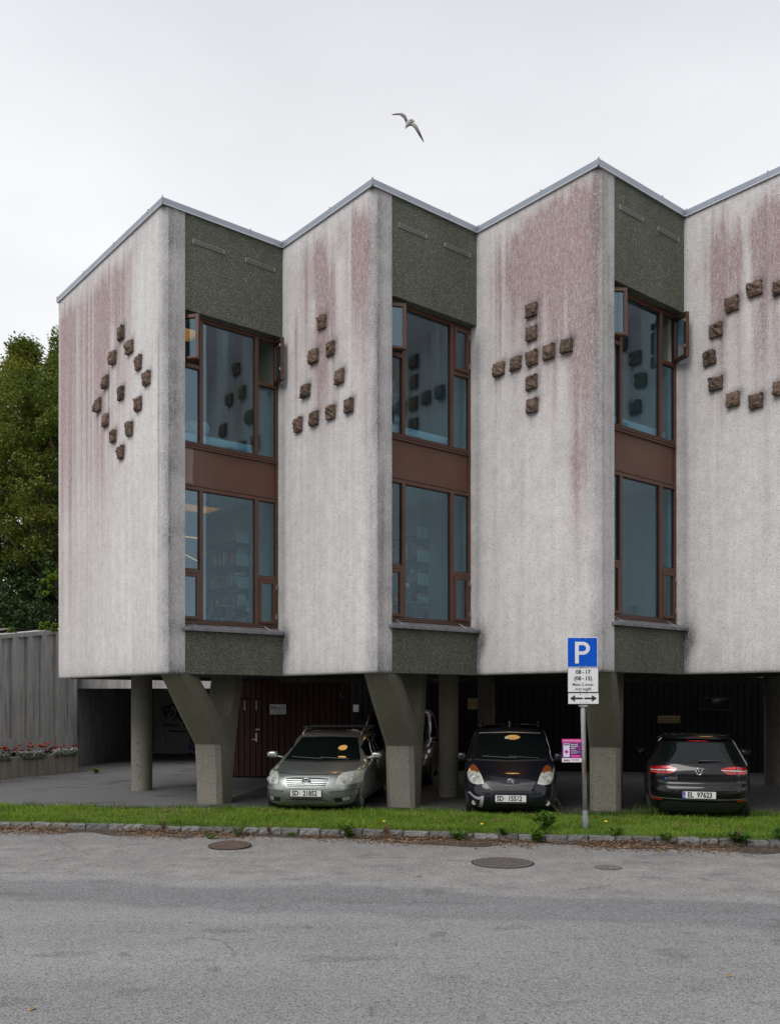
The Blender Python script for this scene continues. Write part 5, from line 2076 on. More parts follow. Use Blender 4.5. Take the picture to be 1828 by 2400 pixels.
class Car:
    """car body as a stack of rounded plan outlines; the end facing the viewer is at y = 0, local -y looks at the viewer"""

    def __init__(s, name, label, loc, rz, prof, nexp, yc):
        s.root = empty(name, loc, rz, world=False)
        tag(s.root, label, 'car', 'cars parked under the building')
        a = np.array(prof)
        s.zk, s.yfk, s.yrk, s.wk = a.T
        s.n = nexp
        s.yc = yc

    def p(s, z):
        z = np.clip(np.asarray(z, float), s.zk[0], s.zk[-1])
        return pchip(s.zk, s.yfk, z), pchip(s.zk, s.yrk, z), pchip(s.zk, s.wk, z)

    def F(s, x, z):
        yf, yr, w = s.p(z)
        q = np.clip(np.abs(x) / w, 0, .9985)
        return s.yc - (s.yc - yf) * (1 - q ** s.n) ** (1 / s.n)

    def G(s, y, z):
        yf, yr, w = s.p(z)
        L_ = np.where(y < s.yc, s.yc - yf, yr - s.yc)
        q = np.clip(np.abs(y - s.yc) / L_, 0, .9985)
        return w * (1 - q ** s.n) ** (1 / s.n)

    def body(s, mat, nz=64, na=88):
        zz = np.linspace(s.zk[0], s.zk[-1], 3000)
        yf, yr, w = s.p(zz)
        arc = np.concatenate([[0], np.cumsum(np.hypot(np.diff(yf), np.diff(zz)) + np.abs(np.diff(w)) * .7 + np.abs(np.diff(yr)) * .3)])
        zs = np.interp(np.linspace(0, arc[-1], nz), arc, zz)
        P = []
        for z in zs:
            yf, yr, w = s.p(z)
            row = []
            for k in range(na):
                a = 2 * PI * k / na
                c, sn = math.cos(a), math.sin(a)
                x = w * math.copysign(abs(c) ** (2 / s.n), c)
                L_ = (yr - s.yc) if sn > 0 else (s.yc - yf)
                y = s.yc + L_ * math.copysign(abs(sn) ** (2 / s.n), sn)
                row.append((x, y, z))
            P.append(row)
        m = MB()
        m.grid(np.array(P), closed_u=True)
        m.f.append(tuple(range(na - 1, -1, -1)))
        m.f.append(tuple((nz - 1) * na + i for i in range(na)))
        return m.build('body', mat, s.root, smooth=True)

    def nrm(s, x, z):
        e = .004
        fx = (s.F(x + e, z) - s.F(x - e, z)) / (2 * e)
        fz = (s.F(x, z + e) - s.F(x, z - e)) / (2 * e)
        n = np.stack([fx, -np.ones_like(fx), fz], -1)
        return n / np.linalg.norm(n, axis=-1)[..., None]

    def patch(s, name, top, bot, mat, off=.006, nu=14, nv=6, parent=None, smooth=True, mirror=False):
        """piece laid on the end surface: top/bottom edges as (x, z) polylines"""
        top, bot = np.array(top, float), np.array(bot, float)

        def resample(e):
            t = np.linspace(0, 1, len(e))
            q = np.linspace(0, 1, nu)
            return np.stack([np.interp(q, t, e[:, 0]), np.interp(q, t, e[:, 1])], 1)
        T, B = resample(top), resample(bot)
        out = []
        for sg in ((1, -1) if mirror else (1,)):
            rows = []
            for v in np.linspace(0, 1, nv):
                E = T * (1 - v) + B * v
                x, z = E[:, 0] * sg, E[:, 1]
                y = s.F(x, z)
                rows.append(np.stack([x, y, z], -1) + s.nrm(x, z) * off)
            P = np.array(rows)
            nb = np.array([np.stack([r[:, 0], s.F(r[:, 0], r[:, 2]) + .02, r[:, 2]], -1) for r in P])
            m = MB()
            m.grid(P)
            ring = [(0, j) for j in range(nu)] + [(i, nu - 1) for i in range(1, nv)] + [(nv - 1, j) for j in range(nu - 2, -1, -1)] + [(i, 0) for i in range(nv - 2, 0, -1)]
            m.grid(np.array([[P[i, j] for i, j in ring], [nb[i, j] for i, j in ring]]), closed_u=True)
            o = m.build(name, mat, parent or s.root, smooth=False)
            fix_normals(o)
            if smooth:
                sm = np.zeros(len(o.data.polygons), dtype=bool)
                sm[:(nu - 1) * (nv - 1)] = True
                o.data.polygons.foreach_set('use_smooth', sm)
            out.append(o)
        return out if mirror else out[0]

    def side(s, name, top, bot, mat, off=.006, nu=16, nv=6):
        """piece on both flanks: edges as (y, z) polylines"""
        for sg in (1, -1):
            T, B = np.array(top, float), np.array(bot, float)
            q = np.linspace(0, 1, nu)
            T = np.stack([np.interp(q, np.linspace(0, 1, len(T)), T[:, i]) for i in (0, 1)], 1)
            B = np.stack([np.interp(q, np.linspace(0, 1, len(B)), B[:, i]) for i in (0, 1)], 1)
            rows = []
            for v in np.linspace(0, 1, nv):
                E = T * (1 - v) + B * v
                x = s.G(E[:, 0], E[:, 1]) + off
                rows.append(np.stack([x * sg, E[:, 0], E[:, 1]], -1))
            m = MB()
            m.grid(np.array(rows))
            o = m.build(name, mat, s.root, smooth=True)

    def at(s, x, z, off=.0):
        n = s.nrm(np.array(x, float), np.array(z, float))
        return np.array([x, float(s.F(x, z)), z]) + n * off

    def wheels(s, yw, r, spokes=6, wd=.20, inset=.0):
        for y in yw:
            for sg in (1, -1):
                yfz, yrz, w = s.p(.4)
                xo = float(s.G(np.array(y), np.array(.42))) - .035 - inset
                a = MB()
                n = 30
                ar = [[(sg * (xo - d), y + rr * math.cos(2 * PI * i / n), r + rr * math.sin(2 * PI * i / n)) for i in range(n)] for rr, d in ((r * 1.13, .16), (r * 1.13, .03), (r * .5, .03))]
                a.grid(np.array(ar), closed_u=True)
                a.build('wheel_arch', M['trim'], s.root)
                t = MB()
                rows = []
                for (rr, d) in ((r * .66, .01), (r * .93, .0), (r, .02), (r, wd - .02), (r * .93, wd), (r * .6, wd)):
                    rows.append([(sg * (xo - d + .008), y + rr * math.cos(2 * PI * i / n), r + rr * math.sin(2 * PI * i / n)) for i in range(n)])
                t.grid(np.array(rows), closed_u=True)
                wh = t.build('wheel', M['tyre'], s.root, smooth=True)
                rm = MB()
                rows = [[(sg * (xo - d + .008), y + rr * math.cos(2 * PI * i / n), r + rr * math.sin(2 * PI * i / n)) for i in range(n)] for rr, d in ((r * .67, .012), (r * .60, .012), (r * .58, .05), (r * .1, .06))]
                rm.grid(np.array(rows), closed_u=True)
                rm.build('wheel_dish', M['trim'], wh)
                rm = MB()
                rows = [[(sg * (xo - d + .008), y + rr * math.cos(2 * PI * i / n), r + rr * math.sin(2 * PI * i / n)) for i in range(n)] for rr, d in ((r * .67, .010), (r * .60, .006), (r * .58, .03))]
                rm.grid(np.array(rows), closed_u=True)
                for k in range(spokes):
                    b = 2 * PI * k / spokes + .3
                    c, sn = math.cos(b), math.sin(b)
                    x0, x1 = sg * (xo + .002), sg * (xo - .03)
                    q = []
                    for xx in (x0, x1):
                        for rr, hw in ((.06, .030), (r * .61, .022)):
                            q += [(xx, y + rr * c - hw * sn, r + rr * sn + hw * c), (xx, y + rr * c + hw * sn, r + rr * sn - hw * c)]
                    rm.add(q, [(0, 1, 3, 2), (4, 6, 7, 5), (0, 2, 6, 4), (1, 5, 7, 3)])
                rm.tube([(sg * (xo + .006), y, r), (sg * (xo - .03), y, r)], .055, 14)
                rm.build('rim', M['rim'], wh)

    def mirrors(s, x, y, z, w, h, mat):
        for sg in (1, -1):
            m = MB()
            P = []
            for (yy, q) in ((-.09, .35), (-.085, .8), (-.04, 1.0), (.03, 1.0), (.05, .92)):
                P.append([(sg * (x + w / 2) + q * w / 2 * math.copysign(abs(math.cos(a)) ** .6, math.cos(a)), y + yy, z + q * h / 2 * math.copysign(abs(math.sin(a)) ** .6, math.sin(a))) for a in np.linspace(0, 2 * PI, 16, endpoint=False)])
            m.grid(np.array(P), closed_u=True)
            m.f.append(tuple(range(16)))
            m.f.append(tuple(4 * 16 + i for i in range(15, -1, -1)))
            m.tube([(sg * (x + .05), y, z - h * .25), (sg * (x - .10), y + .03, z - h * .42)], .022, 8)
            fix_normals(m.build('mirror', mat, s.root, smooth=True))

    def number_plate(s, z, h, w, text, band=False, tx=0.0, holder=True, red=None, size=.088):
        yy = float(s.F(np.array(0.), np.array(z)))
        yy = min(yy, float(s.F(np.array(0.), np.array(z - h / 2))), float(s.F(np.array(0.), np.array(z + h / 2)))) - .008
        m = MB()
        m.box(-w / 2 - .008, w / 2 + .008, yy - .008, yy + .05, z - h / 2 - .030, z + h / 2 + .006)
        m.build('plate_holder', M['trim'], s.root)
        m = MB()
        m.box(-w / 2, w / 2, yy - .014, yy - .0085, z - h / 2, z + h / 2)
        pl_ = m.build('number_plate', M['plate'], s.root, bevel=.002)
        x0 = .018 if band else 0
        for tt, xx in zip(text.split(), (-.178, .072) if not band else (-.140, .080)):
            text_obj('lettering', tt, size * 1.36, M['ink'], pl_, frame_matrix((xx + tx, yy - .0155, z - .002), (1, 0, 0), (0, 0, 1)), bold=.0035, xs=.80)
        if red is not None:
            q = MB()
            q.box(red - .004, red + .004, yy - .0152, yy - .0142, z - .026, z + .026)
            q.build('tax_sticker', M['redink'], pl_)
        if band:
            q = MB()
            q.box(-w / 2 + .002, -w / 2 + .044, yy - .0152, yy - .0142, z - h / 2 + .002, z + h / 2 - .002)
            q.build('country_band', M['flag'], pl_)
            q = MB()
            q.box(-w / 2 + .008, -w / 2 + .038, yy - .0160, yy - .0153, z + .008, z + .032)
            q.build('flag_mark', M['redink'], pl_)
            text_obj('lettering', 'N', .034, M['signwhite'], pl_, frame_matrix((-w / 2 + .023, yy - .0158, z - .025), (1, 0, 0), (0, 0, 1)))
        return yy

    def ring_emblem(s, z, rx, rz, tube, kind, back=None, y=None):
        yy = (float(s.F(np.array(0.), np.array(z))) - .018) if y is None else y

        def ell(m, cx, cz, a, b, t):
            n = 26
            m.tube([(cx + a * math.cos(2 * PI * i / n), yy, cz + b * math.sin(2 * PI * i / n)) for i in range(n + 1)], t, 6, cap=False)
        if back:
            q = MB()
            n = 26
            q.v = [(rx * math.cos(2 * PI * i / n), yy + .006, z + rz * math.sin(2 * PI * i / n)) for i in range(n)] + [(rx * math.cos(2 * PI * i / n), yy + .03, z + rz * math.sin(2 * PI * i / n)) for i in range(n)]
            q.f = [tuple(range(n))] + [(i, i + n, (i + 1) % n + n, (i + 1) % n) for i in range(n)]
            q.build('emblem_disc', back, s.root)
        m = MB()
        ell(m, 0, z, rx, rz, tube)
        if kind == 'ovals':
            ell(m, 0, z, rx * .38, rz * .92, tube * .8)
            ell(m, 0, z + rz * .42, rx * .72, rz * .42, tube * .8)
        else:
            for pts in ([(-.42, .85), (0, .12), (.42, .85)], [(-.85, .35), (-.42, -.75), (0, .05), (.42, -.75), (.85, .35)]):
                m.tube([(a * rx, yy, z + b * rz) for a, b in pts], tube * .95, 6)
        m.build('emblem', M['chrome'], s.root, smooth=True)


# ---- silver estate car (front towards the street)
c = Car('estate_car', 'silver-green estate car with roof rails behind the middle column', (-1.46, 15.86, 0), R(-8.0),
        [(.15, .16, 4.50, .78), (.22, .07, 4.58, .83), (.34, .01, 4.62, .865), (.45, 0.0, 4.62, .875), (.56, .03, 4.60, .878), (.66, .10, 4.58, .878), (.72, .20, 4.56, .875),
         (.77, .42, 4.54, .872), (.83, .80, 4.50, .866), (.88, 1.12, 4.46, .855), (.93, 1.28, 4.44, .835), (1.05, 1.50, 4.38, .775), (1.18, 1.76, 4.30, .715), (1.28, 2.00, 4.22, .665), (1.34, 2.22, 4.12, .61), (1.385, 2.6, 3.95, .50), (1.405, 3.0, 3.6, .22)], 4.2, 2.5)
c.body(M['silver'])
c.patch('windscreen', [(-.53, 1.285), (0, 1.30), (.53, 1.285)], [(-.69, .90), (-.35, .885), (0, .88), (.35, .885), (.69, .90)], M['carglass'], .004, 22, 10)
c.patch('grille', [(-.385, .655), (-.2, .672), (.2, .672), (.385, .655)], [(-.335, .485), (.335, .485)], M['silver'], .008, 16, 4)
c.patch('grille_mesh', [(-.365, .643), (-.2, .657), (.2, .657), (.365, .643)], [(-.322, .498), (.322, .498)], M['trim'], .011, 16, 4)
for z in (.515, .548, .581, .614):
    c.patch('grille_slat', [(-.325 - .035 * (z - .5) / .14, z + .0065), (.325 + .035 * (z - .5) / .14, z + .0065)], [(-.322 - .035 * (z - .5) / .14, z - .0065), (.322 + .035 * (z - .5) / .14, z - .0065)], M['silver'], .016, 16, 3)
hl = c.patch('headlight', [(.50, .665), (.56, .735), (.72, .748), (.835, .745)], [(.485, .545), (.60, .535), (.72, .535), (.825, .555)], M['lens'], .007, 12, 8, mirror=True)
for sg, o in ((1, hl[0]), (-1, hl[1])):
    for (x, z, r) in ((.575, .605, .048), (.69, .610, .050)):
        P0 = c.at(x * sg, z, .008)
        m = MB()
        m.tube([P0 + np.array([0, .012, 0]), P0 + np.array([0, -.010, 0])], r, 16)
        m.build('lamp_ring', M['chrome'], o)
        m = MB()
        m.tube([P0 + np.array([0, -.008, 0]), P0 + np.array([0, -.016, 0])], [r * .78, r * .6], 16)
        m.build('lamp_bulb', M['reflector'], o)
c.patch('bumper_strip', [(.40, .452), (.62, .462), (.80, .478)], [(.40, .428), (.62, .438), (.80, .452)], M['silver'], .020, 14, 3, mirror=True)
c.patch('bumper_gap', [(.39, .426), (.62, .436), (.81, .450)], [(.39, .418), (.62, .428), (.81, .442)], M['trim'], .006, 14, 2, mirror=True)
c.patch('lower_intake', [(-.35, .285), (.35, .285)], [(-.32, .195), (.32, .195)], M['trim'], .006, 16, 3)
for z in (.215, .240, .265):
    c.patch('intake_slat', [(-.33, z + .006), (.33, z + .006)], [(-.33, z - .006), (.33, z - .006)], M['galv'], .012, 16, 2)
c.patch('fog_recess', [(.45, .315), (.62, .325), (.70, .33)], [(.47, .235), (.62, .24), (.68, .26)], M['trim'], .006, 10, 4, mirror=True)
fg = c.patch('fog_lamp', [(.575, .318), (.68, .325)], [(.58, .255), (.675, .265)], M['lens'], .012, 8, 4, mirror=True)
c.patch('bumper_blade', [(.44, .228), (.60, .228), (.74, .25)], [(.44, .208), (.60, .205), (.74, .225)], M['silver'], .018, 12, 2, mirror=True)
c.patch('bonnet_gap', [(-.52, .733), (-.3, .716), (0, .708), (.3, .716), (.52, .733)], [(-.52, .726), (-.3, .709), (0, .701), (.3, .709), (.52, .726)], M['trim'], .004, 26, 2)
c.patch('scuttle', [(-.68, .897), (0, .879), (.68, .897)], [(-.70, .872), (0, .862), (.70, .872)], M['trim'], .006, 20, 3)
c.number_plate(.395, .112, .52, 'SD  21852', red=-.102)
c.ring_emblem(.605, .070, .048, .008, 'ovals', M['trim'], y=float(c.F(np.array(0.), np.array(.605))) - .035)
c.side('side_window', [(1.75, 1.12), (2.15, 1.27), (3.1, 1.30), (4.0, 1.22)], [(1.60, .965), (2.2, .965), (3.1, .975), (4.1, 1.00)], M['carglass'])
c.side('pillar', [(2.72, 1.295), (2.80, 1.295)], [(2.74, .965), (2.86, .965)], M['trim'], .009, 4, 5)
c.side('door_gap', [(1.52, .93), (1.535, .93)], [(1.42, .30), (1.435, .30)], M['trim'], .004, 3, 8)
c.side('rub_strip', [(1.45, .53), (3.6, .54)], [(1.45, .49), (3.6, .50)], M['silver'], .018, 12, 2)
c.wheels((.86, 3.52), .315, 7)
c.mirrors(.86, 1.52, .975, .20, .13, M['silver'])
for sg in (1, -1):
    m = MB()
    m.tube([(sg * .56, 2.25, 1.345), (sg * .57, 2.45, 1.415), (sg * .57, 3.2, 1.435), (sg * .56, 4.0, 1.35)], .022, 8)
    m.build('roof_rail', M['silver'], c.root, smooth=True)
for y in (2.6, 3.4):
    m = MB()
    m.box(-.66, .66, y - .02, y + .02, 1.475, 1.495)
    m.build('cross_bar', M['trim'], c.root)
    for sg in (1, -1):
        m = MB()
        m.box(sg * .57 - .04, sg * .57 + .04, y - .035, y + .035, 1.42, 1.49)
        m.build('bar_foot', M['trim'], c.root)
for (x0, x1, z1) in ((-.55, .02, .93), (-.02, .50, .925)):
    a, b = c.at(x0, z1 + .0, .02), c.at(x1, .90, .02)
    m = MB()
    m.tube([a, (a + b) / 2 + np.array([0, -.01, 0]), b], .009, 6)
    m.build('wiper', M['trim'], c.root)

c.root.scale = (1.05, 1.0, 1.0)
# ---- navy small van-like car
c = Car('compact_car', 'dark navy compact car with a scraped bumper beside the parking sign', (2.06, 15.57, 0), R(-6.8),
        [(.13, .14, 3.70, .74), (.20, .05, 3.76, .79), (.32, 0.0, 3.80, .825), (.44, .01, 3.80, .838), (.55, .05, 3.80, .84), (.63, .11, 3.80, .84), (.72, .26, 3.80, .838),
         (.80, .52, 3.80, .832), (.88, .86, 3.80, .822), (.93, 1.02, 3.79, .808), (1.05, 1.18, 3.77, .775), (1.20, 1.40, 3.74, .735), (1.36, 1.66, 3.69, .685), (1.44, 1.84, 3.64, .64), (1.50, 2.1, 3.55, .56), (1.54, 2.5, 3.35, .42), (1.55, 2.7, 3.2, .2)], 4.4, 1.95)
c.body(M['navy'])
c.patch('windscreen', [(-.555, 1.375), (0, 1.392), (.555, 1.375)], [(-.645, .945), (-.35, .925), (0, .918), (.35, .925), (.645, .945)], M['carglass'], .004, 22, 10)
c.patch('screen_edge', [(-.575, 1.394), (0, 1.412), (.575, 1.394)], [(-.572, 1.380), (0, 1.397), (.572, 1.380)], M['galv'], .005, 22, 2)
c.patch('grille', [(-.43, .615), (-.2, .600), (-.07, .565), (.07, .565), (.2, .600), (.43, .615)], [(-.33, .46), (.33, .46)], M['trim'], .006, 22, 5)
gl = M['galv']
m = MB()
for iz, z in enumerate(np.arange(.475, .61, .021)):
    for ix in range(-14, 15):
        x = ix * .030 + (iz % 2) * .015
        if abs(x) > .33 + .10 * (z - .46) / .155 - .015 or (abs(x) < .10 and z > .555) or (z > .585 and abs(x) < .22):
            continue
        P0 = c.at(x, z, .009)
        m.box(P0[0] - .010, P0[0] + .010, P0[1] - .004, P0[1] + .008, z - .006, z + .006)
o = m.build('grille_holes', M['black'], c.root)
c.patch('grille_face', [(-.425, .612), (-.2, .597), (-.07, .562), (.07, .562), (.2, .597), (.425, .612)], [(-.328, .464), (.328, .464)], simple('grey_grille_plastic', (.07, .07, .075), .45), .0075, 22, 5)
hl = c.patch('headlight', [(.455, .60), (.50, .70), (.58, .80), (.655, .845), (.70, .82)], [(.455, .575), (.56, .555), (.66, .565), (.735, .64), (.755, .72)], M['lens'], .008, 14, 8, mirror=True)
tn = c.patch('indicator', [(.545, .765), (.60, .822), (.655, .848), (.695, .825)], [(.56, .735), (.62, .755), (.68, .76), (.735, .735)], M['amber'], .013, 10, 5, mirror=True)
for sg, o in ((1, hl[0]), (-1, hl[1])):
    for (x, z, r) in ((.585, .64, .062), (.675, .665, .045)):
        P0 = c.at(x * sg, z, .006)
        m = MB()
        m.tube([P0 + np.array([0, .010, 0]), P0 + np.array([0, -.012, 0])], [r, r * .9], 16)
        m.build('lamp_bulb', M['reflector'], o)
c.patch('bumper_gap', [(-.80, .515), (-.5, .490), (-.35, .445), (.35, .445), (.5, .490), (.80, .515)], [(-.80, .508), (-.5, .482), (-.35, .437), (.35, .437), (.5, .482), (.80, .508)], M['trim'], .004, 30, 2)
c.patch('bumper_scrape', [(-.73, .41), (-.70, .425), (-.62, .36), (-.55, .345), (-.46, .375)], [(-.735, .395), (-.69, .375), (-.60, .31), (-.53, .30), (-.455, .335)], M['scuff'], .004, 14, 4)
c.patch('bumper_scrape', [(-.51, .335), (-.485, .35), (-.455, .335)], [(-.545, .175), (-.50, .165), (-.475, .19)], M['scuff'], .0045, 10, 6)
c.patch('lower_intake', [(-.345, .32), (.345, .32)], [(-.33, .175), (.33, .175)], M['trim'], .005, 16, 3)
for z in (.20, .23, .26, .29):
    c.patch('intake_slat', [(-.33, z + .006), (.33, z + .006)], [(-.33, z - .006), (.33, z - .006)], M['navy'], .012, 16, 2)
fg = c.patch('fog_lamp', [(.56, .285), (.62, .30), (.68, .285)], [(.56, .205), (.62, .19), (.68, .205)], M['trim'], .008, 8, 4, mirror=True)
for sg, o in ((1, fg[0]), (-1, fg[1])):
    P0 = c.at(.62 * sg, .245, .008)
    m = MB()
    m.tube([P0 + np.array([0, .01, 0]), P0 + np.array([0, -.008, 0])], .042, 14)
    m.build('lamp_bulb', M['lens'], o)
c.patch('bumper_lip', [(-.55, .178), (0, .165), (.55, .178)], [(-.55, .162), (0, .15), (.55, .162)], M['navy'], .016, 20, 2)
c.patch('scuttle', [(-.65, .942), (0, .917), (.65, .942)], [(-.66, .912), (0, .895), (.66, .912)], M['trim'], .006, 20, 3)
c.number_plate(.335, .112, .52, 'SD  15512', red=-.102)
c.ring_emblem(.620, .058, .040, .0065, 'ovals')
c.side('side_window', [(1.45, 1.12), (1.75, 1.35), (2.6, 1.39), (3.5, 1.36)], [(1.30, .97), (1.8, .965), (2.6, .97), (3.6, .99)], M['carglass'])
c.wheels((.70, 3.10), .285, 6)
c.mirrors(.80, 1.25, .965, .17, .17, M['navy'])
for sg in (1, -1):
    m = MB()
    m.tube([(sg * .55, 2.0, 1.49), (sg * .56, 2.2, 1.565), (sg * .56, 2.9, 1.585), (sg * .54, 3.4, 1.50)], .02, 8)
    m.build('roof_rail', M['trim'], c.root, smooth=True)
m = MB()
m.tube([(0, 2.0, 1.50), (0, 2.12, 1.60)], .006, 6)
m.build('aerial', M['galv'], c.root)
for (x0, x1) in ((-.50, .12), (-.02, .52)):
    a, b = c.at(x0, .975, .02), c.at(x1, .945, .02)
    m = MB()
    m.tube([a, (a + b) / 2 + np.array([0, -.01, 0]), b], .009, 6)
    m.build('wiper', M['trim'], c.root)
# windscreen sticker
m = MB()
P0 = c.at(-.08, 1.30, .006)
m.add([c.at(-.09, 1.285, .008), c.at(-.02, 1.285, .008), c.at(-.02, 1.315, .008), c.at(-.09, 1.315, .008)], [(0, 1, 2, 3)])
m.build('sticker', simple('pale_green_sticker', (.30, .48, .38), .5), c.root)

# ---- black hatchback (tail towards the street)
c = Car('hatchback', 'glossy black hatchback with red tail lights parked tail out', (5.09, 15.02, 0), R(-15.5),
        [(.14, .20, 4.10, .76), (.24, .10, 4.18, .82), (.36, .03, 4.22, .862), (.47, 0.0, 4.24, .88), (.56, .01, 4.24, .887), (.60, .035, 4.23, .887), (.64, .085, 4.20, .887), (.70, .080, 4.15, .886), (.79, .083, 4.12, .885),
         (.86, .105, 4.0, .878), (.93, .145, 3.2, .862), (.98, .18, 3.0, .835), (1.10, .28, 2.8, .768), (1.22, .39, 2.62, .70), (1.31, .47, 2.45, .645), (1.355, .53, 2.30, .59), (1.385, .85, 2.1, .49), (1.40, 1.4, 1.9, .22)], 4.4, 1.75)
c.body(M['blackcar'])
c.patch('rear_window', [(-.50, 1.285), (0, 1.298), (.50, 1.285)], [(-.635, .985), (-.35, .965), (0, .958), (.35, .965), (.635, .985)], M['carglass'], .004, 22, 10)
c.patch('spoiler', [(-.53, 1.362), (0, 1.375), (.53, 1.362)], [(-.55, 1.318), (0, 1.332), (.55, 1.318)], M['blackcar'], .045, 20, 4)
c.patch('brake_light', [(-.16, 1.322), (.16, 1.322)], [(-.16, 1.308), (.16, 1.308)], M['redlens'], .014, 8, 2)
tl = c.patch('tail_light', [(.345, .875), (.45, .905), (.58, .912), (.755, .885)], [(.345, .845), (.44, .790), (.58, .785), (.765, .790)], M['redlens'], .012, 14, 6, mirror=True)
for sg, o in ((1, tl[0]), (-1, tl[1])):
    o2 = c.patch('light_bar', [(sg * .355, .856), (sg * .755, .842)], [(sg * .355, .843), (sg * .755, .826)], M['lens'], .018, 12, 2, parent=o)
    c.patch('light_split', [(sg * .585, .913), (sg * .593, .913)], [(sg * .585, .784), (sg * .593, .784)], M['blackcar'], .016, 2, 5, parent=o)
    c.patch('light_facet', [(sg * .62, .815), (sg * .745, .812)], [(sg * .62, .798), (sg * .745, .797)], simple('bright_red_facet', (.75, .03, .03), .2), .017, 6, 2, parent=o)
    c.patch('light_facet', [(sg * .46, .892), (sg * .57, .898)], [(sg * .46, .868), (sg * .57, .872)], simple('bright_red_facet', (.75, .03, .03), .2), .017, 6, 2, parent=o)
c.patch('hatch_gap', [(-.56, .700), (-.53, .618), (-.45, .592), (.45, .592), (.53, .618), (.56, .700)], [(-.565, .694), (-.535, .610), (-.45, .584), (.45, .584), (.535, .610), (.565, .694)], M['trim'], .003, 30, 2)
c.patch('hatch_recess', [(-.44, .665), (.44, .665)], [(-.42, .625), (.42, .625)], M['trim'], .003, 16, 3)
c.patch('reflector', [(-.765, .378), (-.57, .372)], [(-.745, .352), (-.60, .345)], M['redlens'], .010, 8, 3)
c.patch('reflector', [(.57, .372), (.765, .378)], [(.60, .345), (.745, .352)], M['redlens'], .010, 8, 3)
c.patch('diffuser', [(-.60, .315), (-.5, .335), (.5, .335), (.60, .315)], [(-.62, .175), (.62, .175)], M['trim'], .010, 18, 4)
c.patch('bumper_crease', [(-.78, .395), (0, .372), (.78, .395)], [(-.78, .387), (0, .364), (.78, .387)], M['galv'], .004, 24, 2)
c.number_plate(.452, .112, .52, 'EL  97623', band=True, tx=.004)
c.ring_emblem(.835, .056, .056, .0065, 'vw', M['trim'])
P0 = c.at(-.33, .715, .0)
text_obj('lettering', 'e', .075, M['flag'], c.root, frame_matrix((-.525, P0[1] - .004, .715), (1, 0, 0), (0, 0, 1)), bold=.002, extrude=.003)
text_obj('lettering', '-GOLF', .058, M['chrome'], c.root, frame_matrix((-.425, P0[1] - .004, .715), (1, 0, 0), (0, 0, 1)), bold=.001, extrude=.003)
c.side('side_window', [(.75, 1.24), (1.2, 1.30), (2.0, 1.27), (2.5, 1.12)], [(.70, 1.02), (1.2, .985), (2.0, .98), (2.75, .975)], M['carglass'])
c.wheels((.80, 3.30), .31, 6)
c.mirrors(.85, 2.35, 1.03, .19, .13, M['blackcar'])
a, b = c.at(0.0, .985, .03), c.at(.36, .995, .02)
m = MB()
m.tube([a, a * .6 + b * .4, b], [.016, .012, .006], 6)
m.build('wiper', M['trim'], c.root)
m = MB()
m.tube([(0, 1.0, 1.39), (0, 1.06, 1.43)], [.02, .006], 6)
m.build('aerial', M['trim'], c.root)

# ---- beige van far back between the columns
c = Car('parked_van', 'beige van in the dark between the middle column and a round column', (.06, 21.0, 0), R(-5.5),
        [(.20, .12, 4.4, .86), (.35, .02, 4.5, .93), (.5, 0, 4.5, .95), (.62, .03, 4.5, .95), (.75, .10, 4.5, .95), (.88, .35, 4.5, .945), (.98, .70, 4.5, .935), (1.05, .86, 4.5, .92), (1.25, 1.05, 4.48, .89), (1.5, 1.32, 4.45, .84), (1.62, 1.50, 4.42, .80), (1.72, 1.75, 4.35, .72), (1.77, 2.2, 4.2, .5), (1.78, 2.5, 4.0, .2)], 4.2, 2.3)
tag(c.root, None, 'van')
c.body(M['beige'])
c.patch('windscreen', [(-.70, 1.585), (0, 1.60), (.70, 1.585)], [(-.78, 1.07), (0, 1.05), (.78, 1.07)], M['carglass'], .004, 16, 8)
c.patch('headlight', [(.55, .80), (.75, .83), (.88, .82)], [(.53, .68), (.72, .65), (.88, .68)], M['lens'], .008, 10, 6, mirror=True)
c.patch('grille', [(-.45, .70), (.45, .70)], [(-.42, .56), (.42, .56)], M['trim'], .006, 12, 3)
c.patch('bumper', [(-.85, .50), (0, .48), (.85, .50)], [(-.85, .26), (0, .24), (.85, .26)], M['trim'], .010, 16, 4)
c.side('side_window', [(1.45, 1.45), (1.8, 1.6), (2.4, 1.62)], [(1.2, 1.12), (1.8, 1.10), (2.4, 1.10)], M['carglass'])
c.wheels((.85, 3.5), .32, 6)
c.mirrors(.92, 1.2, 1.12, .2, .22, M['trim'])

# ------------------------------------------------------------------ parking sign
SX, SY = 3.03, 14.14
ps = empty('parking_sign', (SX, SY, 0))
tag(ps, 'blue P parking sign with time plates on a rusty pole', 'sign')
lean = -0.062     # the pole leans a little to the left towards the top


def sx(z):
    return SX + lean * z / 2.9


m = MB()
m.tube([(sx(.30), SY, .30), (sx(1.6), SY, 1.6), (sx(2.96), SY, 2.96)], .0365, 16)
m.build('pole', M['pole'], ps, smooth=True)
m = MB()
m.tube([(sx(-.1), SY, -.1), (sx(.215), SY, .215), (sx(.216), SY, .216), (sx(.22), SY, .22)], [.048, .048, .046, .036], 16)
m.build('sleeve', M['galv'], ps)
m = MB()
m.tube([(sx(.21), SY, .21), (sx(.31), SY, .31)], .040, 16)
m.build('clamp', M['galv'], ps)
F0 = SY - .048


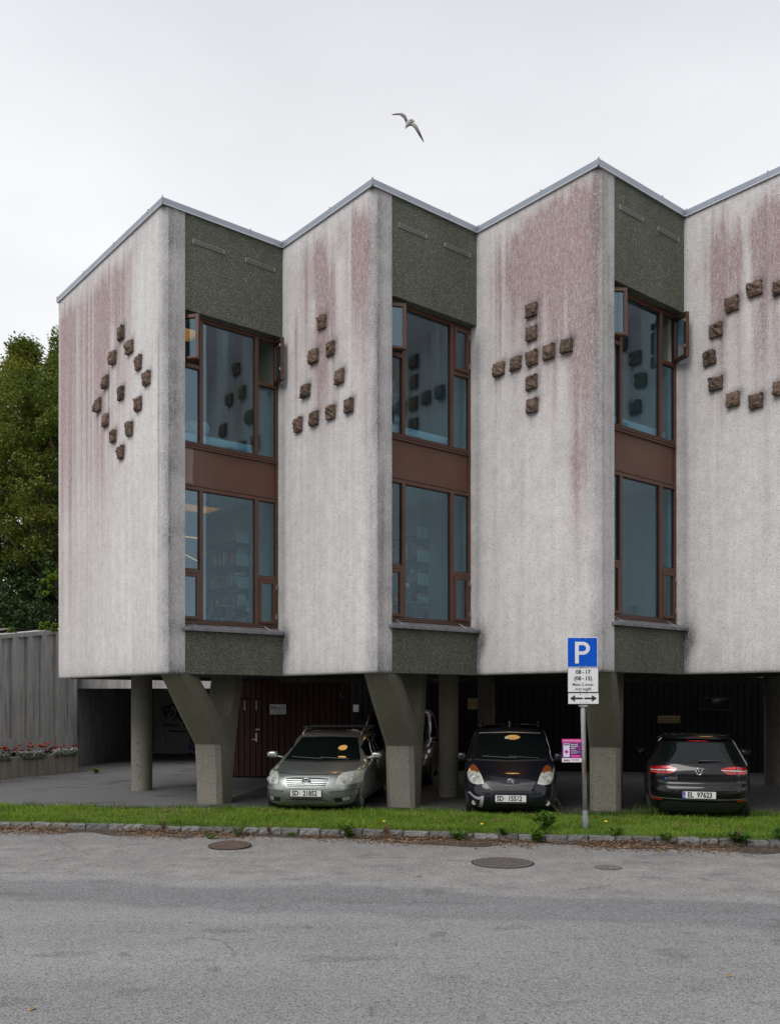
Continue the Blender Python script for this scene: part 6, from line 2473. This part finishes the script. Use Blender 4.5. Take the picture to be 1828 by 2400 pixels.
def plate(name, xc, w, z0, z1, mat, border, bw, rad=.03):
    """sign plate with rounded corners; border colour ring then the face"""

    def rr(x0, x1, y0, y1, r):
        out = []
        for cx, cy, a0 in ((x1 - r, y1 - r, 0), (x0 + r, y1 - r, 90), (x0 + r, y0 + r, 180), (x1 - r, y0 + r, 270)):
            for k in range(5):
                a = R(a0 + k * 22.5)
                out.append((cx + r * math.cos(a), cy + r * math.sin(a)))
        return out

    def slab(nm, x0, x1, y0, y1, r, ya, yb, mt, par):
        q = rr(x0, x1, y0, y1, r)
        k = len(q)
        m = MB()
        m.v = [(x, ya, y) for x, y in q] + [(x, yb, y) for x, y in q]
        m.f = [tuple(range(k)), tuple(range(2 * k - 1, k - 1, -1))] + [(i, i + k, (i + 1) % k + k, (i + 1) % k) for i in range(k)]
        return fix_normals(m.build(nm, mt, par))
    x0, x1 = xc - w / 2, xc + w / 2
    pl_ = slab(name, x0, x1, z0, z1, rad, F0 - .004, F0, border, ps)
    slab('face', x0 + bw, x1 - bw, z0 + bw, z1 - bw, max(.004, rad - bw), F0 - .0065, F0 - .0042, mat, pl_)
    return pl_


zc = sx(2.75)
p1 = plate('parking_plate', zc, .472, 2.525, 2.99, M['signblue'], M['signwhite'], .009, .022)
# the letter P built as strokes: stem and bowl
m = MB()
X0, Z0 = zc - .115, 2.585
st, bo, hh = .058, .115, .335
m.box(X0, X0 + st, F0 - .0085, F0 - .0066, Z0, Z0 + hh)
n = 20
cxp, czp = X0 + .115, Z0 + hh - .100
A, B = [(X0 + st, Z0 + hh)], [(X0 + st, Z0 + hh - .052)]
for k in range(n + 1):
    a = PI / 2 - PI * k / n
    A.append((cxp + .115 * math.cos(a), czp + .100 * math.sin(a)))
    B.append((cxp + .057 * math.cos(a), czp + .048 * math.sin(a)))
A.append((X0 + st, Z0 + hh - .200))
B.append((X0 + st, Z0 + hh - .148))
m.grid(np.array([[(x, F0 - .0085, z) for x, z in A], [(x, F0 - .0085, z) for x, z in B]]))
m.build('letter_p', M['signwhite'], p1)
for xo in (-.048, .048):
    for z in (2.545, 2.972):
        b = MB()
        b.tube([(zc + xo, F0 - .004, z), (zc + xo, F0 - .011, z)], .0085, 8)
        b.build('bolt', M['steel'], p1)
zc2 = sx(2.3)
p2 = plate('time_plate', zc2, .478, 2.138, 2.520, M['signwhite'], M['ink'], .007, .008)


def stext(par, s_, x, z, size, bold=.0004, xs=1.0):
    text_obj('lettering', s_, size, M['ink'], par, frame_matrix((x, F0 - .0078, z), (1, 0, 0), (0, 0, 1)), bold=bold, xs=xs)


for q_, z_ in ((('08', '-', '17'), 2.450), (('(08', '-', '15)'), 2.352)):
    for w_, x_ in zip(q_, (-.072, .0, .072) if len(q_[0]) == 2 else (-.085, .0, .085)):
        stext(p2, w_, zc2 + x_, z_, .085, .002)
stext(p2, 'Maks 2 timer', zc2, 2.258, .062)
stext(p2, 'mot avgift', zc2, 2.190, .062)
zc3 = sx(2.05)
p3 = plate('arrow_plate', zc3, .480, 1.955, 2.130, M['signwhite'], M['ink'], .006, .008)
m = MB()
for sg in (1, -1):
    q = [(.012, -.014), (.130, -.014), (.130, -.052), (.208, 0), (.130, .052), (.130, .014), (.012, .014)]
    b = [(zc3 + .0 + sg * x, F0 - .0082, 2.045 + z) for x, z in q]
    b0 = len(m.v)
    m.v += b
    m.f += [(b0, b0 + 1, b0 + 5, b0 + 6), (b0 + 1, b0 + 2, b0 + 3, b0 + 4, b0 + 5)]
m.build('arrows', M['ink'], p3)
for par, xs_, zs_ in ((p2, zc2, (2.160, 2.503)), (p3, zc3, (1.985, 2.104))):
    for xo in (-.048, .048):
        for z in zs_:
            b = MB()
            b.tube([(xs_ + xo, F0 - .004, z), (xs_ + xo, F0 - .010, z)], .0075, 8)
            b.build('bolt', M['galv'], par)
for z in (1.93, 2.32, 2.75):
    b = MB()
    b.box(sx(z) - .065, sx(z) + .065, SY - .047, SY + .042, z - .012, z + .012)
    b.build('bracket', M['galv'], ps)
# parking-app plate
M['magenta'] = simple('magenta_print', (.66, .06, .30), .4)
M['purple'] = simple('purple_print', (.125, .012, .165), .4)
M['phone'] = simple('phone_print', (.66, .66, .72), .4)
x1 = sx(1.2) - .037
x0 = x1 - .305
m = MB()
m.box(x0, x1, SY - .012, SY - .008, 1.055, 1.415)
ad = m.build('app_plate', M['purple'], ps, bevel=.001)


def ad_box(nm, a, b, z0, z1, mat, lift=.001):
    q = MB()
    q.box(x0 + a, x0 + b, SY - .0122 - lift, SY - .0121, z0, z1)
    return q.build(nm, mat, ad)


ad_box('header', 0, .305, 1.360, 1.415, M['magenta'])
ad_box('footer', 0, .305, 1.055, 1.118, M['signwhite'])
ad_box('phone', .022, .118, 1.135, 1.345, M['phone'])
ad_box('phone_top', .034, .106, 1.318, 1.336, M['purple'], .002)
q = MB()
q.tube([(x0 + .070, SY - .0132, 1.218), (x0 + .070, SY - .0152, 1.218)], .029, 18)
q.build('phone_button', M['magenta'], ad)
q = MB()
q.tube([(x0 + .070, SY - .0153, 1.218), (x0 + .070, SY - .0162, 1.218)], .012, 14)
q.build('phone_dot', M['purple'], ad)
q = MB()
q.tube([(x0 + .270, SY - .0122, 1.262), (x0 + .270, SY - .0142, 1.262)], .014, 14)
q.build('badge', M['magenta'], ad)
ad_box('code_box', .142, .282, 1.132, 1.166, M['magenta'])
for (z, w) in ((1.232, .10), (1.212, .145), (1.194, .10)):
    ad_box('small_print', .140, .140 + w, z, z + .005, M['phone'])


def adtext(s_, x, z, size, mat, align='LEFT', bold=.0):
    text_obj('lettering', s_, size, mat, ad, frame_matrix((x0 + x, SY - .0150, z), (1, 0, 0), (0, 0, 1)), align=align, bold=bold, extrude=.0003)


adtext('PARKER MED MOBILEN', .1525, 1.387, .025, M['signwhite'], 'CENTER')
adtext('Last ned', .136, 1.332, .032, M['signwhite'], bold=.0007)
adtext('EasyPark-', .136, 1.302, .032, M['signwhite'], bold=.0007)
adtext('appen', .136, 1.273, .032, M['signwhite'], bold=.0007)
adtext('easy', .026, 1.088, .058, M['purple'], bold=.0008)
adtext('PARK', .142, 1.088, .052, M['magenta'])
# ------------------------------------------------------------------ inside the rooms


def BAY(i):
    return {1: V1p, 2: V2p, 3: V3p}[i], DA, -LI


def BP(i, s, t, z):
    o, u, n = BAY(i)
    q = o + s * u + t * n
    return np.array([q[0], q[1], z])


BANG = math.atan2(DA[1], DA[0])
M['quilt'] = None
t = NT('quilted_white_fabric')
v = t.coord((1, 1, 1))
w1_ = t.n('ShaderNodeTexWave', {'Vector': v, 'Scale': 9.0, 'Distortion': 0.0}, wave_type='BANDS', bands_direction='DIAGONAL').outputs['Fac']
w2_ = t.n('ShaderNodeTexWave', {'Vector': t.coord((-1, -1, 1)), 'Scale': 9.0}, wave_type='BANDS', bands_direction='DIAGONAL').outputs['Fac']
hgt = t.math('MULTIPLY', w1_, w2_)
t.pbsdf(base=t.mix(hgt, (.50, .56, .54), (.72, .78, .76)), rough=.6, normal=t.bump(hgt, .5, .02))
M['quilt'] = t.m
M['cloth'] = simple('striped_pale_cloth', (.50, .50, .40), .8, 0, .25, 30)
M['navyfab'] = simple('navy_chair_fabric', (.02, .03, .055), .8)
M['tan'] = simple('tan_leather', (.22, .10, .05), .5)
M['shelfm'] = simple('dark_steel_shelf', (.06, .065, .07), .5)
M['endplate'] = simple('pale_shelf_end', (.52, .55, .50), .6)
M['tubelamp'] = emitter('warm_tube_light', (1.0, .40, .12), 0.6)
M['louvre'] = emitter('warm_louvre_light', (1.0, .55, .18), 2.0)

# quilted tubes lying along the upper sills
for i, (s0, s1, lab) in {1: (.42, 2.12, 'quilted white tube along the sill of the first upper window'), 2: (.42, 2.14, 'quilted white tube along the sill of the second upper window'), 3: (.42, 2.35, 'white tube along the sill of the third upper window')}.items():
    root = empty('padded_tube', tuple(BP(i, 1.2, .42, 6.70)))
    tag(root, lab, 'tube', 'padded tubes on the upper sills')
    m = MB()
    a, b = BP(i, s0, .42, 6.83), BP(i, s1, .42, 6.83)
    m.tube([a + (b - a) * q for q in np.linspace(0, 1, 14)], .125, 24)
    m.build('cover', M['quilt'], root, smooth=True)
    m = MB()
    m.tube([b, b + (b - a) / np.linalg.norm(b - a) * .06], .06, 16)
    m.build('end_cap', M['white'], root)
    m = MB()
    d = (b - a) / np.linalg.norm(b - a)
    m.tube([b + d * .06, b + d * .22, b + d * .22 + np.array([0, 0, -.12])], .014, 8)
    m.build('fitting', M['steel'], root)
    m = MB()
    o, u, n = BAY(i)
    m.fbox((o, u, n), .40, 2.40, .26, .62, 6.60, 6.70)
    m.build('shelf', M['ceil'], root)

# louvred ceiling lights; the deep ones are added out of view to brighten rooms
for (i, s, t_, z, lab, tl) in ((1, .95, 1.35, CEIL1, 'warm louvred ceiling light behind the first lower window', .95), (1, .55, 1.25, CEIL2, 'warm louvred ceiling light behind the first upper window', .9), (2, .55, 1.30, CEIL1, 'warm louvred ceiling light behind the second lower window', .8),
                            (2, .80, 2.1, CEIL2, 'added unseen ceiling light brightening the room behind the second upper window', .9), (3, .80, 2.0, CEIL1, 'added unseen ceiling light brightening the room behind the third lower window', .9), (3, .80, 2.1, CEIL2, 'added unseen ceiling light brightening the room behind the third upper window', .9)):
    root = empty('louvre_light', tuple(BP(i, s, t_, z)))
    tag(root, lab, 'lamp', 'louvred ceiling lights in the rooms')
    fr = BAY(i)
    m = MB()
    m.fbox(fr, s, s + tl, t_, t_ + .6, z - .03, z - .003)
    m.build('reflector', M['louvre'], root)
    m = MB()
    m.fbox(fr, s - .03, s + tl + .03, t_ - .035, t_ - .012, z - .105, z - .004)
    m.fbox(fr, s - .03, s + tl + .03, t_ + .612, t_ + .635, z - .105, z - .004)
    m.fbox(fr, s - .03, s - .002, t_ - .011, t_ + .611, z - .105, z - .004)
    m.fbox(fr, s + tl + .002, s + tl + .03, t_ - .011, t_ + .611, z - .105, z - .004)
    m.build('housing', M['vent'], root)
    for k in range(7):
        m = MB()
        q = t_ + k * .1
        m.fbox(fr, s, s + tl, q - .008, q + .008, z - .10, z - .032)
        m.build('louvre', simple('gold_louvre', (.62, .42, .18), .4, .3) if 'gold_louvre' not in bpy.data.materials else bpy.data.materials['gold_louvre'], root)
# thin copper tube lights in the first lower room
for k, (p0, p1) in enumerate((((.62, 1.3, 5.20), (1.75, 1.9, 5.32)), ((.62, 1.3, 5.02), (1.75, 1.9, 4.82)))):
    m = MB()
    m.tube([BP(1, *p0), BP(1, *p1)], .012, 8)
    o = m.build('tube_light', M['tubelamp'])
    tag(o, ('upper' if k == 0 else 'lower') + ' thin copper light tube behind the first lower window', 'lamp', 'thin light tubes')

# shelving against the partitions
rbk = random.Random(12)
BOOKC = [simple('book_%s' % n_, c_, .6, 0, .1, 20) for n_, c_ in (('cream', (.55, .50, .40)), ('red', (.35, .05, .04)), ('blue', (.05, .10, .25)), ('teal', (.06, .20, .20)), ('grey', (.30, .30, .30)), ('white', (.65, .65, .62)), ('orange', (.45, .16, .05)), ('black', (.03, .03, .035)))]
for i, dep, lab in ((1, 1.25, 'tall bookcase seen through the first lower window'), (2, 1.35, 'tall bookcase seen through the second lower window')):
    fr = BAY(i)
    root = empty('bookcase', tuple(BP(i, 2.36, dep + .6, FLOOR1)))
    tag(root, lab, 'bookcase', 'bookcases in the lower rooms')
    for t_ in (dep + .01, dep + 1.25):
        m = MB()
        m.fbox(fr, 2.44, 2.48, t_, t_ + .035, FLOOR1, FLOOR1 + 2.3)
        m.build('upright', M['shelfm'], root)
    zz = [FLOOR1 + .30 + k * .46 for k in range(5)]
    for k, z in enumerate(zz):
        m = MB()
        m.fbox(fr, 2.20, 2.475, dep + .012, dep + 1.25, z, z + .025)
        m.build('shelf', M['shelfm'], root)
        m = MB()
        m.fbox(fr, 2.20, 2.475, dep - .008, dep + .010, z - .03, z + .20)
        m.build('end_plate', M['endplate'], root)
        if k == 4:
            continue
        q = dep + .03
        while q < dep + 1.2:
            w = rbk.uniform(.025, .055)
            h = rbk.uniform(.20, .31)
            if rbk.random() < .82:
                mb = MB()
                d_ = rbk.uniform(.16, .21)
                mb.fbox(fr, 2.46 - d_ - .02, 2.46, q, q + w - .002, z + .026, z + .026 + h)
                bo = mb.build('book', rbk.choice(BOOKC))
                tag(bo, 'book on the shelves behind the %s lower window' % ('first' if i == 1 else 'second'), 'book', 'books behind the %s lower window' % ('first' if i == 1 else 'second'))
            q += w
# round tables
for i, s, t_, lab in ((1, 1.75, 1.0, 'round wooden table behind the first lower window'), (2, 1.62, .95, 'round wooden table behind the second lower window')):
    c3 = BP(i, s, t_, FLOOR1)
    root = empty('round_table', tuple(c3))
    tag(root, lab, 'table', 'round tables in the lower rooms')
    m = MB()
    m.tube([c3 + np.array([0, 0, .715]), c3 + np.array([0, 0, .75])], .46, 32)
    m.build('table_top', M['wood'], root)
    for k in range(4):
        a = k * PI / 2 + .4
        m = MB()
        m.tube([c3 + np.array([.26 * math.cos(a), .26 * math.sin(a), .714]), c3 + np.array([.36 * math.cos(a), .36 * math.sin(a), 0.0])], [.02, .014], 8)
        m.build('leg', M['wood'], root)
c3 = BP(2, 1.50, .85, FLOOR1 + .751)
th = empty('thermos', tuple(c3))
tag(th, 'blue flask standing on the table behind the second lower window', 'flask')
m = MB()
m.tube([c3, c3 + np.array([0, 0, .26]), c3 + np.array([0, 0, .29])], [.05, .05, .036], 16)
m.build('body', simple('blue_flask', (.03, .08, .18), .3), th, smooth=True)
m = MB()
m.tube([c3 + np.array([0, 0, .291]), c3 + np.array([0, 0, .36])], .036, 16)
m.build('cap', M['white'], th)
# chair bench left of the table, first lower room
# armchair behind the third lower window
c3 = BP(3, 1.55, .95, FLOOR1)
ac = empty('armchair', tuple(c3), R(25), world=False)
tag(ac, 'dark blue armchair behind the third lower window', 'armchair')
m = MB()
m.box(-.34, .34, -.32, .34, .30, .46)
m.build('seat', M['navyfab'], ac, bevel=.04)
m = MB()
m.hexa([(-.34, .22, .44), (.34, .22, .44), (.34, .36, .44), (-.34, .36, .44), (-.32, .34, 1.02), (.32, .34, 1.02), (.32, .46, 1.02), (-.32, .46, 1.02)])
m.build('backrest', M['navyfab'], ac, bevel=.03)
for sg in (1, -1):
    m = MB()
    m.box(sg * .36 - .04, sg * .36 + .04, -.30, .34, .44, .64)
    m.build('armrest', M['navyfab'], ac, bevel=.02)
for (x, y) in ((-.28, -.26), (.28, -.26), (-.28, .30), (.28, .30)):
    m = MB()
    m.tube([(x, y, 0), (x, y, .30)], .02, 8)
    m.build('leg', M['steel'], ac)
# chair with a draped striped cloth in the first upper room
c3 = BP(1, .98, .86, FLOOR2)
chr_ = empty('chair', tuple(c3), BANG + R(100), world=False)
tag(chr_, 'dark blue chair with wooden legs behind the first upper window', 'chair')
m = MB()
m.box(-.24, .24, -.22, .24, .42, .50)
m.build('seat', M['navyfab'], chr_, bevel=.03)
m = MB()
P = []
for q in np.linspace(0, 1, 6):
    P.append([(-.24 + .48 * k / 7, .22 + .06 * q + .05 * (1 - ((k - 3.5) / 3.5) ** 2), .48 + .56 * q * (1 - .15 * abs((k - 3.5) / 3.5) ** 3)) for k in range(8)])
P = np.array(P)
m.grid(P)
m.grid(P[:, ::-1] + np.array([0, .035, 0]))
m.build('backrest', M['navyfab'], chr_, smooth=True)
for (x, y) in ((-.2, -.18), (.2, -.18), (-.2, .2), (.2, .2)):
    m = MB()
    m.tube([(x * 1.15, y * 1.15, 0), (x, y, .42)], [.014, .02], 8)
    m.build('leg', M['wood'], chr_)
# crumpled cloth on a tan cushion beside it
rgc = np.random.default_rng(2)


def lump(name, c3, rx, ry, rz, mat, seed, parent=None, rough=.12):
    rg = np.random.default_rng(seed)
    nu_, nv_ = 20, 12
    ph = rg.uniform(0, 6, 6)
    P = []
    for v in np.linspace(.0, 1, nv_):
        el = (v - .5) * PI
        row = []
        for k in range(nu_):
            a = 2 * PI * k / nu_
            q = 1 + rough * math.sin(3 * a + ph[0] + 4 * v) + rough * .7 * math.sin(7 * a + ph[1] - 6 * v) + rough * .5 * math.sin(11 * v + ph[2])
            row.append((c3[0] + rx * q * math.cos(a) * math.cos(el), c3[1] + ry * q * math.sin(a) * math.cos(el), c3[2] + rz * q * math.sin(el)))
        P.append(row)
    m = MB()
    m.grid(np.array(P), closed_u=True)
    return m.build(name, mat, parent, smooth=True)


o = lump('draped_cloth', BP(1, .98, .62, 7.12), .24, .22, .13, M['cloth'], 3)
tag(o, 'crumpled pale striped cloth behind the first upper window', 'cloth')
o = lump('tan_cushion', BP(1, .62, .74, 7.14), .20, .16, .20, M['tan'], 5, rough=.06)
tag(o, 'tan leather cushion behind the narrow pane of the first upper window', 'cushion')


# ---- person standing behind the second upper window
def person(org, rz):
    joints = {'pelvis': (0, 0, .90), 'belly': (0, .0, 1.05), 'chest': (0, .01, 1.26), 'neck0': (0, .01, 1.43), 'neck': (0, 0, 1.50),
              'shl': (-.17, .01, 1.38), 'ell': (-.24, -.03, 1.13), 'wrl': (.02, -.20, 1.14), 'hal': (.10, -.19, 1.15),
              'shr': (.17, .01, 1.38), 'elr': (.24, -.03, 1.12), 'wrr': (-.03, -.21, 1.08), 'har': (-.11, -.19, 1.09),
              'hil': (-.09, 0, .86), 'knl': (-.10, -.02, .47), 'anl': (-.10, .02, .08), 'tol': (-.11, -.14, .035),
              'hir': (.09, 0, .86), 'knr': (.10, -.02, .47), 'anr': (.10, .02, .08), 'tor': (.11, -.14, .035)}
    rad = {'pelvis': (.155, .11), 'belly': (.14, .10), 'chest': (.155, .11), 'neck0': (.07, .06), 'neck': (.052, .052), 'shl': (.068, .068), 'ell': (.045, .045), 'wrl': (.03, .03), 'hal': (.032, .02), 'shr': (.068, .068), 'elr': (.045, .045),
           'wrr': (.03, .03), 'har': (.032, .02), 'hil': (.09, .09), 'knl': (.06, .06), 'anl': (.042, .045), 'tol': (.035, .025), 'hir': (.09, .09), 'knr': (.06, .06), 'anr': (.042, .045), 'tor': (.035, .025)}
    edges_ = [('pelvis', 'belly'), ('belly', 'chest'), ('chest', 'neck0'), ('neck0', 'neck'), ('chest', 'shl'), ('shl', 'ell'), ('ell', 'wrl'), ('wrl', 'hal'), ('chest', 'shr'), ('shr', 'elr'), ('elr', 'wrr'), ('wrr', 'har'),
              ('pelvis', 'hil'), ('hil', 'knl'), ('knl', 'anl'), ('anl', 'tol'), ('pelvis', 'hir'), ('hir', 'knr'), ('knr', 'anr'), ('anr', 'tor')]
    names = list(joints)
    # fingers: short chains from each hand
    fing = []
    for hnd, sg in (('hal', 1), ('har', -1)):
        b = np.array(joints[hnd])
        for k in range(5):
            nm = hnd + 'f%d' % k
            ln = (.075, .085, .08, .065, .05)[k]
            dz = (.03, .012, -.006, -.022, .045)[k]
            joints[nm] = tuple(b + np.array([sg * .03, -.005, dz]))
            joints[nm + 't'] = tuple(b + np.array([sg * (.03 + ln * (.8 if k < 4 else .45)), .025, dz * 1.1 + (.02 if k == 4 else 0)]))
            rad[nm] = (.0095, .0095)
            rad[nm + 't'] = (.0075, .0075)
            edges_ += [(hnd, nm), (nm, nm + 't')]
    names = list(joints)
    me = bpy.data.meshes.new('person')
    me.from_pydata([joints[k_] for k_ in names], [(names.index(a), names.index(b)) for a, b in edges_], [])
    ob = bpy.data.objects.new('person', me)
    COL.objects.link(ob)
    sk = ob.modifiers.new('skin', 'SKIN')
    lay = me.skin_vertices[0] if me.skin_vertices else None
    if lay is None:
        bpy.context.view_layer.objects.active = ob
        bm_ = __import__('bmesh').new()
        bm_.from_mesh(me)
        bm_.verts.layers.skin.verify()
        bm_.to_mesh(me)
        bm_.free()
        lay = me.skin_vertices[0]
    for k_, nm in enumerate(names):
        lay.data[k_].radius = rad[nm]
        lay.data[k_].use_root = (nm == 'pelvis')
    sb = ob.modifiers.new('sub', 'SUBSURF')
    sb.levels = 2
    sb.render_levels = 2
    dg = bpy.context.evaluated_depsgraph_get()
    m2 = bpy.data.meshes.new_from_object(ob.evaluated_get(dg))
    bpy.data.objects.remove(ob)
    # head joined into the same body mesh
    bm_ = __import__('bmesh').new()
    bm_.from_mesh(m2)
    hd_ = MB()
    P = []
    for v in np.linspace(0, 1, 18):
        el = (v - .5) * PI
        row = []
        for k in range(24):
            a = 2 * PI * k / 24
            x, y, z = .075 * math.cos(a) * math.cos(el), .095 * math.sin(a) * math.cos(el), .115 * math.sin(el)
            if y < 0:
                if abs(x) < .014 and -.03 < z < .02:
                    y -= .022 * (1 - abs(z + .012) / .045)
                if .012 < abs(x) < .05 and .0 < z < .03:
                    y += .012
                if z < -.05:
                    y -= .008
                    x *= .9
            row.append((x, y - .01, z + 1.615))
        P.append(row)
    hd_.grid(np.array(P), closed_u=True)
    for sg in (1, -1):
        hd_.tube([(sg * .072, .0, 1.585), (sg * .085, .01, 1.61), (sg * .074, .005, 1.64)], [.008, .014, .008], 8)
    hm_ = hd_.mesh('head', True)
    bm_.from_mesh(hm_)
    body = bpy.data.meshes.new('person')
    bm_.to_mesh(body)
    bm_.free()
    skin = simple('skin', (.46, .27, .19), .5, 0, .06, 20)
    shirt = simple('grey_green_shirt', (.36, .41, .36), .8, 0, .08, 12)
    jean = simple('blue_jeans', (.04, .075, .13), .8, 0, .15, 20)
    shoe = simple('dark_shoe', (.02, .02, .02), .6)
    for mt in (skin, shirt, jean, shoe):
        body.materials.append(mt)
    for p in body.polygons:
        p.use_smooth = True
        x, y, z = p.center
        if z < .075:
            k_ = 3
        elif z < .93:
            k_ = 2
        elif z > 1.475:
            k_ = 0
        elif (y < -.085 and z < 1.22) or (abs(x) > .19 and z < 1.20) or y < -.13:
            k_ = 0
        else:
            k_ = 1
        p.material_index = k_
    ob = bpy.data.objects.new('person', body)
    COL.objects.link(ob)
    ob.location = org
    ob.rotation_euler = (0, 0, rz)
    tag(ob, 'person in a pale shirt with folded arms behind the second upper window', 'person')
    # hair and eyes
    P = []
    for v in np.linspace(.46, 1, 9):
        el = (v - .5) * PI
        row = []
        for k in range(24):
            a = 2 * PI * k / 24
            q = 1.09
            lo = 0.0
            if math.sin(a) < -.1:
                lo = .045
            z = .115 * math.sin(el) * q
            z = max(z, lo)
            row.append((.075 * math.cos(a) * math.cos(el) * q, .095 * math.sin(a) * math.cos(el) * q + .002 - .01, z + 1.618))
        P.append(row)
    m = MB()
    m.grid(np.array(P), closed_u=True)
    m.build('hair', simple('brown_hair', (.05, .03, .02), .6), ob, smooth=True)
    for sg in (1, -1):
        m = MB()
        m.tube([(sg * .030, -.0905, 1.632), (sg * .030, -.0945, 1.632)], [.010, .007], 10)
        m.build('eye', M['ink'], ob)
    return ob


pp_ = BP(2, .93, .62, FLOOR2 + .003)
person((float(pp_[0]), float(pp_[1]), float(pp_[2])), R(-25))

# ------------------------------------------------------------------ gull
DG = 30.0


def gp(zx, zy, dy=0.0):
    px, py = 900 + zx / 14.0, 240 + zy / 14.0
    return np.array([(px - 914) / 2138 * DG, DG + dy, HC + (1639.6 - py) / 2138 * DG])


m = MB()
# wings: leading/trailing edges from root to tip
wings = [([(790, 590), (700, 455), (590, 400), (420, 350), (262, 304)], [(715, 655), (640, 545), (520, 465), (400, 395), (275, 318)], (-.02, -.10, -.12, -.02, .10)),
         ([(880, 668), (985, 700), (1080, 800), (1190, 975), (1318, 1215)], [(835, 745), (930, 800), (1010, 900), (1140, 1060), (1295, 1205)], (-.02, -.08, -.10, -.02, .10))]
for le, tr_, dy in wings:
    rows_t, rows_b = [], []
    for (l, r_, d) in zip(le, tr_, dy):
        a, b = gp(*l, d), gp(*r_, d + .03)
        mid1 = a * .7 + b * .3
        ring = [a, mid1 + np.array([0, .022, 0]), a * .35 + b * .65 + np.array([0, .012, 0]), b, a * .35 + b * .65 - np.array([0, .006, 0]), mid1 - np.array([0, .016, 0])]
        rows_t.append(ring)
    m.grid(np.array(rows_t), closed_u=True)
    m.f.append(tuple(range(len(m.v) - 6, len(m.v))))
# body: from beak (lower left) to tail (upper right)
axis = [((700, 868), .003), ((712, 830), .018), ((735, 775), .045), ((775, 720), .070), ((815, 670), .082), ((850, 620), .072), ((890, 575), .045), ((915, 550), .030)]
m.tube([gp(*a, -.01) for a, r_ in axis], [r_ for a, r_ in axis], 14)
# fanned tail
t0, t1 = gp(870, 590, .0), gp(925, 560, .0)
tail = [gp(850, 600, .01), gp(905, 650, .01), gp(1010, 605, .02), gp(985, 545, .02), gp(900, 505, .02), gp(815, 520, .02)]
tb = [p + np.array([0, .012, 0]) for p in tail]
m.add(tail + tb, [(0, 1, 2, 3, 4, 5), (11, 10, 9, 8, 7, 6)] + [(i, i + 6, (i + 1) % 6 + 6, (i + 1) % 6) for i in range(6)])
t = NT('gull_plumage')
at = t.attr('dark')
t.pbsdf(base=t.mix(at.outputs['Fac'], (.62, .59, .55), (.02, .02, .02)), rough=.7)
gull = m.build('gull', t.m, None, smooth=True)
tag(gull, 'gull with spread wings flying above the roof', 'bird')
co = np.array([v_.co[:] for v_ in gull.data.vertices])
ctr = gp(800, 680)
dist = np.linalg.norm((co - ctr)[:, [0, 2]], axis=1)
onw = np.arange(len(co)) < 60
val = np.where(onw, np.clip(.50 + (dist - .30) / .45 * .48, .50, .97), np.clip(.30 - (dist - .1), .1, .35))
ca = gull.data.attributes.new('dark', 'FLOAT', 'POINT')
ca.data.foreach_set('value', val.astype(np.float32))
m = MB()
m.tube([gp(870, 625, -.08), gp(915, 565, -.05)], [.018, .012], 8)
m.build('foot', simple('yellow_foot', (.55, .30, .03), .6), gull)
for o in list(bpy.data.objects):
    if o.get('_w'):
        del o['_w']
